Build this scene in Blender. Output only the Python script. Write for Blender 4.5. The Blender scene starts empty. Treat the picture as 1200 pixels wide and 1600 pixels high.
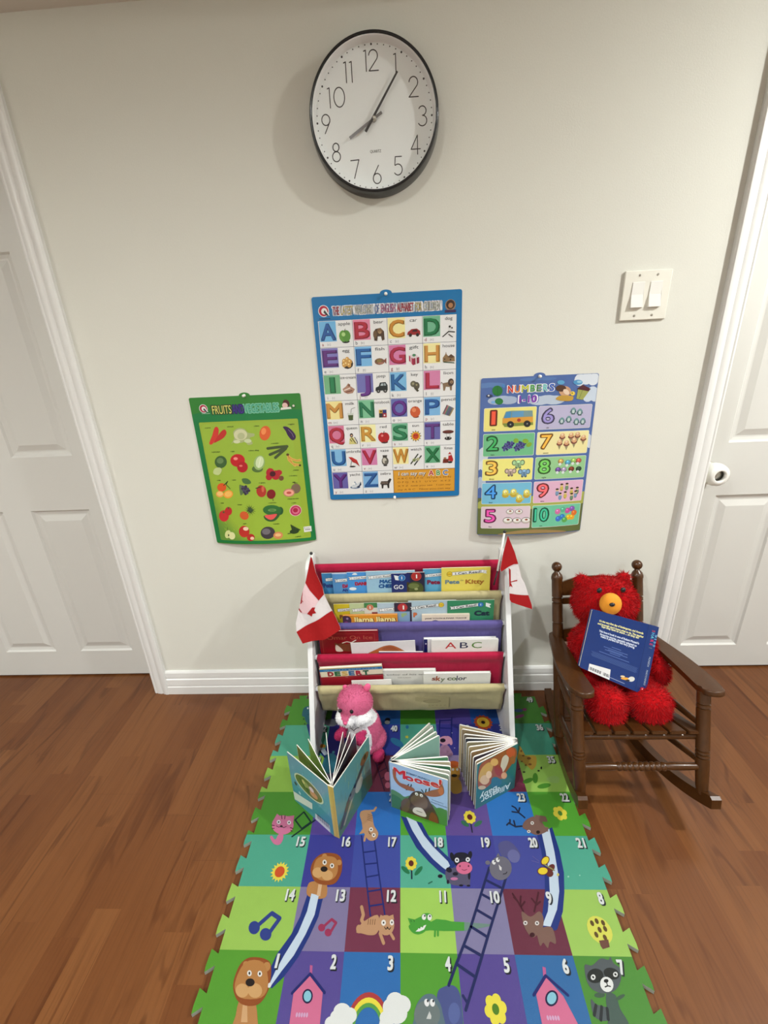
import bpy, bmesh, math, random
from mathutils import Vector, Matrix, noise
from mathutils.geometry import tessellate_polygon
PI = math.pi
sc = bpy.context.scene
col = sc.collection
random.seed(7)

# ------------------------------------------------------------------ camera, world, lights, exposure
cam_d = bpy.data.cameras.new('camera')
cam_d.sensor_fit = 'HORIZONTAL'; cam_d.sensor_width = 36.0
cam_d.lens = 36.0 * 693.5 / 1200.0
cam_d.clip_start = 0.02
camera = bpy.data.objects.new('camera', cam_d); col.objects.link(camera)
camera.matrix_world = Matrix(((0.99834, 0.030903, 0.048606, 0.0),
                              (0.033987, 0.36525, -0.930289, -1.3693),
                              (-0.046502, 0.930396, 0.363594, 1.2835),
                              (0, 0, 0, 1)))
sc.camera = camera
sc.view_settings.view_transform = 'Standard'
sc.view_settings.look = 'None'
sc.view_settings.exposure = 1.33
sc.view_settings.gamma = 1.0
sc.view_settings.use_curve_mapping = False
world = bpy.data.worlds.new('world'); sc.world = world; world.use_nodes = True
world.node_tree.nodes['Background'].inputs[0].default_value = (0.95, 1.0, 1.0, 1)
world.node_tree.nodes['Background'].inputs[1].default_value = 0.03

CEIL = 2.42
def spot(name, x, y, power, colr=(1.0, 0.985, 0.945), ang=150, size=0.05, tx=None, ty=None):
    d = bpy.data.lights.new(name, 'SPOT'); d.energy = power; d.color = colr
    d.spot_size = math.radians(ang); d.spot_blend = 0.9; d.shadow_soft_size = size
    o = bpy.data.objects.new(name, d); col.objects.link(o)
    o.location = (x, y, CEIL - 0.035)
    if tx is not None:
        o.rotation_euler = (Vector((tx, ty, 0)) - o.location).to_track_quat('-Z', 'Y').to_euler()
    return o
WARM, COOL = (0.975, 1.0, 0.975), (0.925, 1.0, 1.06)
LAMPS = [(1.9, -0.95, 70, 177, .62, WARM), (-0.55, -1.5, 40, 156, .9, WARM), (-2.3, -1.9, 46, 166, .8, WARM), (0.9, -2.6, 48, 146, .9, COOL), (-1.0, -3.2, 44, 146, .9, COOL)]  # COOL pair: unseen rear lamps, tinted and strengthened to fill the lower wall
for (x, y, pw, an, bl, lc) in LAMPS:
    spot('ceiling_lamp_light', x, y, pw, lc, ang=an).data.spot_blend = bl

# ------------------------------------------------------------------ helpers
def lin(c):
    return tuple(((v/255.0)/12.92 if v/255.0 <= 0.04045 else ((v/255.0+0.055)/1.055)**2.4) for v in c)
KP = 0.96      # how much brighter the inks are than the photo's pixel values under these lamps
MATK = 0.58
def pc(c, k=None):
    k = KP if k is None else k
    return tuple(min(0.9, v*k) for v in lin(c))
def material(name, c, rough=0.5, bump=0.0, bscale=200.0, spec=0.5, var=0.0, metal=0.0, coat=0.0, sheen=0.0, raw=False, stretch=None):
    m = bpy.data.materials.new(name); m.use_nodes = True
    nt = m.node_tree; b = nt.nodes['Principled BSDF']
    c3 = c if raw else pc(c)
    b.inputs['Base Color'].default_value = (*c3, 1)
    b.inputs['Roughness'].default_value = rough
    b.inputs['Metallic'].default_value = metal
    b.inputs['Specular IOR Level'].default_value = spec
    b.inputs['Coat Weight'].default_value = coat
    b.inputs['Coat Roughness'].default_value = 0.15
    b.inputs['Sheen Weight'].default_value = sheen
    if var > 0 or bump > 0:
        tc = nt.nodes.new('ShaderNodeTexCoord'); mp = nt.nodes.new('ShaderNodeMapping')
        if stretch: mp.inputs['Scale'].default_value = stretch
        nt.links.new(tc.outputs['Object'], mp.inputs[0])
        n = nt.nodes.new('ShaderNodeTexNoise'); n.inputs['Scale'].default_value = bscale
        n.inputs['Detail'].default_value = 5
        nt.links.new(mp.outputs[0], n.inputs['Vector'])
        if var > 0:
            mx = nt.nodes.new('ShaderNodeMix'); mx.data_type = 'RGBA'
            mx.inputs[6].default_value = (*[v*(1-var) for v in c3], 1)
            mx.inputs[7].default_value = (*[min(1, v*(1+var)) for v in c3], 1)
            nt.links.new(n.outputs['Fac'], mx.inputs[0]); nt.links.new(mx.outputs[2], b.inputs['Base Color'])
        if bump > 0:
            bp = nt.nodes.new('ShaderNodeBump'); bp.inputs['Strength'].default_value = 0.6
            bp.inputs['Distance'].default_value = bump
            nt.links.new(n.outputs['Fac'], bp.inputs['Height']); nt.links.new(bp.outputs[0], b.inputs['Normal'])
    return m
def print_material(name, rough=0.5, coat=0.0, spec=0.4, grain=0.04, gscale=60, bump=0.0, bs=300, sheen=0.0):
    """ink colour comes from the printed pattern stored on the faces, varied a little by noise"""
    m = material(name, (200, 200, 200), rough, coat=coat, spec=spec, sheen=sheen)
    nt = m.node_tree; b = nt.nodes['Principled BSDF']
    at = nt.nodes.new('ShaderNodeAttribute'); at.attribute_name = 'ink'
    tc = nt.nodes.new('ShaderNodeTexCoord')
    n = nt.nodes.new('ShaderNodeTexNoise'); n.inputs['Scale'].default_value = gscale; n.inputs['Detail'].default_value = 4
    nt.links.new(tc.outputs['Object'], n.inputs['Vector'])
    mr = nt.nodes.new('ShaderNodeMapRange'); mr.inputs[3].default_value = 1-grain; mr.inputs[4].default_value = 1+grain
    nt.links.new(n.outputs['Fac'], mr.inputs[0])
    vm = nt.nodes.new('ShaderNodeVectorMath'); vm.operation = 'SCALE'
    nt.links.new(at.outputs['Color'], vm.inputs[0]); nt.links.new(mr.outputs[0], vm.inputs['Scale'])
    nt.links.new(vm.outputs[0], b.inputs['Base Color'])
    if bump > 0:
        n2 = nt.nodes.new('ShaderNodeTexNoise'); n2.inputs['Scale'].default_value = bs
        nt.links.new(tc.outputs['Object'], n2.inputs['Vector'])
        bp = nt.nodes.new('ShaderNodeBump'); bp.inputs['Strength'].default_value = 0.5; bp.inputs['Distance'].default_value = bump
        nt.links.new(n2.outputs['Fac'], bp.inputs['Height']); nt.links.new(bp.outputs[0], b.inputs['Normal'])
    return m

def link(name, me, parent=None):
    o = bpy.data.objects.new(name, me); col.objects.link(o)
    if parent is not None:
        o.parent = parent
        o.matrix_parent_inverse = parent.matrix_world.inverted() if False else Matrix.Translation(-Vector(parent.location))
    return o
def empty(name, loc, label, cat, group=None):
    o = bpy.data.objects.new(name, None); col.objects.link(o)
    o.empty_display_size = 0.05; o.location = loc; o['label'] = label; o['category'] = cat
    if group: o['group'] = group
    return o
def tag(o, label, cat, group=None):
    o['label'] = label; o['category'] = cat
    if group: o['group'] = group
    return o
def struct(o):
    o['kind'] = 'structure'; return o
def finish(name, bm, mat, parent=None, smooth=False, loc=None):
    bmesh.ops.recalc_face_normals(bm, faces=bm.faces[:])
    me = bpy.data.meshes.new(name); bm.to_mesh(me); bm.free()
    for m in (mat if isinstance(mat, (list, tuple)) else [mat]): me.materials.append(m)
    if smooth:
        for p in me.polygons: p.use_smooth = True
    o = link(name, me, parent)
    return o
def smooth_by_angle(o, deg=40):
    me = o.data
    for p in me.polygons: p.use_smooth = True
    me.set_sharp_from_angle(angle=math.radians(deg))
    return o
def add_box(bm, c, s, rot=None, bevel=0.0, seg=2, mi=0):
    m = Matrix.Translation(c) @ (rot.to_4x4() if rot is not None else Matrix.Identity(4)) @ Matrix.Diagonal((s[0], s[1], s[2], 1))
    r = bmesh.ops.create_cube(bm, size=1.0, matrix=m)
    fs = set(f for v in r['verts'] for f in v.link_faces)
    for f in fs: f.material_index = mi
    if bevel > 0:
        es = list(set(e for v in r['verts'] for e in v.link_edges))
        bmesh.ops.bevel(bm, geom=es, offset=bevel, segments=seg, affect='EDGES', profile=0.7)
def add_span(bm, x0, x1, y0, y1, z0, z1, bevel=0.0, mi=0):
    add_box(bm, ((x0+x1)/2, (y0+y1)/2, (z0+z1)/2), (abs(x1-x0), abs(y1-y0), abs(z1-z0)), None, bevel, 2, mi)
def add_prism(bm, pts, axis, a0, a1, bevel=0.0):
    """extrude a 2-D outline along an axis (pts are the two other axes in order)"""
    def P(u, v, a):
        return {0: (a, u, v), 1: (u, a, v), 2: (u, v, a)}[axis]
    f0 = [bm.verts.new(P(u, v, a0)) for u, v in pts]; f1 = [bm.verts.new(P(u, v, a1)) for u, v in pts]
    n = len(pts); fs = [bm.faces.new(f0), bm.faces.new(list(reversed(f1)))]
    for i in range(n): fs.append(bm.faces.new([f0[i], f0[(i+1) % n], f1[(i+1) % n], f1[i]]))
    if bevel > 0:
        es = set()
        for f in fs[:2]: es.update(f.edges)
        bmesh.ops.bevel(bm, geom=list(es), offset=bevel, segments=2, affect='EDGES')
def add_lathe(bm, prof, a, b, seg=20):
    """turned shape: prof = [(radius, t)] with t from 0 at point a to 1 at point b"""
    a = Vector(a); b = Vector(b); d = b-a; q = d.normalized().to_track_quat('Z', 'Y')
    rings = []
    for r, t in prof:
        c = a + d*t
        if r < 1e-5: rings.append([bm.verts.new(c)]); continue
        rings.append([bm.verts.new(c + q @ Vector((r*math.cos(2*PI*k/seg), r*math.sin(2*PI*k/seg), 0))) for k in range(seg)])
    for i in range(len(rings)-1):
        A, B = rings[i], rings[i+1]
        for k in range(seg):
            k2 = (k+1) % seg
            if len(A) == 1 and len(B) == 1: continue
            if len(A) == 1: bm.faces.new([A[0], B[k2], B[k]])
            elif len(B) == 1: bm.faces.new([A[k], A[k2], B[0]])
            else: bm.faces.new([A[k], A[k2], B[k2], B[k]])
    if len(rings[0]) > 1: bm.faces.new(list(reversed(rings[0])))
    if len(rings[-1]) > 1: bm.faces.new(rings[-1])
def add_ellipsoid(bm, c, r, rot=None, sub=3):
    m = Matrix.Translation(c) @ (rot.to_4x4() if rot is not None else Matrix.Identity(4)) @ Matrix.Diagonal((r[0], r[1], r[2], 1))
    bmesh.ops.create_icosphere(bm, subdivisions=sub, radius=1.0, matrix=m)
def euler(x, y, z): 
    from mathutils import Euler
    return Euler((math.radians(x), math.radians(y), math.radians(z))).to_matrix()

# ------------------------------------------------------------------ printed artwork as layered flat shapes
_tc = {}
def glyphs(s, bold, shear):
    bold = 0.0      # strokes are thickened by overprinting, see Art.text
    key = (s, bold, shear)
    if key not in _tc:
        cu = bpy.data.curves.new('t', 'FONT'); cu.body = s; cu.size = 1.0; cu.resolution_u = 3
        cu.offset = bold; cu.shear = shear; cu.fill_mode = 'FRONT'
        ob = bpy.data.objects.new('t', cu)
        me = ob.to_mesh()
        vs = [(v.co.x, v.co.y) for v in me.vertices]; fs = [tuple(p.vertices) for p in me.polygons]
        ob.to_mesh_clear(); bpy.data.objects.remove(ob); bpy.data.curves.remove(cu)
        _tc[key] = (vs, fs)
    return _tc[key]
class Art:
    def __init__(s): s.V = []; s.F = []; s.n = 0
    def _add(s, vs, fs, c, l):
        if l > 1: s.n += 1; l += 0.035*(s.n % 12)
        o = len(s.V); s.V += [(x, y, l) for x, y in vs]
        for f in fs:
            a = 0
            for i in range(len(f)):
                x0, y0 = vs[f[i]]; x1, y1 = vs[f[(i+1) % len(f)]]; a += x0*y1-x1*y0
            ids = [o+i for i in f]
            if a < 0: ids.reverse()
            s.F.append((ids, c))
    def poly(s, pts, c, l=1):
        if len(pts) < 3: return
        tr = tessellate_polygon([[Vector((x, y, 0)) for x, y in pts]])
        s._add(pts, [tuple(t) for t in tr], c, l)
    def smoothpoly(s, pts, c, l=1, n=4):
        out = []; N = len(pts)
        for i in range(N):
            p0, p1, p2, p3 = pts[i-1], pts[i], pts[(i+1) % N], pts[(i+2) % N]
            for k in range(n):
                t = k/n
                out.append(tuple(0.5*((2*p1[j])+(-p0[j]+p2[j])*t+(2*p0[j]-5*p1[j]+4*p2[j]-p3[j])*t*t+(-p0[j]+3*p1[j]-3*p2[j]+p3[j])*t**3) for j in (0, 1)))
        s.poly(out, c, l)
    def ell(s, e, c, l=1, n=18):
        (cx, cy), (ax, ay), (bx, by) = e
        s._add([(cx+ax*math.cos(2*PI*k/n)+bx*math.sin(2*PI*k/n), cy+ay*math.cos(2*PI*k/n)+by*math.sin(2*PI*k/n)) for k in range(n)], [tuple(range(n))], c, l)
    def circ(s, x, y, rx, c, l=1, ry=None, rot=0, n=18):
        ry = rx if ry is None else ry; r = math.radians(rot)
        s.ell([(x, y), (rx*math.cos(r), rx*math.sin(r)), (-ry*math.sin(r), ry*math.cos(r))], c, l, n)
    def rect(s, x0, y0, x1, y1, c, l=1): s._add([(x0, y0), (x1, y0), (x1, y1), (x0, y1)], [(0, 1, 2, 3)], c, l)
    def rrect(s, x0, y0, x1, y1, r, c, l=1): s._add(rr(x0, y0, x1, y1, r), [tuple(range(16))], c, l)
    def line(s, pts, w, c, l=1, closed=False, cap=True):
        P = list(pts) + ([pts[0]] if closed else [])
        for i in range(len(P)-1):
            (x0, y0), (x1, y1) = P[i], P[i+1]; d = math.hypot(x1-x0, y1-y0)
            if d < 1e-7: continue
            nx, ny = -(y1-y0)/d*w/2, (x1-x0)/d*w/2
            s._add([(x0+nx, y0+ny), (x1+nx, y1+ny), (x1-nx, y1-ny), (x0-nx, y0-ny)], [(0, 1, 2, 3)], c, l)
        if cap:
            for x, y in P[:-1] if closed else P: s.circ(x, y, w/2, c, l, n=8)
    def band(s, a, b, c, l=1):
        n = len(a); s._add(a+b, [(i, i+1, n+i+1, n+i) for i in range(n-1)], c, l)
    def star(s, x, y, r0, r1, n, c, l=1, rot=0, sy=1.0):
        s.poly([(x+(r0 if k % 2 == 0 else r1)*math.cos(rot+PI*k/n), y+sy*(r0 if k % 2 == 0 else r1)*math.sin(rot+PI*k/n)) for k in range(2*n)], c, l)
    def text(s, t, x, y, h, c, l=1, w=None, rot=0, bold=0.0, shear=0.0, anchor=0.5):
        vs, fs = glyphs(t, bold, shear)
        if not vs: return
        ex = min(max(0, bold), .075)*h*1.15
        if ex < 1e-6: stamps = [(0, 0)]
        elif h < .0075: stamps = [(-ex*.8, 0), (ex*.8, 0)]
        else: stamps = [(-ex, -ex), (ex, -ex), (ex, ex), (-ex, ex)]+([(0, 0), (ex*1.3, 0), (-ex*1.3, 0), (0, ex*1.3), (0, -ex*1.3)] if bold > .045 else [])
        x0 = min(v[0] for v in vs); x1 = max(v[0] for v in vs); k = h/0.7
        kx = k if w is None else w/max(1e-6, x1-x0)
        cx = x0+(x1-x0)*anchor; cr, sr = math.cos(math.radians(rot)), math.sin(math.radians(rot))
        out = []
        for vx, vy in vs:
            a, b = (vx-cx)*kx, (vy-0.35)*k; out.append((x+a*cr-b*sr, y+a*sr+b*cr))
        for sx_, sy_ in stamps: s._add([(p+sx_, q+sy_) for p, q in out], fs, c, l)
    def xform(s, f): s.V = [(*f(x, y), l) for x, y, l in s.V]
    def mesh(s, name, fmap, mat, parent=None, eps=0.00015, outline=None, basec=(255, 255, 255), edgec=None, thick=0.0, sub=None, k=None, lmap=None):
        """outline = the sheet itself, extruded back by `thick`"""
        bm = bmesh.new(); ink = bm.loops.layers.float_color.new('ink')
        vs = [bm.verts.new((x, y, eps*l)) for x, y, l in s.V]
        def paint(f, c):
            cc = (*pc(c, k), 1)
            for lp in f.loops: lp[ink] = cc
        for ids, c in s.F:
            try: f = bm.faces.new([vs[i] for i in ids])
            except ValueError: continue
            paint(f, c)
        if outline:
            if edgec is None: edgec = basec
            tr = tessellate_polygon([[Vector((x, y, 0)) for x, y in outline]])
            A = sum(outline[i][0]*outline[(i+1) % len(outline)][1]-outline[(i+1) % len(outline)][0]*outline[i][1] for i in range(len(outline)))
            top = [bm.verts.new((x, y, 0)) for x, y in outline]; bot = [bm.verts.new((x, y, -thick)) for x, y in outline]
            for t in tr:
                a = sum(outline[t[i]][0]*outline[t[(i+1) % 3]][1]-outline[t[(i+1) % 3]][0]*outline[t[i]][1] for i in range(3))
                t = list(t) if a > 0 else list(reversed(t))
                if abs(a) < 1e-12: continue
                paint(bm.faces.new([top[i] for i in t]), basec)
                if thick > 0: paint(bm.faces.new([bot[i] for i in reversed(t)]), edgec)
            if thick > 0:
                n = len(outline)
                for i in range(n):
                    j = (i+1) % n
                    q = [bot[i], bot[j], top[j], top[i]] if A > 0 else [bot[j], bot[i], top[i], top[j]]
                    paint(bm.faces.new(q), edgec)
        if sub:
            x0 = min(v.co.x for v in bm.verts); x1 = max(v.co.x for v in bm.verts)
            y0 = min(v.co.y for v in bm.verts); y1 = max(v.co.y for v in bm.verts)
            for ax, a, b, st in ((0, x0, x1, sub[0]), (1, y0, y1, sub[1])):
                if st <= 0: continue
                t = a+st
                while t < b-1e-5:
                    co = (t, 0, 0) if ax == 0 else (0, t, 0); no = (1, 0, 0) if ax == 0 else (0, 1, 0)
                    bmesh.ops.bisect_plane(bm, geom=bm.verts[:]+bm.edges[:]+bm.faces[:], plane_co=co, plane_no=no, dist=1e-7)
                    t += st
        if sub: bmesh.ops.triangulate(bm, faces=bm.faces[:])
        for v in bm.verts: v.co = Vector(fmap(v.co.x, v.co.y, v.co.z))
        me = bpy.data.meshes.new(name); bm.to_mesh(me); bm.free()
        me.materials.append(mat)
        return link(name, me, parent)
def rr(x0, y0, x1, y1, r):
    o = []
    for cx, cy, a in ((x1-r, y1-r, 0), (x0+r, y1-r, 90), (x0+r, y0+r, 180), (x1-r, y0+r, 270)):
        for k in range(4):
            t = math.radians(a+30*k); o.append((cx+r*math.cos(t), cy+r*math.sin(t)))
    return o
def flower(a, x, y, r, pet, cen, l, n=6, sy=1.0, rot=0.3):
    for k in range(n):
        t = rot+2*PI*k/n; a.circ(x+0.62*r*math.cos(t), y+0.62*r*math.sin(t)*sy, 0.42*r, pet, l, 0.42*r*sy)
    a.circ(x, y, r*0.5, pet, l, r*0.5*sy)
    a.circ(x, y, 0.32*r, cen, l+1, 0.36*r*sy)

# ------------------------------------------------------------------ materials
M_wall = material('wall_paint', None or (0, 0, 0), 0.75, bump=0.0004, bscale=260, var=0.012, raw=True, spec=0.25)
def setbase(m, c):
    nt = m.node_tree
    for n in nt.nodes:
        if n.type == 'MIX':
            n.inputs[6].default_value = (c[0]*.985, c[1]*.985, c[2]*.985, 1); n.inputs[7].default_value = (c[0]*1.015, c[1]*1.015, c[2]*1.015, 1)
setbase(M_wall, (0.690, 0.683, 0.622))
M_ceil = material('ceiling_paint', (0.70, 0.66, 0.60), 0.85, raw=True, bump=0.0005, bscale=120)
M_trim = material('white_trim_paint', (0.74, 0.735, 0.72), 0.32, raw=True, var=0.01, bscale=20)
M_door = material('white_door_paint', (0.64, 0.63, 0.60), 0.38, raw=True, bump=0.00012, bscale=90, stretch=(1, 1, 0.1))
M_plate = material('white_plastic', (0.78, 0.76, 0.68), 0.3, raw=True)
M_white = material('white_lacquer', (0.74, 0.74, 0.745), 0.35, raw=True, var=0.01, bscale=30)
M_whitep = material('glossy_white_plastic', (0.82, 0.81, 0.77), 0.2, raw=True)
M_black = material('gloss_black_plastic', (0.012, 0.013, 0.015), 0.18, raw=True)
M_blackm = material('matt_black', (0.015, 0.015, 0.017), 0.5, raw=True)
M_steel = material('brushed_steel', (0.55, 0.53, 0.48), 0.3, raw=True, metal=1.0)
M_hand = material('silver_hand', (0.26, 0.26, 0.27), 0.25, raw=True, metal=0.7)
M_page = material('page_paper', (0.83, 0.81, 0.76), 0.7, raw=True, var=0.03, bscale=400)
M_poster = print_material('laminated_poster', 0.28, coat=0.35, grain=0.03, gscale=30)
M_cover = print_material('glossy_book_cover', 0.28, coat=0.3, grain=0.05, gscale=90)
M_foam = print_material('eva_foam', 0.42, grain=0.035, gscale=25, bump=0.0004, bs=700, spec=0.35)
M_cloth = print_material('printed_flag_cloth', 0.8, grain=0.05, gscale=300, bump=0.0003, bs=900, spec=0.2)
M_plushm = print_material('plush_pile', 0.95, grain=0.14, gscale=45, spec=0.05, sheen=0.08)
M_dial = print_material('clock_dial_print', 0.5, grain=0.0, gscale=5)
def fabric(name, c):
    return material(name, pc(c, 0.72), 0.75, bump=0.004, bscale=22, var=0.10, spec=0.2, sheen=0.1, stretch=(2.2, 1, 1), raw=True)
M_mag = fabric('magenta_canvas', (190, 24, 68)); M_bei = fabric('beige_canvas', (208, 196, 148)); M_pur = fabric('violet_canvas', (108, 98, 165))

def wood_floor():
    """three-strip laminate: strips of random length offset and tone, cathedral grain, plank joints"""
    m = bpy.data.materials.new('laminate_planks'); m.use_nodes = True; nt = m.node_tree; b = nt.nodes['Principled BSDF']
    N = nt.nodes.new; L = nt.links.new
    def M(op, a, b_=None, c=None):
        n = N('ShaderNodeMath'); n.operation = op
        for i, v in enumerate((a, b_, c)):
            if v is None: continue
            if isinstance(v, (int, float)): n.inputs[i].default_value = v
            else: L(v, n.inputs[i])
        return n.outputs[0]
    def VEC(x, y, z):
        n = N('ShaderNodeCombineXYZ')
        for i, v in enumerate((x, y, z)):
            if isinstance(v, (int, float)): n.inputs[i].default_value = v
            else: L(v, n.inputs[i])
        return n.outputs[0]
    def WN(v):
        n = N('ShaderNodeTexWhiteNoise'); n.noise_dimensions = '3D'; L(v, n.inputs['Vector']); return n.outputs['Value']
    def NO(v, det, dist=0.0):
        n = N('ShaderNodeTexNoise'); n.inputs['Scale'].default_value = 1.0; n.inputs['Detail'].default_value = det; n.inputs['Distortion'].default_value = dist
        L(v, n.inputs['Vector']); return n.outputs['Fac']
    def MR(v, a, b_, c=0.0, d=1.0):
        n = N('ShaderNodeMapRange'); n.inputs[1].default_value = a; n.inputs[2].default_value = b_; n.inputs[3].default_value = c; n.inputs[4].default_value = d; L(v, n.inputs[0]); return n.outputs[0]
    def MIX(f, a, b_, mode='MIX'):
        n = N('ShaderNodeMix'); n.data_type = 'RGBA'; n.blend_type = mode
        for i, v in ((0, f), (6, a), (7, b_)):
            if isinstance(v, (int, float)): n.inputs[i].default_value = v
            elif isinstance(v, tuple): n.inputs[i].default_value = (*v, 1)
            else: L(v, n.inputs[i])
        return n.outputs[2]
    tc = N('ShaderNodeTexCoord'); sp = N('ShaderNodeSeparateXYZ'); L(tc.outputs['Object'], sp.inputs[0]); X, Y = sp.outputs[0], sp.outputs[1]
    rx = M('DIVIDE', M('ADD', X, 0.013), 0.0655); row = M('FLOOR', rx)
    u = M('ADD', M('DIVIDE', Y, 0.46), M('MULTIPLY', WN(VEC(row, 3.7, 0.0)), 5.0)); cell = M('FLOOR', u)
    idv = WN(VEC(row, cell, 1.0)); id2 = WN(VEC(row, cell, 9.0))
    gz = M('MULTIPLY', id2, 40.0)
    n1 = NO(VEC(M('MULTIPLY', X, 11.0), M('MULTIPLY', Y, 1.25), gz), 2.0, 0.5)
    band = M('SINE', M('MULTIPLY', n1, 46.0))
    lines = M('MULTIPLY', MR(band, 0.35, 1.0), MR(NO(VEC(M('MULTIPLY', X, 9.0), M('MULTIPLY', Y, 2.0), M('ADD', gz, 7.0)), 1.0), 0.42, 0.62))
    fine = NO(VEC(M('MULTIPLY', X, 190.0), M('MULTIPLY', Y, 6.0), gz), 6.0)
    tone = NO(VEC(M('MULTIPLY', X, 6.0), M('MULTIPLY', Y, 2.0), gz), 3.0)
    base = MIX(M('ADD', M('MULTIPLY', idv, 0.75), M('MULTIPLY', tone, 0.25)), FLOOR_A, FLOOR_B)
    c1 = MIX(M('MULTIPLY', lines, 0.62), base, (0.48, 0.40, 0.34), 'MULTIPLY')
    c2 = MIX(M('MULTIPLY', MR(fine, 0.45, 0.75), 0.7), c1, (0.74, 0.68, 0.62), 'MULTIPLY')
    # joints between whole planks, three strips wide
    px = M('FRACT', M('DIVIDE', rx, 3.0)); prow = M('FLOOR', M('DIVIDE', rx, 3.0))
    py = M('FRACT', M('ADD', M('DIVIDE', Y, 1.29), M('MULTIPLY', WN(VEC(prow, 5.0, 2.0)), 3.0)))
    j = M('MAXIMUM', MR(px, 0.0, 0.004, 1.0, 0.0), MR(py, 0.0, 0.0009, 1.0, 0.0))
    c3 = MIX(M('MULTIPLY', j, 0.6), c2, (0.4, 0.35, 0.32), 'MULTIPLY')
    L(c3, b.inputs['Base Color'])
    b.inputs['Roughness'].default_value = 0.33; b.inputs['Specular IOR Level'].default_value = 0.35
    bp = N('ShaderNodeBump'); bp.inputs['Distance'].default_value = 0.0002; bp.inputs['Strength'].default_value = 0.4
    L(fine, bp.inputs['Height']); L(bp.outputs[0], b.inputs['Normal'])
    return m
FLOOR_A = (0.110, 0.034, 0.0090); FLOOR_B = (0.180, 0.069, 0.0210)
M_floor = wood_floor()
def chair_wood():
    m = material('walnut_stained_wood', (0.060, 0.021, 0.0045), 0.32, raw=True, var=0.35, bscale=3.0, coat=0.15, spec=0.35, stretch=(60, 60, 4))
    return m
M_chair = chair_wood()
def glass_mat():
    m = bpy.data.materials.new('clear_clock_lens'); m.use_nodes = True; nt = m.node_tree; nt.nodes.clear()
    o = nt.nodes.new('ShaderNodeOutputMaterial'); mx = nt.nodes.new('ShaderNodeMixShader'); f = nt.nodes.new('ShaderNodeValue'); f.outputs[0].default_value = 0.045
    t = nt.nodes.new('ShaderNodeBsdfTransparent'); g = nt.nodes.new('ShaderNodeBsdfGlossy'); g.inputs['Roughness'].default_value = 0.05
    nt.links.new(f.outputs[0], mx.inputs[0]); nt.links.new(t.outputs[0], mx.inputs[1]); nt.links.new(g.outputs[0], mx.inputs[2]); nt.links.new(mx.outputs[0], o.inputs[0])
    return m
M_glass = glass_mat()

# ------------------------------------------------------------------ the room
XL, XR, YB = -2.6, 2.4, -4.0
LD0, LD1, RD0, RD1, DH = -1.84, -1.03, 0.945, 1.755, 2.0
bm = bmesh.new(); add_span(bm, XL-.1, XR+.1, YB-.1, 0.16, -0.06, 0.0)
struct(finish('floor', bm, M_floor))
bm = bmesh.new(); add_span(bm, XL-.1, XR+.1, YB-.1, -0.10, CEIL, CEIL+0.06)
struct(finish('ceiling', bm, M_ceil))
bm = bmesh.new(); add_span(bm, XL-.1, XR+.1, -0.10, 0.16, 2.038, CEIL+0.06)
struct(finish('trim_7', bm, M_ceil))          # low bulkhead along the wall
bm = bmesh.new()
add_span(bm, LD1, RD0, 0.0, 0.16, 0.0, 2.038)
add_span(bm, XL, LD0, 0.0, 0.16, 0.0, 2.038)
add_span(bm, RD1, XR, 0.0, 0.16, 0.0, 2.038)
add_span(bm, LD0, LD1, 0.0, 0.16, DH+.012, 2.038)
add_span(bm, RD0, RD1, 0.0, 0.16, DH+.012, 2.038)
struct(finish('wall_back', bm, M_wall))
for nm, a in (('wall_left', (XL-.1, XL, YB, 0.16)), ('wall_right', (XR, XR+.1, YB, 0.16)), ('wall_front', (XL, XR, YB-.1, YB))):
    bm = bmesh.new(); add_span(bm, *a, 0.0, CEIL); struct(finish(nm, bm, M_wall))

# baseboard with its two grooves
prof = [(0.0, 0.0), (-0.014, 0.0), (-0.014, 0.034), (-0.0115, 0.037), (-0.0115, 0.040), (-0.0135, 0.043), (-0.0125, 0.070), (-0.009, 0.073), (-0.0085, 0.077), (-0.011, 0.080), (-0.010, 0.100), (-0.006, 0.1065), (0.0, 0.1075)]
bm = bmesh.new(); add_prism(bm, prof, 0, LD1+0.062, RD0-0.06)
struct(smooth_by_angle(finish('baseboard_back', bm, M_trim), 25))
bm = bmesh.new(); add_prism(bm, prof, 0, RD1+0.06, XR); struct(finish('baseboard_right', bm, M_trim))
bm = bmesh.new(); add_prism(bm, prof, 0, XL, LD0-0.06); struct(finish('baseboard_left', bm, M_trim))

# casings (moulded profile) and jambs
def casing(name, xin, sgn, x_other):
    """xin = inner edge of the casing nearest the room's middle; sgn=-1 when the opening lies to -x"""
    bm = bmesh.new()
    cp = [(0.0, 0.0), (0.0, -0.006), (0.006, -0.009), (0.010, -0.0075), (0.014, -0.010), (0.030, -0.0125), (0.036, -0.0105), (0.040, -0.0135), (0.052, -0.017), (0.060, -0.0165), (0.064, -0.012), (0.064, 0.0)]
    for x0, s in ((xin, -sgn), (x_other, sgn)):
        pts = [(x0+s*u, y) for u, y in cp]
        add_prism(bm, pts, 2, 0.001, DH+0.064)
    z0 = DH
    pts = [(y, z0+u) for u, y in cp]
    add_prism(bm, pts, 0, min(xin, x_other), max(xin, x_other))
    # jambs and door stop
    for x0, s in ((xin, sgn), (x_other, -sgn)):
        add_span(bm, x0, x0-s*0.012, -0.002, 0.16, 0.0, DH)
    add_span(bm, min(xin, x_other)-.012, max(xin, x_other)+.012, 0.0, 0.16, DH, DH+.012)
    return struct(smooth_by_angle(finish(name, bm, M_trim), 30))
casing('trim_1', LD1+0.003, -1, LD0-0.003)
casing('trim_2', RD0-0.003, 1, RD1+0.003)

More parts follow.
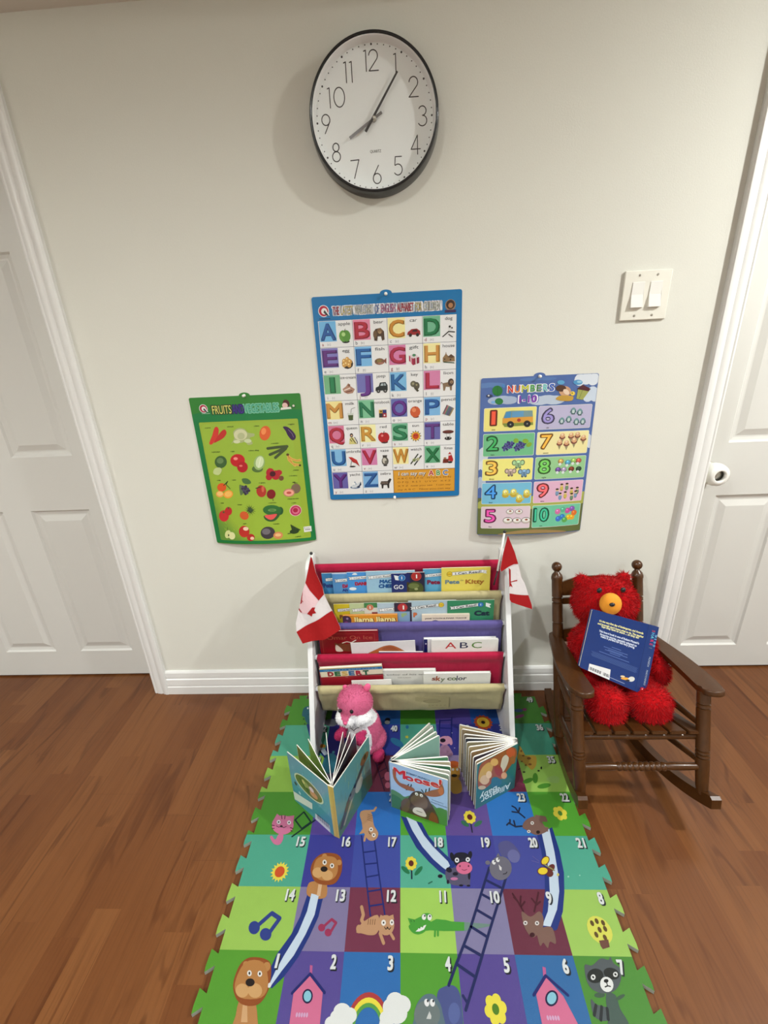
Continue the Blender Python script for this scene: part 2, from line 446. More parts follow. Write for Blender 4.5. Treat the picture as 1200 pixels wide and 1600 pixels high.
def panel_door(name, x0, x1, cols, rows, yf=0.10):
    bm = bmesh.new(); z0, z1 = 0.008, DH-0.004
    xs = sorted({x0, x1} | {c for cc in cols for c in cc}); zs = sorted({z0, z1} | {r for rr_ in rows for r in rr_})
    V = {}
    def v(x, y, z):
        k = (round(x, 5), round(y, 5), round(z, 5))
        if k not in V: V[k] = bm.verts.new((x, y, z))
        return V[k]
    for i in range(len(xs)-1):
        for j in range(len(zs)-1):
            a, b, c, d = xs[i], xs[i+1], zs[j], zs[j+1]
            if (a, b) in cols and (c, d) in rows:
                rings = [(0, 0), (0.006, 0.006), (0.016, 0.0085), (0.021, 0.0085), (0.042, 0.0015)]
                for k in range(len(rings)-1):
                    (i0, d0), (i1, d1) = rings[k], rings[k+1]
                    A = [v(a+i0, yf+d0, c+i0), v(b-i0, yf+d0, c+i0), v(b-i0, yf+d0, d-i0), v(a+i0, yf+d0, d-i0)]
                    B = [v(a+i1, yf+d1, c+i1), v(b-i1, yf+d1, c+i1), v(b-i1, yf+d1, d-i1), v(a+i1, yf+d1, d-i1)]
                    for q in range(4): bm.faces.new([A[q], A[(q+1) % 4], B[(q+1) % 4], B[q]])
                bm.faces.new(B)
            else:
                bm.faces.new([v(a, yf, c), v(b, yf, c), v(b, yf, d), v(a, yf, d)])
    add_span(bm, x0, x1, yf+0.0095, yf+0.038, z0, z1)
    for (a, b, c, d) in ((x0, x0, z0, z1), (x1, x1, z0, z1)):
        bm.faces.new([bm.verts.new((a, yf, z0)), bm.verts.new((a, yf+.012, z0)), bm.verts.new((a, yf+.012, z1)), bm.verts.new((a, yf, z1))])
    bm.faces.new([bm.verts.new((x0, yf, z0)), bm.verts.new((x1, yf, z0)), bm.verts.new((x1, yf+.012, z0)), bm.verts.new((x0, yf+.012, z0))])
    return struct(finish(name, bm, M_door))
rows = [(0.128, 0.755), (0.955, 1.575), (1.69, 1.885)]
panel_door('door_1', LD0+.003, LD1-.003, [(-1.695, -1.478), (-1.372, -1.150)], rows)
rows = [(0.108, 0.733), (0.915, 1.56), (1.68, 1.88)]
d2 = panel_door('door_2', RD0+.003, RD1-.003, [(1.06, 1.272), (1.385, 1.60)], rows)
# child-proof knob cover on the right door
KX, KZ = 1.010, 0.822
bm = bmesh.new()
add_lathe(bm, [(0.032, 0), (0.032, .06), (0.026, .10), (0.014, .16), (0.0135, .4), (0.020, .5), (0.026, .62), (0.027, .8), (0.022, .93), (0.008, .97), (0.0, .97)], (KX, 0.10, KZ), (KX, 0.045, KZ), 28)
knob = finish('door_knob', bm, M_steel, d2, True)
bm = bmesh.new()
prof_k = [(0.026, 0.0), (0.034, 0.10), (0.0375, 0.35), (0.0375, 0.6), (0.034, 0.85), (0.026, 0.985), (0.020, 1.0), (0.0175, 0.99), (0.0175, 0.75), (0.031, 0.7), (0.034, 0.4), (0.023, 0.03)]
add_lathe(bm, prof_k, (KX, 0.083, KZ), (KX, 0.030, KZ), 32)
cover = finish('knob_cover', bm, M_whitep, knob, True); cover['label'] = 'white plastic childproof cover with a round hole'
bm = bmesh.new(); add_box(bm, (KX-0.0275, 0.056, KZ-0.0235), (0.016, 0.022, 0.002), euler(0, -49, 0), 0.0005)
finish('grip_window', bm, M_steel, knob)

# ------------------------------------------------------------------ wall clock
CX, CZ, CR = -0.0465, 1.7795, 0.1535
clock = empty('wall_clock', (CX, 0, CZ), 'round black-rimmed wall clock with white face, high on the wall', 'clock')
bm = bmesh.new()
add_lathe(bm, [(0.1555, 0), (0.1575, .02), (0.1572, .30), (CR+.001, .85), (CR, .95), (CR-.001, .99), (CR-.0025, 1.0), (CR-.0045, 1.0), (CR-.0056, .985), (CR-.0062, .93), (CR-.0062, .30), (0.10, .29), (0.10, .02)],
          (CX, -0.001, CZ), (CX, -0.0455, CZ), 96)
smooth_by_angle(finish('rim', bm, M_black, clock), 50)
bm = bmesh.new()
add_lathe(bm, [(CR-.0063, 0), (CR-.0063, 1), (CR-.0078, .98), (CR-.0115, .0)], (CX, -0.0190, CZ), (CX, -0.0425, CZ), 96)
smooth_by_angle(finish('inner_ring', bm, material('bezel_white', (0.78, 0.78, 0.78), 0.5, raw=True), clock), 40)
a = Art()
F1 = (244, 250, 255); NK = (38, 38, 40)
nums = {'12': (-.003, .110), '1': (.055, .100), '2': (.096, .056), '3': (.117, 0), '4': (.099, -.056), '5': (.054, -.096), '6': (.001, -.111), '7': (-.053, -.097), '8': (-.098, -.060), '9': (-.118, -.002), '10': (-.087, .047), '11': (-.055, .092)}
def arc(cx, cy, rx, ry, a0, a1, n=14):
    return [(cx+rx*math.cos(math.radians(a0+(a1-a0)*k/n)), cy+ry*math.sin(math.radians(a0+(a1-a0)*k/n))) for k in range(n+1)]
# thin single-stroke numerals in a unit box (width .6, height 1)
DG = {'1': [[(-.10, .46), (.02, .5), (.02, -.5)]], '2': [arc(0, .22, .27, .28, 172, -38)+[(-.28, -.49), (.30, -.49)]],
      '3': [arc(-.02, .26, .24, .24, 150, -85)+arc(-.02, -.24, .28, .27, 88, -150)], '4': [[(.12, -.5), (.12, .5), (-.3, -.22), (.3, -.22)]],
      '5': [[(.25, .5), (-.16, .5), (-.2, .06)]+arc(0, -.2, .28, .3, 128, -145)], '6': [[(.12, .5), (-.2, -.02)]+arc(0, -.22, .26, .28, 150, -210, 22)],
      '7': [[(-.27, .48), (.27, .5), (-.08, -.5)]], '8': [arc(0, .27, .2, .22, 0, 360, 20), arc(0, -.23, .26, .27, 0, 360, 20)],
      '9': [arc(0, .2, .26, .28, 0, 360, 20), [(.25, .1), (-.1, -.5)]], '0': [arc(0, 0, .34, .49, 0, 360, 26)]}
for s_, (nx, nz) in nums.items():
    h = 0.038; wds = {'1': .2, '0': .72}
    offs = {'12': (-.30, .17), '10': (-.48, .14), '11': (-.2, .16)}.get(s_, (0,))
    for ch, ox in zip(s_, offs):
        for st in DG[ch]: a.line([(nx+(ox+px)*h, nz+py*h) for px, py in st], 0.0022, NK, 1)
for k in range(60):
    t = math.radians(6*k); r = 0.1392; a.circ(r*math.sin(t), r*math.cos(t), 0.0023 if k % 5 == 0 else 0.0014, NK, 1, n=8)
a.text('QUARTZ', 0, -.063, 0.0058, NK, 1, w=0.027, bold=.02)
a.mesh('dial', lambda x, y, h: (CX+x, -0.020-h, CZ+y), M_dial, clock, 0.0001, outline=[(0.1425*math.cos(2*PI*k/72), 0.1425*math.sin(2*PI*k/72)) for k in range(72)], basec=F1, thick=0.002)
def hand(name, tip, tail, w0, w1, y, mat):
    bm = bmesh.new(); d = Vector((tip[0]-tail[0], tip[1]-tail[1])); n = Vector((-d.y, d.x)).normalized()
    pts = [(CX+tail[0]+n.x*w0, CZ+tail[1]+n.y*w0), (CX+tip[0]+n.x*w1, CZ+tip[1]+n.y*w1), (CX+tip[0]-n.x*w1, CZ+tip[1]-n.y*w1), (CX+tail[0]-n.x*w0, CZ+tail[1]-n.y*w0)]
    add_prism(bm, pts, 1, y, y-0.0008); return finish(name, bm, mat, clock)
hand('hour_hand', (-.062, -.035), (.019, .011), 0.0030, 0.0030, -0.0245, M_hand)['label'] = 'shiny hour hand pointing just past eight'
hand('minute_hand', (.059, .083), (-.022, -.026), 0.0029, 0.0020, -0.0285, M_blackm)
bm = bmesh.new(); add_lathe(bm, [(0.006, 0), (0.006, .55), (0.0035, .6), (0.0035, .95), (0.002, 1)], (CX, -0.0205, CZ), (CX, -0.0325, CZ), 20); finish('hand_hub', bm, M_steel, clock, True)
bm = bmesh.new(); add_lathe(bm, [(0.0, 0), (CR-.0078, 0), (CR-.0078, 1), (0, 1)], (CX, -0.0375, CZ), (CX, -0.039, CZ), 72); finish('lens', bm, M_glass, clock)

# ------------------------------------------------------------------ wall posters
def pin(x, y, z, label):
    bm = bmesh.new(); add_lathe(bm, [(0.0045, 0), (0.0045, .12), (0.0022, .3), (0.0024, .7), (0.0042, .9), (0.0038, 1)], (x, y, z), (x, y-0.011, z), 14)
    return tag(finish('push_pin', bm, M_whitep, None, True), label, 'pin')
def hanger_outline(x0, x1, z0, z1, r, hx, hw=0.017, hh=0.009):
    o = rr(x0, z0, x1, z1, r)
    # the hanging tab on the top edge (outline runs anticlockwise from the right side)
    tab = [(hx+hw*math.cos(math.radians(t)), z1+hh*math.sin(math.radians(t))) for t in range(0, 181, 15)]
    return o[:4]+tab+o[4:]
# --- alphabet poster
AX0, AX1, AZ0, AZ1 = -0.245, 0.1745, 0.799, 1.4005
a = Art()
BL_ = (22, 112, 170); WH = (226, 226, 226)
gx0, gx1, gz1, gz0 = -0.233, 0.160, 1.338, 0.816
xs = [-0.233, -0.135, -0.036, 0.0635, 0.160]; zs = [1.338, 1.266, 1.191, 1.115, 1.041, 0.967, 0.892, 0.816]
a.rect(gx0, gz0, gx1, gz1, (60, 70, 95), 1)
LET = 'ABCDEFGHIJKLMNOPQRSTUVWXYZ'
WORDS = 'apple bear car dog egg fish gift house ice-cream jeep key lion milk notebook orange pencil queen red sun table umbrella vase watch Xmas yacht zebra'.split()
LC = dict(A=(30, 85, 165), B=(185, 25, 50), C=(215, 140, 40), D=(15, 120, 65), E=(95, 35, 125), F=(25, 95, 175), G=(185, 25, 65), H=(220, 150, 60), I=(25, 130, 75), J=(100, 40, 140), K=(25, 95, 165), L=(190, 25, 60), M=(220, 150, 60), N=(20, 120, 75), O=(95, 30, 140), P=(20, 85, 165), Q=(190, 30, 55), R=(220, 155, 50), S=(20, 125, 75), T=(95, 40, 130), U=(25, 95, 170), V=(190, 25, 60), W=(215, 145, 45), X=(15, 115, 60), Y=(95, 35, 130), Z=(30, 90, 165))
BGC = dict(A=(110, 175, 220), B=(215, 130, 160), C=(235, 225, 160), D=(110, 175, 140), E=(125, 120, 185), F=(120, 180, 225), G=(205, 120, 165), H=(235, 225, 160), I=(115, 175, 130), J=(110, 110, 175), K=(120, 180, 220), L=(205, 125, 165), M=(235, 220, 150), N=(120, 185, 145), O=(95, 105, 170), P=(120, 175, 220), Q=(205, 115, 150), R=(235, 230, 170), S=(110, 175, 140), T=(100, 100, 165), U=(125, 180, 220), V=(205, 125, 170), W=(235, 225, 160), X=(100, 170, 130), Y=(100, 95, 165), Z=(120, 170, 215))
def pic(a, w, x, z, s):
    """little generic picture centred on x,z inside a box of half-size s"""
    K = (35, 32, 30)
    def c(dx, dz, r, co, l=4, ry=None, rot=0): a.circ(x+dx*s, z+dz*s, r*s, co, l, None if ry is None else ry*s, rot, 12)
    def p(pts, co, l=4): a.poly([(x+u*s, z+v*s) for u, v in pts], co, l)
    def ln(pts, wd, co, l=5): a.line([(x+u*s, z+v*s) for u, v in pts], wd*s, co, l)
    if w == 'apple': c(.1, -.8, .6, (40, 40, 35), 3, .25); c(-.25, 0, .65, (95, 150, 60), 4, .85); c(.25, 0, .65, (85, 140, 55), 5, .85); c(-.2, .25, .3, (170, 205, 130), 6); ln([(0, .7), (.12, 1)], .1, (60, 45, 25))
    elif w == 'red': c(.1, -.8, .6, (60, 30, 30), 3, .25); c(-.28, 0, .68, (180, 25, 30), 4, .82); c(.28, 0, .68, (170, 20, 28), 5, .82); c(-.25, .3, .2, (225, 130, 130), 6); ln([(0, .6), (.1, 1)], .12, (60, 40, 20))
    elif w == 'bear': p([(-.85, .2), (-.5, .8), (.3, .9), (.8, .4), (.85, -.8), (.45, -.95), (.3, -.3), (-.2, -.3), (-.3, -.95), (-.75, -.9)], (75, 55, 40)); c(.15, .45, .42, (120, 90, 60), 5); c(.15, .3, .2, (180, 150, 110), 6); c(.15, .35, .08, K, 7); c(-.6, .0, .3, (105, 80, 55), 5, .6)
    elif w == 'car': p([(-1, -.3), (-.9, .1), (-.3, .5), (.5, .55), (1, .2), (1.05, -.35)], (150, 30, 35)); p([(-.25, .12), (-.05, .4), (.5, .42), (.6, .12)], (60, 25, 30), 5); c(-.5, -.35, .25, K, 6); c(.6, -.35, .25, K, 6)
    elif w == 'dog': p([(-.9, -.7), (-.1, .0), (-.1, .5), (.3, .9), (.55, .5), (.4, .1), (1, -.2), (.3, -.3), (-.2, -.6)], (215, 215, 215)); ln([(-.9, -.8), (0, -.1), (.9, -.2)], .16, K); c(.15, .6, .16, K, 6); c(.5, .4, .12, K, 6); ln([(0, -.5), (.6, -.9)], .12, K)
    elif w == 'egg': c(.1, -.2, .9, (50, 35, 25), 3, .8); 
    if w == 'egg':
        for q in ((-.4, .2), (.1, .45), (.5, .1), (-.1, -.2), (.35, -.4), (-.45, -.35)): c(q[0], q[1], .33, (200, 150, 75), 4, .38); c(q[0]-.08, q[1]+.1, .12, (240, 215, 150), 5)
    elif w == 'fish': c(-.1, -.1, .8, (120, 85, 65), 4, .5); c(-.2, 0, .45, (130, 110, 60), 5, .25); p([(.5, 0), (1, .4), (.95, -.5)], (130, 70, 55), 5); c(-.6, 0, .08, K, 6); c(.1, -.35, .5, (165, 110, 90), 5, .15)
    elif w == 'gift': p([(-.8, -.2), (-.2, -.9), (-.2, .1), (-.8, .6)], (170, 50, 80)); p([(-.2, -.9), (.8, -.6), (.8, .3), (-.2, .1)], (140, 35, 60)); p([(-.8, .6), (-.2, .1), (.8, .3), (.2, .8)], (215, 200, 205)); ln([(.3, -.7), (.3, .2)], .14, WH); ln([(-.5, -.6), (-.5, .35)], .12, WH); c(0, .6, .28, (70, 130, 90), 6, .2)
    elif w == 'house': p([(-.9, -.6), (-.9, 0), (-.5, .5), (-.4, .9), (-.3, .5), (0, .2), (.4, .5), (.95, .1), (1, -.6)], (140, 110, 75)); p([(-.2, .1), (.4, .5), (.95, .1), (.5, -.1)], (90, 65, 45), 5); p([(-.8, -.55), (.9, -.75), (.95, -.9), (-.8, -.7)], (45, 70, 40), 5); c(-.6, -.2, .1, K, 6); c(.3, -.3, .12, K, 6)
    elif w == 'ice-cream': p([(-1, 0), (-.4, .4), (0, .9), (.3, .4), (1, -.1), (.6, -.7), (-.2, -.8), (-.8, -.5)], (170, 130, 110)); ln([(-.7, -.2), (.2, .1)], .18, (225, 205, 195)); ln([(-.5, -.5), (.5, -.3)], .16, (110, 60, 50)); c(.1, .55, .2, (120, 80, 60), 5)
    elif w == 'jeep': p([(-1, -.5), (-.9, .0), (-.4, .2), (-.2, .75), (.7, .8), (1, .3), (1, -.5)], (35, 40, 42)); p([(-.15, .25), (-.02, .6), (.3, .62), (.3, .25)], (165, 175, 180), 5); p([(.4, .25), (.4, .62), (.65, .62), (.78, .25)], (150, 160, 165), 5); c(-.5, -.55, .32, K, 6); c(.6, -.55, .32, K, 6); c(-.5, -.55, .14, (140, 140, 140), 7); c(.6, -.55, .14, (140, 140, 140), 7)
    elif w == 'key': c(-.2, .3, .5, (100, 95, 75), 4); c(.3, .0, .5, (85, 80, 65), 4, .6); c(-.25, .35, .2, (150, 145, 115), 5); p([(.2, -.2), (.7, -.8), (.4, -.95), (-.1, -.4)], (70, 65, 50), 5); c(.3, .15, .15, (150, 140, 100), 6)
    elif w == 'lion': c(.4, .3, .48, (70, 50, 40), 5, .6); c(.5, .35, .26, (150, 120, 90), 6); p([(-.9, .2), (.3, .4), (.6, -.2), (.55, -.95), (.3, -.95), (.2, -.4), (-.4, -.35), (-.55, -.95), (-.8, -.95)], (130, 105, 80)); ln([(-.85, .1), (-1.1, .4), (-1.2, .1)], .08, (90, 70, 50)); c(.5, .3, .06, K, 7)
    elif w == 'milk': p([(-.5, .3), (.5, .3), (.35, -.8), (-.35, -.8)], (200, 205, 195)); p([(-.42, -.1), (.42, -.1), (.35, -.8), (-.35, -.8)], (70, 85, 45), 5); c(0, .3, .5, (225, 228, 225), 5, .12); ln([(.05, .2), (.2, .9), (.8, 1.1)], .1, (150, 155, 150), 6); c(0, -.85, .4, (60, 80, 60), 3, .12)
    elif w == 'notebook': p([(-.7, -.9), (.75, -.85), (.7, .95), (-.7, .9)], (230, 228, 220)); p([(-.6, 0), (0, 0), (0, .55), (-.6, .55)], (190, 150, 40), 5); p([(0, -.7), (.65, -.7), (.65, 0), (0, 0)], (150, 35, 50), 5); p([(0, 0), (.65, 0), (.65, .55), (0, .55)], (35, 45, 110), 5); p([(-.6, -.7), (0, -.7), (0, 0), (-.6, 0)], (40, 40, 45), 5); c(-.25, .3, .14, K, 6); c(.3, -.35, .14, (220, 220, 220), 6)
    elif w == 'orange': c(.1, -.8, .5, (110, 50, 35), 3, .2); c(0, 0, .85, (195, 85, 45), 4, .9); c(-.2, .3, .35, (220, 130, 85), 5); c(.05, .75, .1, (120, 50, 30), 6)
    elif w == 'pencil':
        for q, co in enumerate(((70, 60, 50), (170, 60, 90), (60, 120, 70), (40, 60, 120), (60, 50, 90), (30, 60, 70), (160, 130, 60))): ln([(-.85+q*.18, -.5-q*.06), (-.2+q*.18, .85-q*.09)], .15, co)
    elif w == 'queen': c(-.1, .55, .28, (40, 30, 28), 4, .35); c(-.1, .5, .16, (200, 160, 130), 5); p([(-.35, .2), (.2, .2), (.7, -.95), (-.6, -.95), (-.5, -.2)], (205, 195, 120)); ln([(-.1, .1), (.5, -.8)], .12, K); ln([(-.4, -.1), (-.1, -.5)], .1, K); ln([(.4, .2), (.8, -.6), (.75, -.9)], .12, (50, 40, 40))
    elif w == 'sun': a.star(x, z, s*1.0, s*.62, 12, (70, 45, 20), 4); a.star(x, z, s*.85, s*.6, 12, (225, 175, 50), 5, .1); c(0, 0, .52, (190, 60, 25), 6); c(-.15, .1, .08, K, 7); c(.18, .1, .08, K, 7)
    elif w == 'table': c(0, .5, .95, (75, 30, 28), 5, .3); c(0, .57, .9, (100, 45, 38), 6, .2); ln([(-.25, .3), (-.25, -.6)], .1, (190, 190, 190), 4); ln([(.3, .3), (.3, -.6)], .1, (180, 180, 180), 4); c(0, -.6, .6, (30, 25, 28), 3, .3)
    elif w == 'umbrella': p([(-.9, .85), (-.3, .8), (.5, .3), (.95, -.9), (.3, -.3), (-.2, -.1)], (185, 45, 45)); ln([(-.6, .6), (.8, -.7)], .06, (120, 20, 25), 6); ln([(-.4, .1), (-.6, -.7)], .08, K); c(-.3, -.85, .55, (40, 35, 38), 3, .14)
    elif w == 'vase': c(.05, -.1, .6, (90, 88, 82), 4, .75); p([(-.3, .5), (.35, .5), (.45, .95), (-.35, .95)], (60, 58, 55)); c(-.05, 0, .35, (190, 185, 172), 5, .5); c(.15, -.25, .2, (110, 105, 95), 6, .25); c(.05, -.85, .35, (50, 48, 48), 5, .12)
    elif w == 'watch': ln([(-.9, -.7), (.3, .9)], .22, (60, 65, 55)); ln([(-.3, -.95), (.85, .6)], .22, (45, 50, 45)); c(-.35, -.1, .3, (150, 155, 100), 6); c(.3, .05, .28, (170, 170, 130), 6); c(-.35, -.1, .14, (70, 100, 70), 7); ln([(-.4, -.1), (.3, .05)], .2, (110, 110, 80), 5)
    elif w == 'Xmas': p([(-.9, -.8), (-.8, -.1), (.1, -.1), (.1, -.8)], (110, 40, 30)); p([(.0, -.4), (.1, .5), (.6, .6), (.9, -.2), (.8, -.6)], (175, 35, 40)); c(.25, .7, .25, (225, 220, 215), 6); p([(0, .75), (.3, 1.1), (.6, .7)], (175, 35, 40), 7); c(.35, -.7, .4, K, 5, .18); c(-.5, .05, .25, (150, 110, 70), 5, .15)
    elif w == 'yacht': c(-.1, -.55, .9, (90, 115, 150), 3, .25); p([(-.8, -.3), (.3, .1), (.9, .5), (.8, -.2), (.3, -.6), (-.6, -.65)], (205, 210, 215)); p([(.1, -.5), (.6, -.2), (.95, .5), (1, -.1), (.5, -.65)], (40, 55, 85), 5); p([(-.5, -.2), (-.1, .6), (.2, .0)], (130, 150, 170), 5); c(-.3, .1, .3, (235, 235, 235), 6, .2)
    elif w == 'zebra': p([(-1, -.1), (-.8, .4), (.3, .4), (.7, .9), (1, .7), (.8, .3), (.6, -.1), (.55, -.9), (.3, -.9), (.2, -.3), (-.4, -.3), (-.5, -.9), (-.75, -.9), (-.8, -.2)], (45, 40, 40)); 
    if w == 'zebra':
        for q in range(6): ln([(-.75+q*.2, .3), (-.7+q*.2, -.1)], .05, (170, 150, 135), 6)
DM = {'I': .5}
for k, L_ in enumerate(LET):
    r, c_ = divmod(k, 4)
    x0, x1, z1, z0 = xs[c_]+.0005, xs[c_+1]-.0005, zs[r]-.0005, zs[r+1]+.0005
    a.rect(x0, z0, x1, z1, WH, 2)
    a.rect(x0+.0015, z1-.055, x0+.050, z1-.001, BGC[L_], 3)
    lw = {'I': .010, 'J': .026, 'M': .043, 'W': .041, 'Q': .041, 'O': .039, 'L': .033, 'G': .040}.get(L_, .037)
    cc = tuple(v*.9 for v in LC[L_]); dk = tuple(v*.62 for v in cc); lt = tuple(min(255, v*.92+18) for v in cc)
    a.text(L_, x0+.0265, z1-.029, .043, dk, 4, w=lw+.004, bold=.035)
    a.text(L_, x0+.0260, z1-.028, .043, cc, 5, w=lw+.001, bold=.02)
    a.text(L_, x0+.0255, z1-.0275, .043, lt, 6, w=lw, bold=-.012)
    a.text(WORDS[k], x0+.074, z1-.009, .0085, (40, 40, 48), 4, w=min(.046, .0068*len(WORDS[k])))
    a.text(L_.lower(), x0+.0085, z0+.009, .0095, (150, 40, 60) if k % 3 == 0 else (60, 60, 80), 4)
    a.text('['+L_.lower()+':]', x0+.026, z0+.0085, .0055, (150, 150, 158), 4)
    pic(a, WORDS[k], x0+.074, z1-.042, .0185)
a.rect(xs[2]+.0005, zs[7]+.0005, xs[4]-.0005, zs[6]-.0005, (200, 140, 40), 2)
a.rect(xs[2]+.003, zs[7]+.003, xs[4]-.003, zs[6]-.004, (212, 152, 50), 3)
for dx, co in ((.0012, (60, 50, 60)), (0, (225, 222, 215))):
    a.text('I can say my', xs[2]+.060+dx, zs[6]-.012-dx, .0125, co, 4 if dx else 5, w=.086, bold=.03 if dx else .01, shear=.1)
for q, (ch, co) in enumerate((('A', (175, 35, 45)), ('B', (70, 150, 70)), ('C', (60, 110, 175)))): a.text(ch, xs[2]+.121+q*.0225, zs[6]-.013, .017, (235, 232, 225), 4, bold=.07); a.text(ch, xs[2]+.121+q*.0225, zs[6]-.013, .016, co, 5, bold=.03)
for q, t in enumerate(('A B C D E F G   H I J K L M N', 'O P Q   R S T   U V W   X Y Z', 'X Y Z  now you see   I can say', 'my A B C   Now you can say')):
    a.text(t, xs[2]+.098, zs[6]-.028-.0125*q, .0052, (130, 75, 20), 4, w=.17, bold=.01)
TT = 'THE LATEST WALLCHART OF ENGLISH ALPHABET FOR CHILDREN'
tc = [(190, 60, 60), (215, 200, 120), (80, 100, 150)]
a.text(TT, -.0355, 1.3625, .0225, (225, 225, 228), 2, w=.306, bold=.075)
vs_w = TT.split(' '); x = -.187; tot = len(TT)
for k, w_ in enumerate(vs_w):
    ww = .300*len(w_)/tot; a.text(w_, x+ww/2, 1.3625, .0215, (70, 62, 78), 3, w=ww, bold=.03)
    a.text(w_, x+ww/2, 1.3625, .0205, [(185, 70, 80), (205, 190, 120), (200, 205, 190), (120, 140, 190), (190, 110, 150)][k % 5], 4, w=ww, bold=-.02); x += .300*(len(w_)+1)/tot
def logo(a, x, z, s, small=True):
    a.circ(x, z, s*1.15, (225, 225, 228), 2); a.circ(x, z, s, (175, 25, 55), 3); a.circ(x+.12*s, z-.05*s, s*.62, (228, 228, 228), 4)
    a.poly([(x-.1*s, z+.0*s), (x+.35*s, z+.5*s), (x+1.2*s, z-.9*s), (x+.6*s, z-.9*s)], (228, 228, 228), 5)
    a.poly([(x-.05*s, z-.25*s), (x+.2*s, z+.2*s), (x+1.0*s, z-.9*s), (x+.6*s, z-.9*s)], (40, 60, 60), 6)
logo(a, -.2135, 1.3635, .0135)
a.rect(-.228, 1.3425, -.196, 1.3445, (20, 50, 80), 2)
a.circ(.1425, 1.362, .0145, (150, 125, 100), 2); a.circ(.1425, 1.363, .012, (60, 40, 35), 3); a.circ(.143, 1.361, .0065, (170, 120, 80), 4); a.rect(.127, 1.343, .158, 1.350, (60, 45, 85), 4)
p1 = a.mesh('wall_poster', lambda x, z, h: (x, -0.0022-h-0.004*((AZ1-z)/(AZ1-AZ0))**3*(1-((x-AX0)/(AX1-AX0)-.5)**2*2), z), M_poster, None, 0.0002,
    outline=hanger_outline(AX0, AX1, AZ0, AZ1, .006, -.036), basec=BL_, edgec=(215, 215, 215), thick=0.0006, sub=(0.06, 0.06))
tag(p1, 'blue-bordered alphabet chart with pictures from apple to zebra, pinned below the clock', 'poster', 'wall charts')
pin(-.036, -0.0025, 1.3985, 'white push pin through the tab on top of the blue alphabet chart')
pin(-.034, -0.0070, .8025, 'white push pin at the bottom edge of the blue alphabet chart')

# --- fruit and vegetable poster
FX0, FX1, FZ0, FZ1 = -0.651, -0.3065, 0.6555, 1.1425
a = Art()
a.poly([(FX0, 1.092), (-.60, 1.1015), (-.55, 1.0965), (-.48, 1.0975), (-.40, 1.1005), (FX1, 1.093), (FX1, FZ0+.004), (FX0, FZ0+.004)], (18, 120, 62), 1)
a.rrect(-.634, .668, -.3225, 1.067, .004, (150, 175, 55), 2); a.rrect(-.628, .674, -.345, 1.06, .01, (150, 180, 58), 2.3)
for q in range(8): a.poly([(-.6335, .88-.020*q), (-.62, .83-.019*q), (-.60, .775-.014*q), (-.57-.003*q, .725-.007*q), (-.53-.009*q, .693-.003*q), (-.45-.019*q, .6685), (-.6335, .6685)], (146-7*q, 175-4.5*q, 57), 2.5+.1*q)
logo(a, -.611, 1.1085, .0115); a.rect(-.619, 1.0930, -.593, 1.0940, (190, 210, 195), 2)
for t, x0, x1, co, bg in (('FRUITS', -.584, -.525, (225, 220, 110), (50, 70, 40)), ('AND', -.521, -.487, (70, 50, 140), (35, 30, 90)), ('VEGETABLES', -.484, -.378, (50, 150, 120), (120, 190, 160))):
    a.text(t, (x0+x1)/2, 1.1035, .0265, bg, 3, w=x1-x0+.003, bold=.06); a.text(t, (x0+x1)/2, 1.1035, .025, co, 4, w=x1-x0, bold=.0)
a.circ(-.353, 1.113, .0105, (75, 25, 30), 2, .012); a.circ(-.357, 1.108, .0085, (225, 185, 180), 3, .008); a.poly([(-.372, 1.095), (-.338, 1.097), (-.34, 1.103), (-.37, 1.102)], (225, 225, 215), 4)
a.circ(-.331, 1.105, .006, (40, 90, 50), 2); a.circ(-.331, 1.106, .0035, (210, 210, 190), 3)
RD, DR = (185, 35, 40), (130, 20, 30)
# carrot, cauliflower, lemon, eggplant
a.smoothpoly([(-0.6129,1.001),(-0.599,1.025),(-0.5882,1.047),(-0.5796,1.052),(-0.5748,1.042),(-0.5826,1.021),(-0.6034,0.9982)], (205, 55, 45), 4); a.smoothpoly([(-0.5966,1.003),(-0.5834,1.021),(-0.5665,1.038),(-0.5552,1.042),(-0.552,1.031),(-0.5645,1.016),(-0.5905,1.004)], (190, 45, 40), 4)
a.smoothpoly([(-0.5426,0.9959),(-0.5295,1.015),(-0.53,1.034),(-0.5126,1.045),(-0.4936,1.042),(-0.4839,1.03),(-0.4651,1.026),(-0.4663,1.018),(-0.4808,1.013),(-0.4738,0.9952),(-0.4901,0.9919),(-0.4963,1.002),(-0.5126,0.9986),(-0.5292,1.005)], (165, 175, 120), 4); a.ell([(-0.5084,1.024),(0.0214,-0.0008),(0.0029,0.0173)], (205, 205, 165), 5); a.ell([(-0.5071,1.02),(0.0117,-0.0005),(0.0018,0.0108)], (180, 185, 140), 6); a.ell([(-0.5236,1.003),(0.0109,-0.0004),(0.0009,0.0054)], (205, 210, 170), 5); a.ell([(-0.4882,1.004),(0.0117,-0.0005),(0.001,0.0062)], (200, 210, 165), 5)
a.ell([(-0.4302,1.026),(0.0167,-0.0037),(0.0073,0.0224)], (215, 95, 45), 4); a.ell([(-0.4338,1.032),(0.0074,-0.0016),(0.0034,0.0104)], (235, 140, 80), 5)
a.smoothpoly([(-0.3717,1.043),(-0.3583,1.043),(-0.3427,1.029),(-0.3349,1.013),(-0.3402,1.002),(-0.3498,1.002),(-0.3597,1.016),(-0.3646,1.03)], (55, 30, 75), 4); a.line([(-0.3555,1.034),(-0.3455,1.021),(-0.3423,1.01)], .0015, (130, 110, 150), 5)
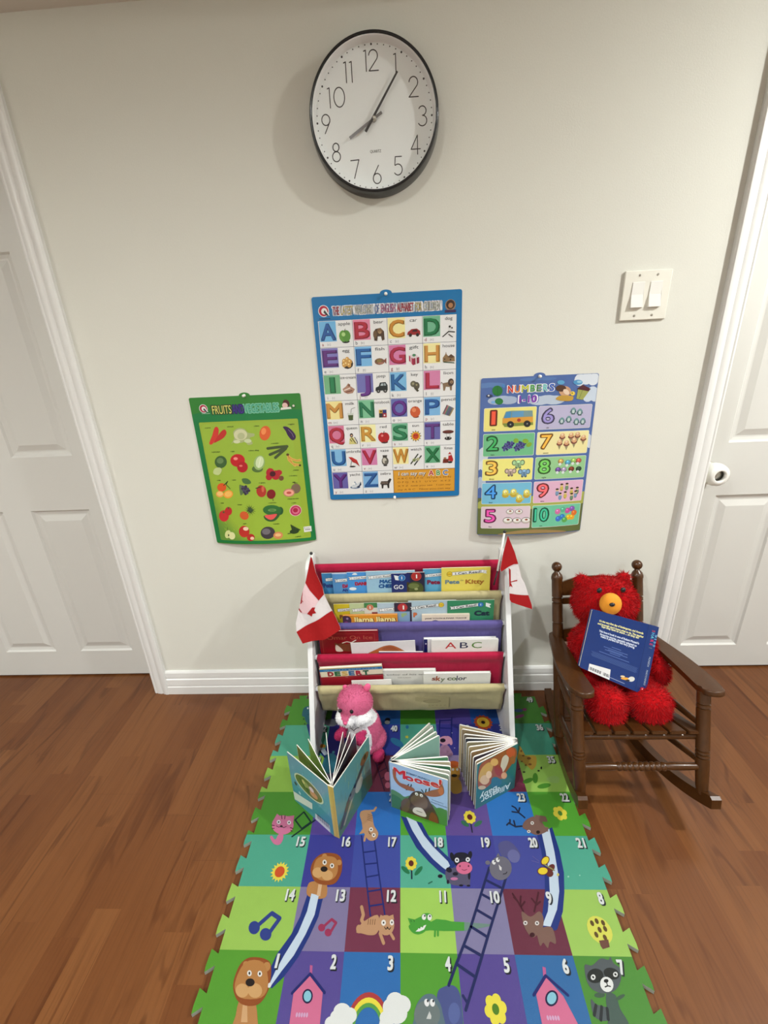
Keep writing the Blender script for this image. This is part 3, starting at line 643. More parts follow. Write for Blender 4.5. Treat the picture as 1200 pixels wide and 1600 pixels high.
# cucumber, bananas
for pts in ([(-0.4285,0.9777),(-0.3975,0.9804),(-0.366,0.982)], [(-0.4243,0.9577),(-0.3952,0.9685),(-0.3683,0.9793)], [(-0.408,0.9471),(-0.3882,0.9623),(-0.3707,0.9755)]): a.line(pts, .0088, (66, 82, 46), 4)
for pts in ([(-0.3674,0.9555),(-0.3657,0.9375),(-0.3534,0.9249),(-0.3361,0.9203)], [(-0.3662,0.9495),(-0.3555,0.9403),(-0.3404,0.9345),(-0.3303,0.9361)], [(-0.3657,0.9535),(-0.363,0.9434),(-0.3569,0.9291),(-0.3482,0.9187)]): a.line(pts, .0072, (222, 178, 88), 4); a.line(pts, .0016, (190, 130, 55), 5)
a.ell([(-0.3674,0.9555),(0.0047,-0.0002),(0.0005,0.004)], (90, 60, 30), 6); a.ell([(-0.3323,0.9193),(0.0036,-0.0001),(0.0004,0.0032)], (60, 45, 25), 6)
# pepper, apples, cabbage, strawberries
a.ell([(-0.5865,0.9397),(0.0199,-0.0007),(0.0037,0.0201)], (60, 95, 50), 4); a.ell([(-0.5877,0.9438),(0.0111,-0.0004),(0.0018,0.0096)], (100, 130, 80), 5); a.smoothpoly([(-0.6106,0.9182),(-0.5938,0.9217),(-0.5873,0.9132),(-0.6004,0.8972),(-0.6176,0.9028)], (190, 205, 140), 5)
a.ell([(-0.5307,0.9429),(0.0238,-0.0009),(0.0035,0.0208)], (190, 25, 35), 4); a.ell([(-0.5183,0.9209),(0.0175,-0.0007),(0.0029,0.0178)], (175, 20, 35), 5); a.ell([(-0.536,0.9491),(0.0071,-0.0003),(0.0008,0.0048)], (235, 140, 130), 6); a.ell([(-0.5228,0.9252),(0.0056,-0.0002),(0.0005,0.0032)], (225, 120, 110), 6)
a.ell([(-0.4706,0.913),(0.0179,-0.0007),(0.0017,0.0114)], (80, 110, 50), 4); a.ell([(-0.4616,0.933),(0.0169,-0.0044),(0.0085,0.0234)], (150, 180, 110), 5); a.ell([(-0.4601,0.935),(0.012,-0.0031),(0.0068,0.0187)], (205, 220, 175), 6); a.line([(-0.4553,0.9489),(-0.466,0.9169)], .0012, (240, 245, 225), 7)
for e in ([(-0.4306,0.8993),(0.0136,-0.0005),(0.0021,0.0147)], [(-0.4137,0.8904),(0.0144,-0.0005),(0.0021,0.0156)], [(-0.4027,0.8983),(0.0104,-0.0004),(0.0012,0.009)], [(-0.4366,0.8851),(0.0104,-0.0004),(0.0015,0.0107)]): a.ell(e, (175, 30, 45), 4)
a.ell([(-0.4232,0.8949),(0.0096,-0.0003),(0.0013,0.009)], (70, 15, 30), 5); a.ell([(-0.3971,0.8795),(0.008,-0.0003),(0.0011,0.0082)], (110, 70, 50), 5); a.poly([(-0.4322,0.9157),(-0.4234,0.9072),(-0.4366,0.8995)], (185, 35, 45), 5)
# oranges, grapes, guavas, melon
a.ell([(-0.5979,0.8553),(0.0155,-0.0005),(0.0026,0.0143)], (215, 85, 35), 4); a.ell([(-0.6083,0.8323),(0.0135,-0.0005),(0.002,0.0111)], (235, 165, 80), 5); a.ell([(-0.5796,0.8313),(0.0166,0.0038),(-0.0011,0.0133)], (240, 160, 60), 5); a.ell([(-0.608,0.8335),(0.0098,-0.0003),(0.0014,0.0076)], (240, 195, 120), 6); a.ell([(-0.5794,0.8321),(0.0124,0.0029),(-0.0007,0.0091)], (240, 185, 95), 6); a.line([(-0.5906,0.8614),(-0.5738,0.8755),(-0.5818,0.8653),(-0.5701,0.8501)], .0022, (40, 60, 30), 6)
for q in range(16): a.ell([(-0.522,0.8441), (.0045, 0), (0, .0045)] if q == 0 else (lambda b: [(b[0]+.013*math.cos(q*2.4)*(q/16)**.5, b[1]+.014*math.sin(q*2.4)*(q/16)**.5), (.0046, 0), (0, .0046)])((-0.5198,0.8449)), (50, 45, 65) if q % 2 else (75, 70, 95), 4+(q % 3)*.5)
a.smoothpoly([(-0.5259,0.8821),(-0.5077,0.8823),(-0.4974,0.8706),(-0.5046,0.8638),(-0.5223,0.8673)], (70, 110, 60), 4); a.smoothpoly([(-0.5375,0.8616),(-0.526,0.857),(-0.5315,0.8487),(-0.5274,0.8358),(-0.539,0.8277)], (90, 115, 70), 4)
a.ell([(-0.4677,0.8388),(0.0163,0.0038),(-0.0021,0.0197)], (175, 50, 40), 4); a.ell([(-0.4366,0.8276),(0.0146,-0.0005),(0.0023,0.0161)], (125, 20, 30), 5); a.ell([(-0.4613,0.8462),(0.0049,-0.0002),(0.0016,0.0109)], (205, 100, 75), 6); a.line([(-0.4844,0.8492),(-0.4696,0.8529)], .0028, (50, 60, 30), 6); a.line([(-0.4328,0.8112),(-0.4328,0.8047)], .0018, (60, 50, 30), 6)
a.ell([(-0.3542,0.8425),(0.0153,-0.0005),(0.002,0.0168)], (120, 100, 80), 4); a.ell([(-0.3781,0.8298),(0.0186,-0.0007),(0.0018,0.0139)], (190, 130, 105), 5); a.ell([(-0.3781,0.8298),(0.0154,-0.0005),(0.0013,0.0106)], (235, 165, 145), 6); a.ell([(-0.3781,0.8298),(0.0081,-0.0003),(0.0005,0.0042)], (190, 80, 65), 7); a.line([(-0.3554,0.8593),(-0.3546,0.8655),(-0.3629,0.8637),(-0.3471,0.8611)], .0014, (50, 50, 30), 6)
# tomatoes, pineapple, watermelon, onion
a.ell([(-0.6076,0.7559),(0.0175,-0.0006),(0.0037,0.0203)], (200, 45, 50), 4); a.ell([(-0.5886,0.773),(0.0125,-0.0004),(0.0026,0.0149)], (190, 40, 45), 5); a.star(*(-0.6061,0.7692), .006, .002, 6, (40, 100, 50), 6); a.star(*(-0.5867,0.7839), .005, .002, 6, (40, 90, 50), 6)
a.ell([(-0.5362,0.7571),(0.0132,-0.0075),(0.0077,0.0126)], (205, 90, 45), 4); a.star(*(-0.5132,0.7757), .0205, .0060, 13, (35, 55, 35), 5, .2); a.star(*(-0.513,0.777), .013, .005, 9, (60, 85, 55), 6, .6)
a.ell([(-0.4401,0.7733),(0.0306,-0.0027),(0.0033,0.0174)], (45, 105, 50), 4); a.ell([(-0.4137,0.7693),(0.0103,-0.0003),(0.0018,0.014)], (35, 85, 45), 4)
for q in (-22, 0, 20): a.line([(lambda b: (b[0]+t*.0125, b[1]+q*.00016*(1.35-t*t)))((-0.4401,0.7733)) for t in (-1, -.5, 0, .5, 1)], .0016, (120, 165, 90), 5)
a.smoothpoly([(-0.4697,0.7549),(-0.4441,0.7594),(-0.4149,0.7606),(-0.4303,0.739),(-0.4498,0.7338),(-0.4656,0.7402)], (50, 90, 45), 5); a.smoothpoly([(-0.4676,0.7549),(-0.4442,0.7585),(-0.4255,0.7588),(-0.438,0.7437),(-0.4529,0.7411)], (225, 85, 85), 6)
a.ell([(-0.3636,0.7677),(0.0197,-0.0007),(0.0024,0.0196)], (225, 190, 190), 4); a.ell([(-0.3632,0.7677),(0.0177,-0.0006),(0.0021,0.0174)], (185, 50, 90), 5); a.ell([(-0.3623,0.7676),(0.0123,-0.0004),(0.0015,0.0122)], (215, 110, 140), 6); a.ell([(-0.3634,0.769),(0.0082,-0.0003),(0.0009,0.0078)], (170, 30, 65), 7)
# pears, peaches, pumpkin, spinach
a.ell([(-0.6045,0.6904),(0.0089,-0.004),(0.0075,0.0144)], (215, 220, 150), 4); a.ell([(-0.5905,0.6853),(0.0119,0.004),(-0.0021,0.013)], (225, 225, 165), 5); a.line([(-0.6021,0.704),(-0.6022,0.7154)], .0012, (70, 60, 30), 5); a.ell([(-0.6021,0.6871),(0.0025,-0.0001),(0.0007,0.0041)], (60, 70, 30), 6)
a.ell([(-0.5445,0.7008),(0.0185,0.0063),(-0.0035,0.0198)], (185, 45, 40), 4); a.ell([(-0.5373,0.711),(0.0093,-0.0003),(0.0011,0.0068)], (235, 205, 175), 5); a.ell([(-0.524,0.6801),(0.0136,-0.0004),(0.002,0.0128)], (180, 45, 40), 5); a.ell([(-0.5193,0.6772),(0.0068,-0.0002),(0.0009,0.0055)], (240, 200, 170), 6)
a.ell([(-0.4637,0.6951),(0.0244,-0.0008),(0.0031,0.0217)], (60, 55, 62), 4); a.ell([(-0.4685,0.6998),(0.0143,-0.0005),(0.0016,0.0108)], (110, 105, 112), 5); a.ell([(-0.43,0.6849),(0.016,-0.0005),(0.0017,0.0127)], (210, 135, 85), 5); a.ell([(-0.4298,0.6863),(0.0101,-0.0003),(0.0007,0.0055)], (235, 190, 130), 6)
for q in range(9): b_ = (-0.3797,0.6924); a.line([b_, (b_[0]+.0035*q-.004, b_[1]+.026-.0024*q)], .0036, (40, 60+6*(q % 3), 35), 4+.1*q)
a.ell([(-0.3753,0.6946),(0.0151,-0.0005),(0.001,0.0081)], (35, 60, 32), 5); a.line([(-0.3971,0.6884),(-0.3693,0.6921)], .003, (45, 70, 35), 5)
for t, x_, z_, w_ in (('carrot', *(-0.6084,1.05), .018), ('broccoli', *(-0.5369,1.051), .020), ('lemon', *(-0.4536,1.05), .016), ('eggplant', *(-0.3449,1.051), .021), ('cucumber', *(-0.4035,0.9936), .024), ('green pepper', *(-0.5962,0.9734), .028), ('apple', *(-0.5426,0.973), .013), ('chinese cabbage', *(-0.4741,0.9735), .034), ('banana', *(-0.3472,0.9044), .018), ('strawberry', *(-0.3581,0.8864), .026), ('orange', *(-0.6036,0.8799), .012), ('grape', *(-0.5527,0.8797), .013), ('guava', *(-0.4614,0.8673), .021), ('honey dew melon', *(-0.3668,0.8089), .037), ('tomato', *(-0.6055,0.802), .011), ('pineapple', *(-0.5465,0.7956), .016), ('watermelon', *(-0.4366,0.7984), .026), ('onion', *(-0.3661,0.7947), .015), ('peach', *(-0.5386,0.7291), .011), ('pumpkin', *(-0.4321,0.7257), .021), ('spinach', *(-0.3649,0.676), .019)):
    a.text('o '+t, x_, z_, .0042, (35, 55, 20), 4, w=w_, bold=.03)
def fmap(x, z, h):
    u = (x-FX0)/(FX1-FX0)*2-1; v = max(0, min(1.03, (FZ1-z)/(FZ1-FZ0)))
    return (x, -0.0022-h-(0.021*(1-u*u)+0.003)*v**2.2, z)
p2 = a.mesh('wall_poster', fmap, M_poster, None, 0.0002, outline=hanger_outline(FX0, FX1, FZ0, FZ1, .005, -.4775), basec=(45, 125, 45), edgec=(205, 205, 200), thick=0.0006, sub=(0.025, 0.03))
tag(p2, 'green fruits and vegetables chart with its bottom edge curling off the wall', 'poster', 'wall charts')
a = Art(); a.rect(-.006, .0035, .007, .0050, (150, 150, 155), 1)
for q in range(14): a.rect(-.0085+q*.00125, -.0045, -.0085+q*.00125+.0004+.0004*(q % 3 == 0), .001, (40, 40, 45), 1)
a.rect(-.0105, .0035, -.008, .006, (30, 30, 35), 1)
sx, sz = (-0.3306,0.6999)
a.mesh('price_sticker', lambda x, z, h: (sx+x, fmap(sx+x, sz+z, 0)[1]-.0013-h, sz+z), M_cover, p2, .0001, outline=[(-.0125, -.0105), (.0125, -.0095), (.0125, .0095), (-.0125, .0085)], basec=(230, 230, 228), thick=.0003)
pin(-.4775, -0.0025, 1.1425, 'white push pin through the tab on top of the green fruit chart')

# --- numbers poster
NX0, NX1, NZ0, NZ1 = 0.2335, 0.5735, 0.6625, 1.1612
a = Art()
a.poly([(NX0+.001, .79), (NX1-.001, .79), (NX1-.001, NZ0+.002), (NX0+.001, NZ0+.002)], (95, 105, 60), 1)
a.smoothpoly([(NX0+.001, .775), (.30, .80), (.36, .785), (.42, .795), (.50, .782), (NX1-.001, .80), (NX1-.001, .76), (.45, .75), (NX0+.001, .755)], (165, 170, 85), 1.5)
a.smoothpoly([(.30, .664), (.35, .676), (.42, .680), (.50, .672), (.52, .664), (.40, .668)], (150, 125, 80), 2)
for (x, z, rx, rz, co) in ((.54, 1.145, .055, .03, (215, 222, 232)), (.56, 1.10, .03, .05, (200, 212, 228)), (.245, .93, .02, .05, (200, 208, 220)), (.24, .90, .02, .03, (215, 220, 228)), (.565, .96, .015, .05, (205, 212, 222)), (.30, 1.095, .05, .02, (165, 180, 205)), (.43, 1.09, .06, .022, (185, 198, 216)), (.26, 1.14, .05, .012, (90, 125, 180)), (.40, 1.152, .06, .008, (85, 120, 178)), (.24, .84, .02, .03, (170, 185, 205))):
    for q in range(3): a.circ(x+(q-1)*rx*.35, z+(q % 2)*rz*.1, rx*.55 if x+rx < NX1+.02 and x-rx > NX0-.03 else rx*.3, co, 1.3+.05*q, min(rz*.6, .02), n=14)
a.V = [(min(max(x, NX0+.001), NX1-.001), min(max(z, NZ0+.001), NZ1-.001), l) for x, z, l in a.V]
ncol = [(205, 60, 45), (220, 130, 50), (190, 195, 60), (80, 160, 80), (60, 120, 70), (110, 190, 190), (60, 100, 190)]
x = .3115
for ch, co in zip('NUMBERS', ncol):
    w_ = .0235 if ch == 'M' else .0185 if ch in 'NU' else .0168; a.text(ch, x+w_/2, 1.1270, .0215, (60, 90, 170), 3, w=w_, bold=.10); a.text(ch, x+w_/2, 1.127, .0210, (232, 232, 238), 4.5, w=w_-.001, bold=.06); a.text(ch, x+w_/2, 1.127, .0195, co, 6, w=w_-.004, bold=.03); x += w_+.0017
a.text('1-10', .374, 1.0965, .0225, (70, 90, 175), 3, w=.060, bold=.10); a.text('1-10', .374, 1.0965, .022, (235, 235, 240), 4, w=.0565, bold=.06); a.text('1-10', .374, 1.0965, .0195, (130, 60, 175), 6.2, w=.050, bold=.045)
# decorations of the heading
a.ell([(0.2827,1.124),(0.0152,-0.0007),(-0.0007,0.0149)], (30, 115, 50), 4); a.ell([(0.2889,1.093),(0.0122,-0.0005),(-0.0005,0.0096)], (35, 120, 55), 4); a.line([(0.282,1.138),(0.2847,1.109)], .0008, (20, 80, 35), 5); a.ell([(0.2999,1.137),(0.0042,-0.0048),(0.003,0.0025)], (70, 130, 190), 4); a.ell([(0.2598,1.11),(0.0097,-0.0004),(-0.0002,0.0048)], (50, 60, 90), 4); a.ell([(0.2574,1.111),(0.0028,-0.0001),(-0.0001,0.0024)], (220, 220, 220), 5); a.ell([(0.2717,1.091),(0.0063,-0.0003),(-0.0002,0.0041)], (120, 170, 220), 4)
a.ell([(0.4805,1.114),(0.0177,-0.0008),(-0.0015,0.0148)], (200, 155, 120), 4); a.ell([(0.4678,1.123),(0.015,-0.0006),(-0.0009,0.0094)], (80, 50, 35), 5); a.ell([(0.4842,1.112),(0.0085,-0.0069),(0.0039,0.005)], (230, 205, 180), 5); a.smoothpoly([(0.4553,1.093),(0.4664,1.102),(0.4904,1.101),(0.506,1.098),(0.5022,1.086),(0.4713,1.087)], (190, 150, 60), 5); a.ell([(0.5034,1.107),(0.0068,-0.0003),(-0.0006,0.0061)], (235, 205, 80), 6); a.ell([(0.5015,1.108),(0.0017,-0.0001),(-0.0002,0.0017)], (30, 30, 30), 7); a.ell([(0.4662,1.14),(0.0108,-0.0005),(-0.0006,0.006)], (90, 160, 205), 4); a.ell([(0.5153,1.138),(0.0135,-0.0006),(-0.0008,0.0073)], (80, 150, 200), 4); a.ell([(0.5195,1.139),(0.0074,-0.0003),(-0.0004,0.0033)], (150, 200, 225), 5)
a.poly([(0.5153,1.091),(0.5184,1.124),(0.5532,1.116),(0.5345,1.087)], (160, 165, 90), 4); a.poly([(0.5139,1.119),(0.5295,1.131),(0.5546,1.118),(0.5487,1.111)], (80, 30, 45), 5); a.line([(0.5313,1.115),(0.5237,1.092)], .001, (90, 110, 50), 5)
bx = [(.2455, .402), (.4085, .565)]; bz = [(1.074, 1.003), (.996, .925), (.918, .847), (.840, .769), (.761, .686)]
bcol = [(232, 222, 130), (110, 185, 135), (235, 228, 130), (115, 185, 215), (215, 195, 205), (185, 180, 210), (235, 225, 165), (150, 200, 145), (220, 175, 200), (110, 190, 155)]
dcol = [(190, 60, 35), (40, 140, 70), (225, 160, 60), (45, 120, 190), (190, 60, 140), (120, 110, 165), (225, 150, 50), (90, 165, 70), (205, 80, 85), (40, 150, 115)]
names = 'one two three four five six seven eight nine ten'.split()
for k in range(10):
    c_, r = divmod(k, 5); (x0, x1), (z1, z0) = bx[c_], bz[r]
    a.rrect(x0, z0, x1, z1, .004, (225, 228, 220), 2); a.rrect(x0+.0012, z0+.0012, x1-.0012, z1-.0012, .0035, bcol[k], 3)
    nx = x0+.029; nz = (z0+z1)/2+.006; wd = .042 if k == 9 else .012 if k == 0 else .030
    dk = tuple(v*.5 for v in dcol[k])
    a.text(str(k+1), nx, nz, .043, dk, 4, w=wd+.004, bold=.055); a.text(str(k+1), nx, nz, .041, dcol[k], 5, w=wd+.0005, bold=.012); a.text(str(k+1), nx, nz, .040, tuple(min(255, v*1.15+22) for v in dcol[k]), 6, w=wd-.001, bold=-.02)
    a.text(names[k], nx+.001, z0+.006, .005, (40, 40, 40), 4, bold=.03)
# 1: bus
a.poly([(0.3014,1.037),(0.3107,1.062),(0.328,1.064),(0.39,1.062),(0.3924,1.039),(0.3014,1.037)], (120, 150, 150), 4); a.poly([(0.3015,1.036),(0.3019,1.043),(0.392,1.044),(0.3939,1.019),(0.3088,1.018),(0.3021,1.023)], (215, 155, 60), 5); a.poly([(0.302,1.027),(0.3933,1.027),(0.3939,1.019),(0.3088,1.016)], (125, 140, 60), 6); a.poly([(0.3064,1.042),(0.3125,1.06),(0.3264,1.062),(0.3257,1.043)], (70, 140, 190), 6)
for q in range(4): a.poly([(x_+.0076*q-.0002*q, z_+.0006*q) for x_, z_ in [(0.3289,1.06),(0.3415,1.06),(0.3417,1.044),(0.3291,1.044)]], (95, 150, 190), 6)
for e in ([(0.3261,1.023),(0.0106,-0.0004),(-0.0006,0.01)], [(0.3761,1.023),(0.0106,-0.0004),(-0.0007,0.01)]): a.ell(e, (35, 35, 35), 7); a.ell([e[0], (.0022, 0), (0, .0022)], (150, 150, 145), 8)
a.ell([(0.3507,1.035),(0.0056,-0.0002),(-0.0003,0.005)], (170, 60, 40), 7)
# 2: grapes
for (px_, pz_) in ((0.3216,0.9571), (0.3575,0.9557)):
    for q in range(22):
        t = q*2.4; r = .0165*(q/22)**.5; a.circ(px_+r*math.cos(t)*1.05, pz_+r*math.sin(t)*.8+r*math.cos(t)*.35, .0036, (55, 50, 110) if q % 2 else (80, 75, 145), 4+.05*q, n=8)
for e in ([(0.3457,0.9727),(0.0079,-0.0003),(-0.0004,0.0073)], [(0.3744,0.9704),(0.0093,-0.0004),(-0.0005,0.0073)], [(0.3859,0.959),(0.0077,0.0045),(-0.0036,0.0059)]): a.ell(e, (130, 170, 50), 6)
# 3: elephants
for (px_, pz_), co, r in (((0.3562,0.9016), (140, 175, 130), 1.1), ((0.3333,0.8757), (170, 150, 140), 1), ((0.3756,0.8722), (110, 145, 175), 1.05)):
    s = .0085*r; dk = tuple(v*.65 for v in co)
    for sg in (-1, 1): a.circ(px_+sg*1.35*s, pz_+.2*s, .8*s, dk, 4, .95*s); a.circ(px_+sg*1.35*s, pz_+.2*s, .5*s, tuple(min(255, v*1.2) for v in co), 5, .65*s); a.circ(px_+sg*.55*s, pz_-1.4*s, .45*s, dk, 4, .5*s)
    a.circ(px_, pz_-.6*s, 1.0*s, co, 5, .9*s); a.circ(px_, pz_+.2*s, 1.0*s, co, 6, .9*s); a.circ(px_, pz_+.5*s, .55*s, tuple(min(255, v*1.35) for v in co), 7, .35*s); a.line([(px_, pz_), (px_, pz_-.9*s), (px_+.3*s, pz_-1.1*s)], .0018, dk, 8)
# 4: ducklings
for (px_, pz_) in ((0.3205,0.8057), (0.3458,0.8068), (0.3644,0.7881), (0.3869,0.8034)):
    a.circ(px_, pz_-.007, .0110, (190, 165, 60), 4, .009); a.circ(px_, pz_+.003, .0098, (215, 205, 90), 5); a.circ(px_-.001, pz_+.005, .0055, (240, 238, 170), 6); a.circ(px_+.012, pz_-.004, .005, (205, 190, 80), 4.5, .003, 40); a.circ(px_+.001, pz_+.003, .0012, (40, 50, 40), 7); a.circ(px_+.002, pz_-.001, .0022, (215, 130, 50), 7, .0012); a.line([(px_-.004, pz_-.013), (px_+.004, pz_-.013)], .0014, (190, 110, 40), 4)
# 5: egg bowls
for (px_, pz_), r in (((0.337,0.7431), .9), ((0.3654,0.7422), .9), ((0.331,0.7135), 1.15), ((0.3604,0.7125), 1.05), ((0.3893,0.7124), 1.1)):
    s = .0105*r; a.circ(px_, pz_, s*1.3, (60, 50, 55), 4, s*.95); a.circ(px_, pz_-.1*s, s*1.2, (195, 185, 175), 5, s*.8); a.circ(px_, pz_+.2*s, s*1.12, (230, 230, 225), 6, s*.6); a.circ(px_+.1*s, pz_+.25*s, s*.42, (150, 80, 60), 7, s*.28)
# 6: penguins
for (px_, pz_) in ((0.5106,1.055), (0.53,1.051), (0.4789,1.027), (0.4993,1.031), (0.5227,1.023), (0.5418,1.023)):
    a.circ(px_, pz_, .0082, (75, 110, 115), 4, .0095); a.circ(px_, pz_+.005, .0058, (110, 150, 155), 5); a.circ(px_, pz_-.001, .0042, (190, 205, 205), 6, .0055); a.line([(px_-.009, pz_-.003), (px_-.004, pz_+.002), (px_+.004, pz_+.002), (px_+.009, pz_-.003)], .002, (65, 95, 100), 4); a.line([(px_-.004, pz_-.0085), (px_+.005, pz_-.0085)], .0022, (60, 80, 85), 5)
# 7: ice creams
for (px_, pz_) in ((0.4852,0.9799), (0.5115,0.9807), (0.5307,0.9817), (0.5494,0.9719), (0.4783,0.9602), (0.4998,0.9575), (0.5221,0.9639)):
    a.poly([(px_-.006, pz_-.005), (px_+.006, pz_-.005), (px_+.001, pz_-.021)], (150, 140, 105), 4); a.circ(px_, pz_-.003, .0092, (130, 70, 60), 5, .0055); a.circ(px_, pz_+.003, .0072, (215, 165, 120), 6); a.circ(px_-.001, pz_+.006, .0036, (235, 205, 170), 7)
# 8: bubbles and toys
for (px_, pz_), co in (((0.4874,0.9023), (200, 160, 90)), ((0.5094,0.8977), (90, 160, 195)), ((0.5269,0.9027), (150, 190, 100)), ((0.5423,0.9021), (190, 90, 80)), ((0.4809,0.876), (110, 80, 150)), ((0.499,0.8754), (165, 150, 180)), ((0.5224,0.8764), (120, 60, 45)), ((0.5453,0.8756), (45, 70, 55))):
    a.circ(px_, pz_, .0092, tuple(v*.7 for v in co), 4, .0082); a.circ(px_, pz_+.001, .0075, co, 5, .0066); a.circ(px_-.001, pz_+.003, .0030, tuple(min(255, v*1.4) for v in co), 6); a.circ(px_-.002, pz_-.009, .0045, (215, 222, 222), 5)
# 9: children
for q, (px_, pz_) in enumerate(((0.4972,0.8192), (0.5136,0.8206), (0.4839,0.8039), (0.53,0.8043), (0.5482,0.8056), (0.4945,0.7896), (0.5108,0.7931), (0.5319,0.7863), (0.544,0.7939))):
    a.circ(px_, pz_-.005, .0056, [(200, 180, 90), (110, 140, 110), (120, 150, 180)][q % 3], 4, .0090); a.circ(px_, pz_+.006, .0048, (225, 195, 150), 5); a.circ(px_-.0005, pz_+.0085, .0048, (70, 55, 50), 6, .0030); a.line([(px_-.002, pz_-.010), (px_-.002, pz_-.013)], .0015, (100, 50, 40), 4); a.line([(px_+.002, pz_-.010), (px_+.002, pz_-.013)], .0015, (100, 50, 40), 4)
# 10: balloons
for (px_, pz_), co in (((0.4909,0.7372), (200, 110, 160)), ((0.5076,0.7428), (90, 170, 140)), ((0.5231,0.7382), (190, 80, 150)), ((0.5374,0.7438), (130, 90, 170)), ((0.5454,0.7292), (215, 110, 50)), ((0.4944,0.7123), (60, 110, 195)), ((0.507,0.7181), (50, 120, 190)), ((0.5156,0.7075), (90, 160, 80)), ((0.528,0.7154), (220, 180, 50)), ((0.5393,0.715), (225, 165, 50))):
    a.circ(px_, pz_, .0092, co, 4, .0095); a.circ(px_-.002, pz_+.003, .0025, tuple(min(255, v*1.3+20) for v in co), 5)
def nmap(x, z, h):
    u = (x-NX0)/(NX1-NX0)*2-1; v = max(0, min(1.03, (NZ1-z)/(NZ1-NZ0)))
    return (x, -0.0022-h-(0.016*(1-u*u)+0.010*(1-u)*.5+.002)*v**2.0, z)
p3 = a.mesh('wall_poster', nmap, M_poster, None, 0.0002, outline=hanger_outline(NX0, NX1, NZ0, NZ1, .006, .403), basec=(78, 105, 165), edgec=(205, 205, 205), thick=0.0006, sub=(0.025, 0.03))
tag(p3, 'pale blue numbers chart with ten coloured boxes, right of the alphabet chart', 'poster', 'wall charts')
pin(.403, -0.0025, 1.1600, 'white push pin through the tab on top of the numbers chart')

# ------------------------------------------------------------------ light switch
sw = empty('light_switch', (.6704, 0, 1.3594), 'double white rocker light switch on the wall beside the right door', 'light switch')
bm = bmesh.new(); add_box(bm, (.6704, -0.0035, 1.3597), (.1245, .007, .1235), None, .0045, 3)
finish('switch_plate', bm, M_plate, sw, True); 
for o_ in (sw.children[0],): smooth_by_angle(o_, 30)
for x in (.6470, .6943):
    bm = bmesh.new()
    add_prism(bm, [(-.0065, 1.3935), (-.0085, 1.3925), (-.0088, 1.362), (-.0155, 1.3305), (-.0065, 1.3290)], 0, x-.0162, x+.0162, .0006)
    finish('switch_rocker', bm, M_whitep, sw)
    for z in (1.4095, 1.3100):
        bm = bmesh.new(); add_lathe(bm, [(.0032, 0), (.0032, .6), (.0022, 1)], (x, -.0065, z), (x, -.0082, z), 12); add_box(bm, (x, -.0083, z), (.0045, .0003, .0008)); finish('screw', bm, M_steel, sw)

# ------------------------------------------------------------------ foam play mat
GX, GY, S_ = -0.4175, -0.9335, 0.1252       # lower left corner of the grid of squares
MH = 0.012
a = Art()
rowc = [
 [(88, 158, 46), (88, 74, 150), (44, 110, 180), (84, 158, 48), (88, 72, 148), (48, 108, 168), (76, 142, 50)],
 [(160, 202, 90), (132, 122, 164), (118, 50, 76), (166, 212, 94), (134, 128, 168), (108, 44, 66), (162, 204, 96)],
 [(80, 172, 144), (58, 60, 152), (64, 78, 166), (86, 178, 150), (64, 66, 156), (68, 76, 160), (82, 174, 148)],
 [(78, 152, 46), (94, 72, 160), (44, 114, 196), (84, 166, 46), (100, 76, 152), (44, 120, 200), (84, 164, 50)],
 [(150, 198, 80), (134, 122, 160), (112, 44, 68), (160, 205, 85), (150, 132, 180), (122, 42, 72), (158, 205, 92)],
 [(86, 178, 148), (46, 42, 118), (52, 66, 156), (84, 170, 146), (62, 60, 150), (56, 64, 150), (70, 158, 130)],
 [(80, 152, 46), (92, 76, 160), (40, 98, 170), (76, 150, 46), (92, 76, 164), (42, 94, 180), (70, 142, 44)]]
mx0, mx1, my0, my1 = -0.4515, 0.4600, -0.9700, -0.058
for r in range(7):
    for c_ in range(7):
        x0 = GX+S_*c_ if c_ else mx0; x1 = GX+S_*(c_+1) if c_ < 6 else mx1
        y0 = GY+S_*r if r else my0; y1 = GY+S_*(r+1)
        if r == 6: y1 = my1
        a.rect(x0, y0, x1, y1, rowc[r][c_], 1)
# interlocking teeth along both long edges and at the wall end
teeth = []
P_ = 0.0653
def edge_color(y): return rowc[max(0, min(6, int((y-GY)/S_)))]
out_l, out_r = [], []
for k in range(14):
    y = -0.9775+P_*k
    if y+.045 > my1-.004: break
    for sgn, xb, yo, o in ((-1, mx0, 0.0, out_l), (1, mx1, -0.0155, out_r)):
        yy = y+yo
        t = [(xb, yy+.0115), (xb+sgn*.0195, yy), (xb+sgn*.0205, yy+.012), (xb+sgn*.0185, yy+.0400), (xb, yy+.0315)]
        o.append(t); 
        cx_ = 0 if sgn < 0 else 6
        yb = GY+S_*round((yy+.02-GY)/S_)
        # colour of the tooth follows the row colours, split where a row boundary crosses it
        if yy+.0125 < yb < yy+.0305:
            tlo = [t[0], t[1], (t[2][0], min(t[2][1], yb)), (xb+sgn*.0195, yb), (xb, yb)] ; thi = [(xb, yb), (xb+sgn*.0195, yb), t[3], t[4]]
            a.poly(tlo, edge_color(yb-.01)[cx_], 1); a.poly(thi, edge_color(yb+.01)[cx_], 1)
        else: a.poly(t, edge_color(yy+.02)[cx_], 1)
top_t = []
for k in range(13):
    x = -.437+P_*k*1.04
    if x+.05 > mx1: break
    t = [(x+.0315, my1), (x+.038, my1+.017), (x+.004, my1+.017), (x+.0115, my1)]
    top_t.append(t); c_ = max(0, min(6, int((x+.02-GX)/S_))); a.poly(t, rowc[6][c_], 1)
outline = [(mx0, my0), (mx1, my0)]
for t in out_r: outline += t
outline += [(mx1, my1-.012), (mx1-.012, my1)]
for t in reversed(top_t): outline += t
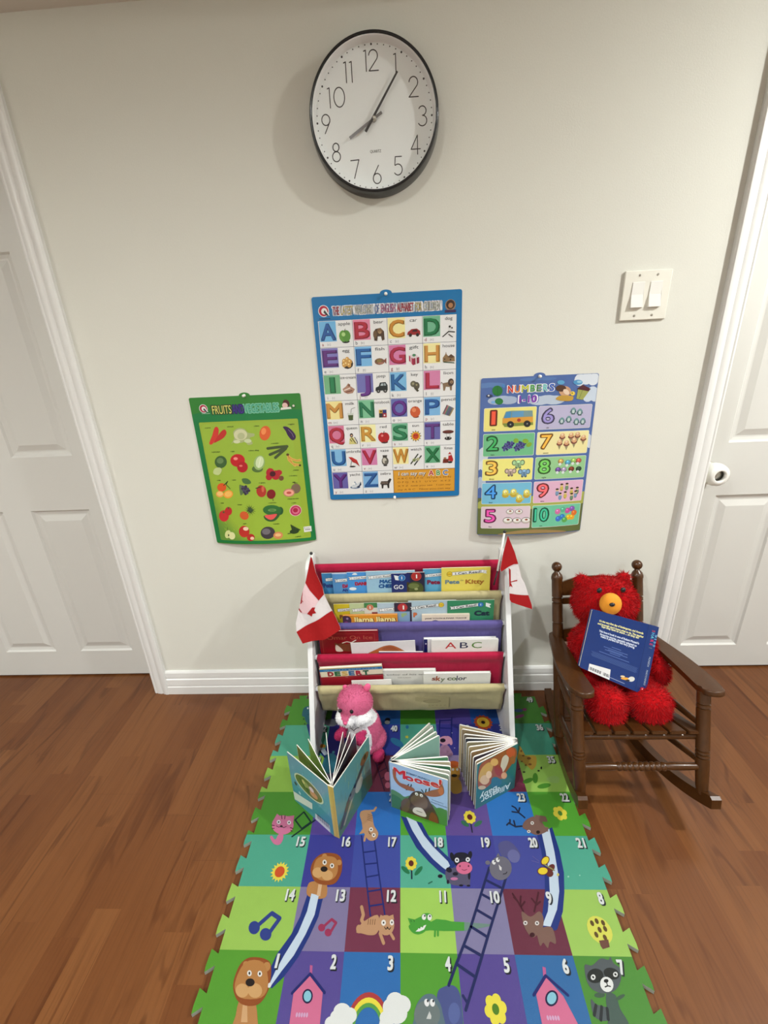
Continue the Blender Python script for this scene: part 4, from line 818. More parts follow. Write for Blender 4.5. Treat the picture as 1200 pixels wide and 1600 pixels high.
outline += [(mx0+.01, my1), (mx0, my1-.01)]
for t in reversed(out_l): outline += list(reversed(t))
# square numbers
order = [1, 2, 3, 4, 5, 6, 7], [14, 13, 12, 11, 10, 9, 8], [15, 16, 17, 18, 19, 20, 21], [28, 27, 26, 25, 24, 23, 22], [29, 30, 31, 32, 33, 34, 35], [42, 41, 40, 39, 38, 37, 36], [43, 44, 45, 46, 47, 48, 49]
npos = {1: (.106, .114)}
for r in range(7):
    for c_ in range(7):
        n = order[r][c_]; x = GX+S_*(c_+1)-.022; y = GY+S_*(r+1)-.0175
        if n == 7: x -= .008
        if n == 9: x += .004
        t = str(n); w_ = .0105 if n < 10 and n != 1 else .005 if n == 1 else .021
        if n in (11,): w_ = .015
        a.text(t, x+.0022, y-.0026, .0235, (25, 30, 40), 7, w=w_+.001, bold=.045, shear=.05)
        a.text(t, x, y, .0235, (228, 232, 232), 8, w=w_, bold=.035, shear=.05)
NV = (28, 52, 130); LB = (205, 222, 240); SK = (200, 140, 80)
def eye(pt, r, pr=.45, d=(0, 0), l=8, ry=1.35): a.circ(pt[0], pt[1], r, (236, 236, 232), l, r*ry); a.circ(pt[0]+d[0]*r, pt[1]+d[1]*r, r*pr, (25, 22, 22), l+1, r*pr*ry)
# slide 1 (from square 13 to 1)
a.band([(-0.2713,-0.6964),(-0.2808,-0.7451),(-0.2942,-0.7788),(-0.318,-0.8138),(-0.3258,-0.8363),(-0.3302,-0.8621)], [(-0.2315,-0.7053),(-0.2365,-0.7446),(-0.2505,-0.7815),(-0.269,-0.8192),(-0.2927,-0.8517),(-0.3144,-0.8709)], NV, 4)
a.band([(-0.2622,-0.6975),(-0.2659,-0.7345),(-0.2785,-0.7753),(-0.3014,-0.8166),(-0.3142,-0.8434),(-0.3218,-0.8647)], [(-0.243,-0.7018),(-0.2464,-0.7413),(-0.2606,-0.7784),(-0.2796,-0.8163),(-0.3006,-0.8432),(-0.3174,-0.8669)], LB, 5)
a.circ(*(-0.3207,-0.8661), .004, (230, 230, 232), 6)
# lions
def lion(head, mane, body, eyes, nose, cheeks, ears, leg=None, mc=(150, 78, 32)):
    a.smoothpoly(body, (188, 132, 78), 5); a.smoothpoly(mane, mc, 6)
    for e in ears: a.ell(e, (190, 135, 78), 6.5)
    a.smoothpoly(head, (186, 128, 70), 7)
    for e in cheeks: a.ell(e, (212, 165, 108), 7.5)
    a.ell(nose, (30, 18, 15), 8.5)
    for e in eyes: a.ell(e, (236, 232, 225), 8); a.ell([e[0], (e[1][0]*.4, e[1][1]*.4), (e[2][0]*.5, e[2][1]*.5)], (30, 25, 22), 9)
lion([(-0.385,-0.8298),(-0.3456,-0.8292),(-0.3241,-0.8634),(-0.3329,-0.8853),(-0.3777,-0.886),(-0.3965,-0.8645)], [(-0.3899,-0.8268),(-0.372,-0.8206),(-0.3433,-0.8232),(-0.3266,-0.8334),(-0.3203,-0.8633),(-0.3244,-0.8825),(-0.3372,-0.8959),(-0.3626,-0.8976),(-0.3842,-0.8888),(-0.3994,-0.8673),(-0.3987,-0.8417)], [(-0.3763,-0.89),(-0.3466,-0.8895),(-0.3295,-0.9211),(-0.3298,-0.9322),(-0.3759,-0.933),(-0.3779,-0.912)],
     [[(-0.3701,-0.8477),(0.005,0.0001),(-0.0016,0.0049)], [(-0.347,-0.8482),(0.005,0.0001),(-0.0014,0.0049)]], [(-0.3639,-0.8623),(0.0099,0.0002),(-0.002,0.0064)], [[(-0.3768,-0.8752),(0.0143,0.0002),(-0.0037,0.0108)], [(-0.3493,-0.8748),(0.0151,0.0002),(-0.0035,0.0114)]], [[(-0.3803,-0.8356),(0.0067,0.0021),(-0.0063,0.0077)], [(-0.3356,-0.8364),(0.0087,-0.0021),(0.0016,0.0077)]])
a.poly([(-0.3685,-0.8964),(-0.3593,-0.8962),(-0.3504,-0.9215),(-0.3637,-0.9217)], (214, 168, 120), 6)
lion([(-0.2587,-0.6162),(-0.2141,-0.6159),(-0.203,-0.6471),(-0.2161,-0.6671),(-0.2476,-0.6674),(-0.267,-0.6475)], [(-0.2574,-0.6098),(-0.2394,-0.6044),(-0.2106,-0.6073),(-0.1956,-0.6222),(-0.1934,-0.651),(-0.206,-0.6749),(-0.2322,-0.679),(-0.2581,-0.6714),(-0.2739,-0.6476),(-0.2712,-0.6248)], [(-0.2649,-0.6715),(-0.2334,-0.6712),(-0.2243,-0.6865),(-0.2258,-0.7053),(-0.2493,-0.7085),(-0.2727,-0.7002),(-0.2746,-0.6793)],
     [[(-0.2404,-0.6275),(0.0056,0),(-0.001,0.0063)], [(-0.2198,-0.6353),(0.0055,0),(-0.0008,0.0058)]], [(-0.2393,-0.6433),(0.0092,0.0001),(-0.0011,0.0065)], [[(-0.2539,-0.6515),(0.0146,0.0001),(-0.0021,0.0121)], [(-0.2288,-0.6573),(0.0145,0.0001),(-0.0018,0.012)]], [[(-0.2427,-0.6131),(0.0066,0),(-0.0011,0.0069)], [(-0.2019,-0.6273),(0.0065,0),(-0.0009,0.0067)]])
a.poly([(-0.2481,-0.6772),(-0.239,-0.6782),(-0.2392,-0.7036),(-0.2483,-0.7018)], (220, 180, 140), 6)
# sun, notes
x, y = (-0.3539,-0.6502)
a.star(x, y, .0245, .017, 16, (238, 222, 80), 4, 0.1); a.circ(x, y, .0185, (238, 222, 80), 4); a.circ(x, y, .0128, (214, 84, 36), 5)
for pts, hd, co, w_ in ((([(-0.379,-0.7649),(-0.3505,-0.7389),(-0.3286,-0.7491),(-0.3477,-0.7794)]), ([(-0.3846,-0.7673),(0.0137,-0.0017),(-0.0011,0.0125)], [(-0.3539,-0.7795),(0.0139,-0.0017),(-0.0007,0.0116)]), (44, 62, 140), .0088), (([(-0.2208,-0.7631),(-0.2042,-0.7494),(-0.1928,-0.7561),(-0.2029,-0.7728)]), ([(-0.2254,-0.7655),(0.0083,0.0001),(-0.0012,0.0073)], [(-0.2087,-0.7745),(0.0082,0.0001),(-0.0011,0.0072)]), (160, 50, 90), .0056)):
    a.line(pts, w_, co, 4)
    for e in hd: a.ell(e, co, 4)
# pink cat at 15 and the dark loop
a.ell([(-0.3757,-0.5312),(0.0314,0.0001),(-0.0067,0.0269)], (214, 120, 160), 6); a.poly([(-0.4058,-0.5175),(-0.4002,-0.4997),(-0.3846,-0.5099)], (214, 120, 160), 6); a.poly([(-0.3698,-0.5073),(-0.3483,-0.5047),(-0.3468,-0.5248)], (205, 110, 150), 6); a.smoothpoly([(-0.3804,-0.5562),(-0.3674,-0.5585),(-0.3658,-0.5748),(-0.373,-0.5848),(-0.3885,-0.5817),(-0.4027,-0.5657),(-0.399,-0.561),(-0.3864,-0.5712)], (214, 120, 160), 5)
for e in ([(-0.3892,-0.5239),(0.0056,0),(-0.0015,0.0059)], [(-0.3589,-0.5253),(0.0056,0),(-0.0014,0.0059)]): a.ell(e, (236, 232, 235), 8); a.ell([e[0], (e[1][0]*.4, 0), (0, e[2][1]*.4)], (40, 30, 40), 9)
a.ell([(-0.3786,-0.5356),(0.004,0),(-0.0007,0.0029)], (40, 25, 35), 8); a.line([(-0.3935,-0.5347),(-0.3851,-0.5381),(-0.3786,-0.5356),(-0.3706,-0.5395),(-0.3644,-0.5361)], .0016, (50, 30, 40), 8)
for pts in ([(-0.3859,-0.5048),(-0.3818,-0.5149)], [(-0.3756,-0.5048),(-0.3741,-0.5149)], [(-0.4068,-0.5323),(-0.3988,-0.5338)], [(-0.3521,-0.5394),(-0.344,-0.5418)], [(-0.4042,-0.542),(-0.3969,-0.541)], [(-0.3489,-0.5466),(-0.3442,-0.5495)]): a.line(pts, .0022, (90, 40, 60), 8)
a.line([(-0.3434,-0.5173),(-0.3226,-0.4944),(-0.2965,-0.5231),(-0.319,-0.5417),(-0.3434,-0.5173)], .0042, (14, 48, 46), 5); a.line([(-0.3416,-0.5631),(-0.2858,-0.5181)], .0042, (14, 48, 46), 5)
# ladder 12-26 with the two cats
for pts in ([(-0.1486,-0.5599),(-0.1328,-0.6425),(-0.1129,-0.7415)], [(-0.1132,-0.5667),(-0.0957,-0.6583),(-0.0787,-0.7394)], [(-0.1395,-0.6025),(-0.1063,-0.598)], [(-0.1336,-0.631),(-0.1016,-0.6278)], [(-0.1278,-0.6605),(-0.0958,-0.6551)], [(-0.1212,-0.692),(-0.0891,-0.6872)], [(-0.1162,-0.7223),(-0.0824,-0.7177)]): a.line(pts, .0034, (24, 40, 118), 5)
CT = (196, 150, 112)
a.smoothpoly([(-0.1287,-0.7536),(-0.0962,-0.7396),(-0.091,-0.7632),(-0.0985,-0.7764),(-0.1146,-0.7782),(-0.1311,-0.7752),(-0.1434,-0.7737),(-0.1382,-0.7638)], CT, 6); a.line([(-0.1352,-0.7243),(-0.1297,-0.74),(-0.1331,-0.7503),(-0.1262,-0.7586)], .0075, CT, 6); a.ell([(-0.0756,-0.7591),(0.0197,0.0002),(-0.0006,0.0193)], CT, 7); a.poly([(-0.0925,-0.7481),(-0.0887,-0.7395),(-0.0794,-0.7429)], CT, 7); a.poly([(-0.0711,-0.7428),(-0.0587,-0.7385),(-0.0564,-0.7494)], CT, 7); a.line([(-0.0885,-0.7746),(-0.0798,-0.7921)], .007, CT, 6); a.line([(-0.0642,-0.7743),(-0.0572,-0.7839)], .006, CT, 6); a.ell([(-0.1379,-0.7671),(0.0066,0.0001),(-0.0007,0.0082)], CT, 6)
for q in range(4): a.line([(lambda b, q=q: (b[0]+.0052*q, b[1]))(p_) for p_ in [(-0.1166,-0.7484),(-0.1176,-0.7585)]], .0014, (120, 80, 50), 7)
for e in ([(-0.0811,-0.7548),(0.0054,0.0001),(-0.0002,0.0057)], [(-0.0617,-0.7539),(0.0049,0.0001),(-0.0001,0.0057)]): a.ell(e, (240, 236, 230), 8); a.ell([e[0], (e[1][0]*.35, 0), (0, e[2][1]*.35)], (30, 25, 22), 9)
a.line([(-0.0787,-0.7631),(-0.0754,-0.767),(-0.0713,-0.7646),(-0.0672,-0.7675),(-0.0644,-0.7636)], .0016, (50, 35, 25), 8); a.ell([(-0.0718,-0.7636),(0.002,0),(-0,0.0013)], (30, 20, 18), 8)
a.smoothpoly([(-0.1541,-0.4915),(-0.1338,-0.4889),(-0.1228,-0.5017),(-0.1161,-0.5313),(-0.1028,-0.5527),(-0.1092,-0.5699),(-0.1284,-0.5713),(-0.1446,-0.5482),(-0.1517,-0.5217),(-0.1582,-0.5043)], CT, 6); a.line([(-0.1337,-0.4915),(-0.1184,-0.4904),(-0.1127,-0.4811)], .006, CT, 6); a.poly([(-0.1562,-0.5562),(-0.1454,-0.5387),(-0.1418,-0.5529)], CT, 6); a.line([(-0.1379,-0.5599),(-0.1398,-0.5727)], .006, CT, 6)
for q in range(4): a.line([(b_[0], b_[1]-.005*q) for b_ in [(-0.1356,-0.5007),(-0.1216,-0.5057)]], .0013, (120, 80, 50), 7)
for e in ([(-0.1233,-0.5434),(0.0054,0),(-0.0003,0.0057)], [(-0.1151,-0.5584),(0.0053,0),(-0.0003,0.0056)]): a.ell(e, (240, 236, 230), 8); a.ell([e[0], (e[1][0]*.4, 0), (0, e[2][1]*.4)], (30, 25, 22), 9)
a.line([(-0.1299,-0.5481),(-0.1266,-0.5542),(-0.1235,-0.5561)], .0016, (50, 35, 25), 8)
# bird house 2, rainbow 3
def birdhouse(body, roof, win, chim, dots, hole=(140, 200, 220)):
    a.poly(body, (214, 112, 150), 5); a.poly(chim, (190, 95, 150), 4); a.line(roof, .0052, (26, 34, 110), 7)
    a.ell(win, (26, 24, 70), 6); a.ell([win[0], (win[1][0]*.72, win[1][1]*.72), (win[2][0]*.75, win[2][1]*.75)], hole, 7)
    for k in range(5): a.circ(dots[0]+.0052*k, dots[1], .0022, (215, 170, 205), 7, .0036)
birdhouse([(-0.2667,-0.8735),(-0.2356,-0.8494),(-0.205,-0.8725),(-0.2027,-0.9299),(-0.2643,-0.931)], [(-0.2695,-0.8776),(-0.2369,-0.8466),(-0.2008,-0.8757)], [(-0.2358,-0.8816),(0.0112,-0.0005),(-0.0008,0.0111)], [(-0.2401,-0.8321),(-0.2341,-0.8329),(-0.2325,-0.8494),(-0.2379,-0.8494)], (-0.2524,-0.9093))
birdhouse([(0.2376,-0.8715),(0.266,-0.8449),(0.2919,-0.8729),(0.3077,-0.9144),(0.2372,-0.9157)], [(0.2324,-0.8726),(0.2656,-0.8422),(0.3017,-0.8715)], [(0.2675,-0.8765),(0.0124,-0.0015),(0.0066,0.012)], [(0.2632,-0.8273),(0.2696,-0.829),(0.267,-0.8422),(0.2606,-0.8423)], (0.251,-0.905))
x, y = (-0.107,-0.9197); 
for r0, r1, co in ((.0445, .038, (178, 60, 60)), (.038, .0315, (238, 222, 70)), (.0315, .026, (90, 160, 70))):
    a.band([(x+r0*math.cos(PI*k/16), y-.008+r0*1.22*math.sin(PI*k/16)) for k in range(17)], [(x+r1*math.cos(PI*k/16), y-.008+r1*1.22*math.sin(PI*k/16)) for k in range(17)], co, 5)
for e in ([(-0.1603,-0.9032),(0.018,0.0003),(-0.0015,0.0127)], [(-0.1435,-0.908),(0.0136,0.0002),(-0.0012,0.0113)], [(-0.1701,-0.9109),(0.0136,0.0002),(-0.0013,0.01)], [(-0.1794,-0.921),(0.0142,0.0002),(-0.0016,0.011)], [(-0.1549,-0.9181),(0.0177,0.0003),(-0.0013,0.011)], [(-0.0529,-0.886),(0.0181,0.0003),(-0.0001,0.0136)], [(-0.0654,-0.8953),(0.0126,0.0002),(-0.0003,0.0123)], [(-0.0668,-0.9104),(0.017,0.0003),(-0.0003,0.0112)], [(-0.0402,-0.891),(0.0198,0.0003),(0,0.0142)], [(-0.0491,-0.9039),(0.0214,0.0004),(-0.0001,0.0151)], [(-0.0718,-0.9191),(0.0123,0.0002),(-0.0003,0.0097)]): a.ell(e, (232, 234, 232), 6)
# crocodile
CG = (72, 160, 56)
a.poly([(-0.0245,-0.7448),(-0.0082,-0.7476),(0.0028,-0.743),(0.0139,-0.7399),(0.0295,-0.7516),(0.0425,-0.7461),(0.064,-0.7477),(0.078,-0.7505),(0.1066,-0.7513),(0.1097,-0.7675),(0.0584,-0.7687),(0.0267,-0.7676),(0.0124,-0.7692),(-0.002,-0.7757),(-0.0142,-0.7696)], CG, 5); a.smoothpoly([(-0.0211,-0.7581),(-0.016,-0.771),(-0.0002,-0.7756),(0.016,-0.7686),(0.0131,-0.7548)], CG, 5)
a.band([(0.1066,-0.7513),(0.1349,-0.7528),(0.1665,-0.7544)], [(0.1044,-0.7676),(0.1332,-0.7635),(0.1658,-0.7582)], (112, 142, 132), 5); a.ell([(0.0203,-0.7413),(0.0131,0.0001),(0.0004,0.0066)], CG, 5); a.line([(0.038,-0.7675),(0.0366,-0.778)], .0045, CG, 5); a.line([(0.0444,-0.7674),(0.0437,-0.7768)], .0045, CG, 5)
for e in ([(0.0137,-0.7426),(0.0051,0.0001),(0.0003,0.0057)], [(0.0268,-0.743),(0.0051,0.0001),(0.0004,0.006)]): a.ell(e, (238, 240, 235), 7); a.ell([(0.0157,-0.7405),(0.0018,0),(0.0001,0.0021)] if e[0][0] < ((0.0203,-0.7428))[0] else [(0.0276,-0.7409),(0.0018,0),(0.0001,0.0021)], (25, 25, 22), 8)
a.poly([(-0.0071,-0.7703),(-0.0009,-0.766),(-0.0009,-0.7642),(0.0037,-0.765),(0.0057,-0.7613),(0.0099,-0.7629),(0.0122,-0.7591),(0.0184,-0.7576),(0.0126,-0.7664),(0.0017,-0.7702)], (238, 240, 235), 7); a.line([(-0.0173,-0.7492),(-0.0163,-0.7516)], .002, (50, 110, 40), 7); a.line([(-0.0101,-0.7491),(-0.0091,-0.7515)], .002, (50, 110, 40), 7)
# sunflower 18, slide 18, cow 19
def sunflower(c, r, stem, leaves, lc=(30, 120, 75)):
    a.line(stem, .0038, (24, 34, 60), 4)
    for l_ in leaves: a.ell(l_, lc, 4.5)
    for k in range(9): t = 2*PI*k/9; a.circ(c[0]+.72*r*math.cos(t), c[1]+.8*r*math.sin(t), .34*r, (236, 216, 70), 6, .34*r)
    a.circ(c[0], c[1], .75*r, (236, 216, 70), 6); a.circ(c[0], c[1], .46*r, (96, 34, 30), 7, .5*r)
sunflower((-0.0138,-0.6281), .0145, [(-0.013,-0.6436),(-0.013,-0.6629)], [[(-0.0288,-0.6437),(0.0102,-0.0083),(0.0038,0.0037)], [(0.0048,-0.6453),(0.01,0.0104),(-0.0041,0.0032)]])
sunflower((0.1546,-0.5082), .0165, [(0.155,-0.5263),(0.1554,-0.5492)], [[(0.1387,-0.5263),(0.0096,-0.0073),(0.0041,0.0049)], [(0.1751,-0.5262),(0.0117,0.0073),(-0.0026,0.0048)]], (50, 110, 80))
a.band([(-0.0406,-0.5052),(-0.0235,-0.5458),(0.0007,-0.5897),(0.0317,-0.6235),(0.0578,-0.6466),(0.0728,-0.6546)], [(0.0181,-0.5246),(0.0355,-0.5599),(0.0567,-0.5856),(0.0773,-0.6065),(0.0957,-0.623),(0.1008,-0.631)], NV, 4)
a.band([(-0.0251,-0.5074),(-0.0085,-0.5457),(0.0173,-0.5877),(0.0441,-0.6179),(0.0665,-0.637),(0.074,-0.6419)], [(0.003,-0.5203),(0.0229,-0.5579),(0.0443,-0.5856),(0.0652,-0.6065),(0.0818,-0.6231),(0.0859,-0.6332)], LB, 5)
GR = (88, 84, 112)
a.smoothpoly([(0.0737,-0.6447),(0.0941,-0.6375),(0.1336,-0.6372),(0.1342,-0.6599),(0.1277,-0.6786),(0.1148,-0.6754),(0.1049,-0.6781),(0.0824,-0.674),(0.0737,-0.6656)], GR, 5); a.ell([(0.1182,-0.6192),(0.022,0.0001),(0.0024,0.0184)], (26, 26, 48), 6); a.ell([(0.1176,-0.6081),(0.0182,0.0001),(0.0009,0.0075)], (22, 22, 40), 6)
for e in ([(0.0942,-0.612),(0.0056,0.0014),(-0.002,0.0108)], [(0.1407,-0.6072),(0.0054,-0.0009),(0.0032,0.0096)]): a.ell(e, (18, 18, 36), 6)
a.ell([(0.1217,-0.638),(0.0205,0.0001),(0.0019,0.0143)], (222, 112, 150), 7.5)
for e in ([(0.1053,-0.62),(0.0056,0),(0.0007,0.0059)], [(0.1335,-0.6184),(0.0056,0),(0.0008,0.0055)]): a.ell(e, (236, 236, 240), 8); a.ell([e[0], (e[1][0]*.4, 0), (0, e[2][1]*.4)], (25, 22, 32), 9)
for e in ([(0.1112,-0.6338),(0.002,0),(0.0003,0.0022)], [(0.1333,-0.6336),(0.002,0),(0.0003,0.0022)]): a.ell(e, (90, 20, 45), 8.5)
a.line([(0.1153,-0.6416),(0.1209,-0.6437),(0.1282,-0.6415)], .0014, (120, 40, 70), 8.5)
for e in ([(0.0825,-0.6429),(0.0065,-0.0035),(0.0036,0.0049)], [(0.0977,-0.6516),(0.007,0.0001),(0.0005,0.0042)], [(0.0589,-0.6571),(0.0062,0),(0.0003,0.0042)], [(0.1318,-0.6548),(0.0031,0),(0.0014,0.0097)], [(0.1088,-0.6771),(0.0053,0),(0.0003,0.0023)], [(0.127,-0.6776),(0.0046,0),(0.0003,0.002)], [(0.0771,-0.6696),(0.0031,0),(0.0005,0.0047)]): a.ell(e, (22, 20, 40), 7)
a.ell([(0.0933,-0.6627),(0.0093,0.0001),(0.0004,0.0034)], (200, 120, 165), 7); a.line([(0.0287,-0.6734),(0.0375,-0.6693)], .003, (40, 110, 85), 5)
# long ladder 4-19 and hippo
LN = (26, 36, 92)
for pts in ([(0.1854,-0.6368),(0.1192,-0.7622),(0.08,-0.8252),(0.0598,-0.8601)], [(0.2227,-0.6592),(0.16,-0.7703),(0.1207,-0.8422),(0.0903,-0.8965)], [(0.1754,-0.6664),(0.2049,-0.6806)], [(0.1588,-0.6963),(0.1892,-0.7119)], [(0.1406,-0.7279),(0.1713,-0.7441)], [(0.1214,-0.7599),(0.1535,-0.7774)], [(0.1008,-0.7946),(0.1342,-0.8101)], [(0.0825,-0.8272),(0.1153,-0.8452)]): a.line(pts, .0058, LN, 6)
a.line([(0.0875,-0.8757),(0.0936,-0.8841)], .005, LN, 6)
a.smoothpoly([(0.2195,-0.5808),(0.2421,-0.5709),(0.2603,-0.5806),(0.272,-0.6071),(0.2545,-0.622),(0.2373,-0.6111),(0.2221,-0.6074)], (86, 86, 140), 5); a.ell([(0.2536,-0.6091),(0.0148,0.0071),(-0.0056,0.0144)], (108, 110, 165), 5.5); a.ell([(0.2139,-0.6373),(0.0282,0.0002),(0.0058,0.0278)], (112, 110, 124), 7); a.ell([(0.1836,-0.6253),(0.0063,0),(0.0009,0.0051)], (112, 110, 124), 7); a.poly([(0.2073,-0.6113),(0.2152,-0.6019),(0.2185,-0.6093)], (112, 110, 124), 7)
for e, p_ in (([(0.1992,-0.6245),(0.0044,0.0014),(-0.001,0.0051)], [(0.2019,-0.6227),(0.0016,0),(0.0004,0.0018)]), ([(0.2106,-0.6186),(0.0044,0.0014),(-0.001,0.0052)], [(0.2126,-0.6168),(0.0016,0),(0.0004,0.0018)])): a.ell(e, (238, 238, 238), 8); a.ell(p_, (25, 22, 32), 9)
a.poly([(0.2108,-0.6295),(0.2167,-0.6366),(0.2145,-0.6437),(0.2104,-0.6409)], (225, 222, 222), 8); a.line([(0.2175,-0.6513),(0.2248,-0.6499),(0.2279,-0.6464)], .002, (40, 35, 50), 8)
a.smoothpoly([(0.0344,-0.8747),(0.0498,-0.8627),(0.0694,-0.8605),(0.081,-0.8716),(0.0825,-0.8967),(0.0777,-0.9227),(0.0352,-0.9234)], (74, 84, 140), 5); a.smoothpoly([(-0.0147,-0.9115),(-0.0094,-0.8915),(0.0071,-0.8763),(0.0264,-0.8748),(0.0382,-0.8862),(0.0432,-0.9018),(0.0426,-0.9254),(-0.0152,-0.9264)], (92, 116, 128), 6); a.ell([(0.0119,-0.9045),(0.0264,0.0004),(0.0012,0.0209)], (110, 122, 122), 6.5); a.ell([(0.0665,-0.9014),(0.0118,0.0002),(0.0017,0.0154)], (88, 102, 160), 5.5)
for e, p_ in (([(0.0122,-0.8873),(0.005,0.0007),(-0.0011,0.0056)], [(0.0143,-0.8847),(0.0019,0),(0.0001,0.0021)]), ([(0.0236,-0.8873),(0.005,0.0007),(-0.001,0.0056)], [(0.0257,-0.8848),(0.0019,0),(0.0001,0.0021)])): a.ell(e, (238, 238, 238), 8); a.ell(p_, (40, 42, 48), 9)
a.poly([(0.0169,-0.8996),(0.0205,-0.9065),(0.0193,-0.9109),(0.01,-0.9106)], (206, 208, 206), 8)
# yellow flowers
for c_, r, cen in (((0.1505,-0.8944), .022, (80, 130, 30)), ((0.4095,-0.4966), .019, (90, 150, 60))): flower(a, c_[0], c_[1], r, (236, 222, 74), cen, 5, 6, 1.05, .2)
# reindeer 20/23 and 9, slide 20-9
a.band([(0.329,-0.5538),(0.3282,-0.5963),(0.3215,-0.6469),(0.3106,-0.6869),(0.2909,-0.7329),(0.2709,-0.7597),(0.2868,-0.7635)], [(0.3752,-0.5353),(0.3756,-0.596),(0.3697,-0.6465),(0.3565,-0.6887),(0.3397,-0.7281),(0.3166,-0.7612),(0.3117,-0.7644)], NV, 4)
a.band([(0.3426,-0.5469),(0.3394,-0.5962),(0.3322,-0.6468),(0.3221,-0.6868),(0.3047,-0.7285),(0.2843,-0.7555)], [(0.3661,-0.54),(0.3617,-0.5961),(0.3547,-0.6466),(0.3449,-0.6866),(0.3276,-0.724),(0.3022,-0.7573)], LB, 5)
BR = (128, 96, 86)
a.smoothpoly([(0.3065,-0.518),(0.3336,-0.5059),(0.3489,-0.5149),(0.3556,-0.5325),(0.3608,-0.544),(0.3406,-0.5537),(0.3228,-0.5555),(0.3055,-0.5442),(0.2949,-0.5356)], BR, 6); a.poly([(0.3379,-0.501),(0.3665,-0.5058),(0.3679,-0.5207),(0.3383,-0.5208)], BR, 6); a.poly([(0.3518,-0.5354),(0.3652,-0.5354),(0.3602,-0.548),(0.3501,-0.5412)], BR, 6)
for e in ([(0.3243,-0.5244),(0.0047,0),(0.0013,0.0047)], [(0.3088,-0.5471),(0.0047,0),(0.0011,0.004)]): a.ell(e, (230, 226, 222), 8); a.ell([e[0], (e[1][0]*.4, 0), (0, e[2][1]*.4)], (40, 30, 28), 9)
a.ell([(0.3334,-0.5487),(0.0052,0),(0.0013,0.0045)], (34, 18, 20), 8)
for pts in ([(0.3076,-0.509),(0.2943,-0.495),(0.2884,-0.4813),(0.2804,-0.4762)], [(0.293,-0.495),(0.2766,-0.4925)], [(0.2949,-0.4925),(0.3007,-0.4813)], [(0.2938,-0.5327),(0.2757,-0.5345),(0.2604,-0.524),(0.2532,-0.5299)], [(0.2757,-0.5345),(0.2755,-0.518)], [(0.2627,-0.527),(0.2654,-0.5151)]): a.line(pts, .0042, (18, 30, 62), 6)
a.smoothpoly([(0.2444,-0.7292),(0.2617,-0.7394),(0.2846,-0.7287),(0.2909,-0.7412),(0.2825,-0.7616),(0.267,-0.7736),(0.2538,-0.7776),(0.2435,-0.762),(0.2417,-0.7459)], BR, 6); a.smoothpoly([(0.2698,-0.7637),(0.3008,-0.7573),(0.3068,-0.7692),(0.3039,-0.7885),(0.2923,-0.7848),(0.2841,-0.7962),(0.2774,-0.7869),(0.2687,-0.7927),(0.2673,-0.7774)], BR, 5.5)
for e in ([(0.2467,-0.7515),(0.0049,0.0001),(0.0011,0.0041)], [(0.2732,-0.7516),(0.0049,0.0001),(0.0011,0.0041)]): a.ell(e, (224, 220, 218), 8); a.ell([e[0], (e[1][0]*.4, 0), (0, e[2][1]*.4)], (40, 30, 28), 9)
a.ell([(0.2564,-0.7733),(0.0058,0.0001),(0.0012,0.0043)], (60, 12, 24), 8)
for pts in ([(0.2479,-0.7291),(0.2411,-0.712),(0.2311,-0.6935)], [(0.2394,-0.7085),(0.2324,-0.7011)], [(0.2446,-0.7142),(0.2495,-0.6987)], [(0.2461,-0.7185),(0.256,-0.7097)], [(0.2731,-0.7289),(0.2829,-0.7116),(0.2941,-0.6902)], [(0.2813,-0.7138),(0.2741,-0.7029)], [(0.2817,-0.7159),(0.2927,-0.7093)]): a.line(pts, .004, (74, 18, 36), 6)
# butterfly, tree 8, racoon 7
for e, co in (([(0.3406,-0.637),(0.0102,0.0084),(-0.0047,0.0047)], (104, 44, 40)), ([(0.3342,-0.6492),(0.0086,0.0001),(0.0024,0.0077)], (104, 44, 40)), ([(0.3313,-0.6195),(0.0094,0.0078),(-0.0045,0.0045)], (238, 212, 50)), ([(0.3182,-0.6435),(0.0121,0.001),(0.0015,0.0078)], (238, 212, 50))): a.ell(e, co, 7)
for e in ([(0.3313,-0.6195),(0.0113,0.0094),(-0.0058,0.0058)], [(0.3182,-0.6435),(0.0143,0.0012),(0.0018,0.0093)]): a.ell(e, (104, 44, 40), 6.5)
a.line([(0.326,-0.6281),(0.3472,-0.6418)], .0032, (150, 150, 90), 8); a.line([(0.3022,-0.6095),(0.3155,-0.6212)], .001, (120, 110, 160), 7); a.line([(0.2967,-0.6198),(0.3145,-0.6247)], .001, (120, 110, 160), 7); a.ell([(0.3532,-0.6515),(0.0032,0),(0.0011,0.0034)], (220, 205, 110), 8)
for e in ([(0.3773,-0.6556),(0.0021,0),(0.0007,0.0019)], [(0.4064,-0.6525),(0.0016,0),(0.0005,0.0014)]): a.ell(e, (170, 220, 200), 7)
x, y = (0.4102,-0.762); a.circ(x, y, .0265, (222, 222, 92), 4, .026); a.poly([(0.4008,-0.7815),(0.422,-0.7793),(0.4196,-0.7926),(0.4031,-0.7965),(0.4007,-0.791)], (112, 70, 58), 5)
for (dx, dy) in ((-.012, .012), (0, .016), (.0, .0), (.013, .002), (-.011, -.009), (.006, -.014), (.013, .013)): a.circ(x+dx, y+dy, .0042, (96, 72, 30), 5, .0055)
RC = (84, 92, 96)
a.smoothpoly([(0.3542,-0.8616),(0.3483,-0.8484),(0.351,-0.8296),(0.356,-0.8225),(0.369,-0.824),(0.3919,-0.8123),(0.4069,-0.8146),(0.4139,-0.8092),(0.4161,-0.8199),(0.4272,-0.8302),(0.4157,-0.8507),(0.3967,-0.8642),(0.3735,-0.8677)], RC, 5)
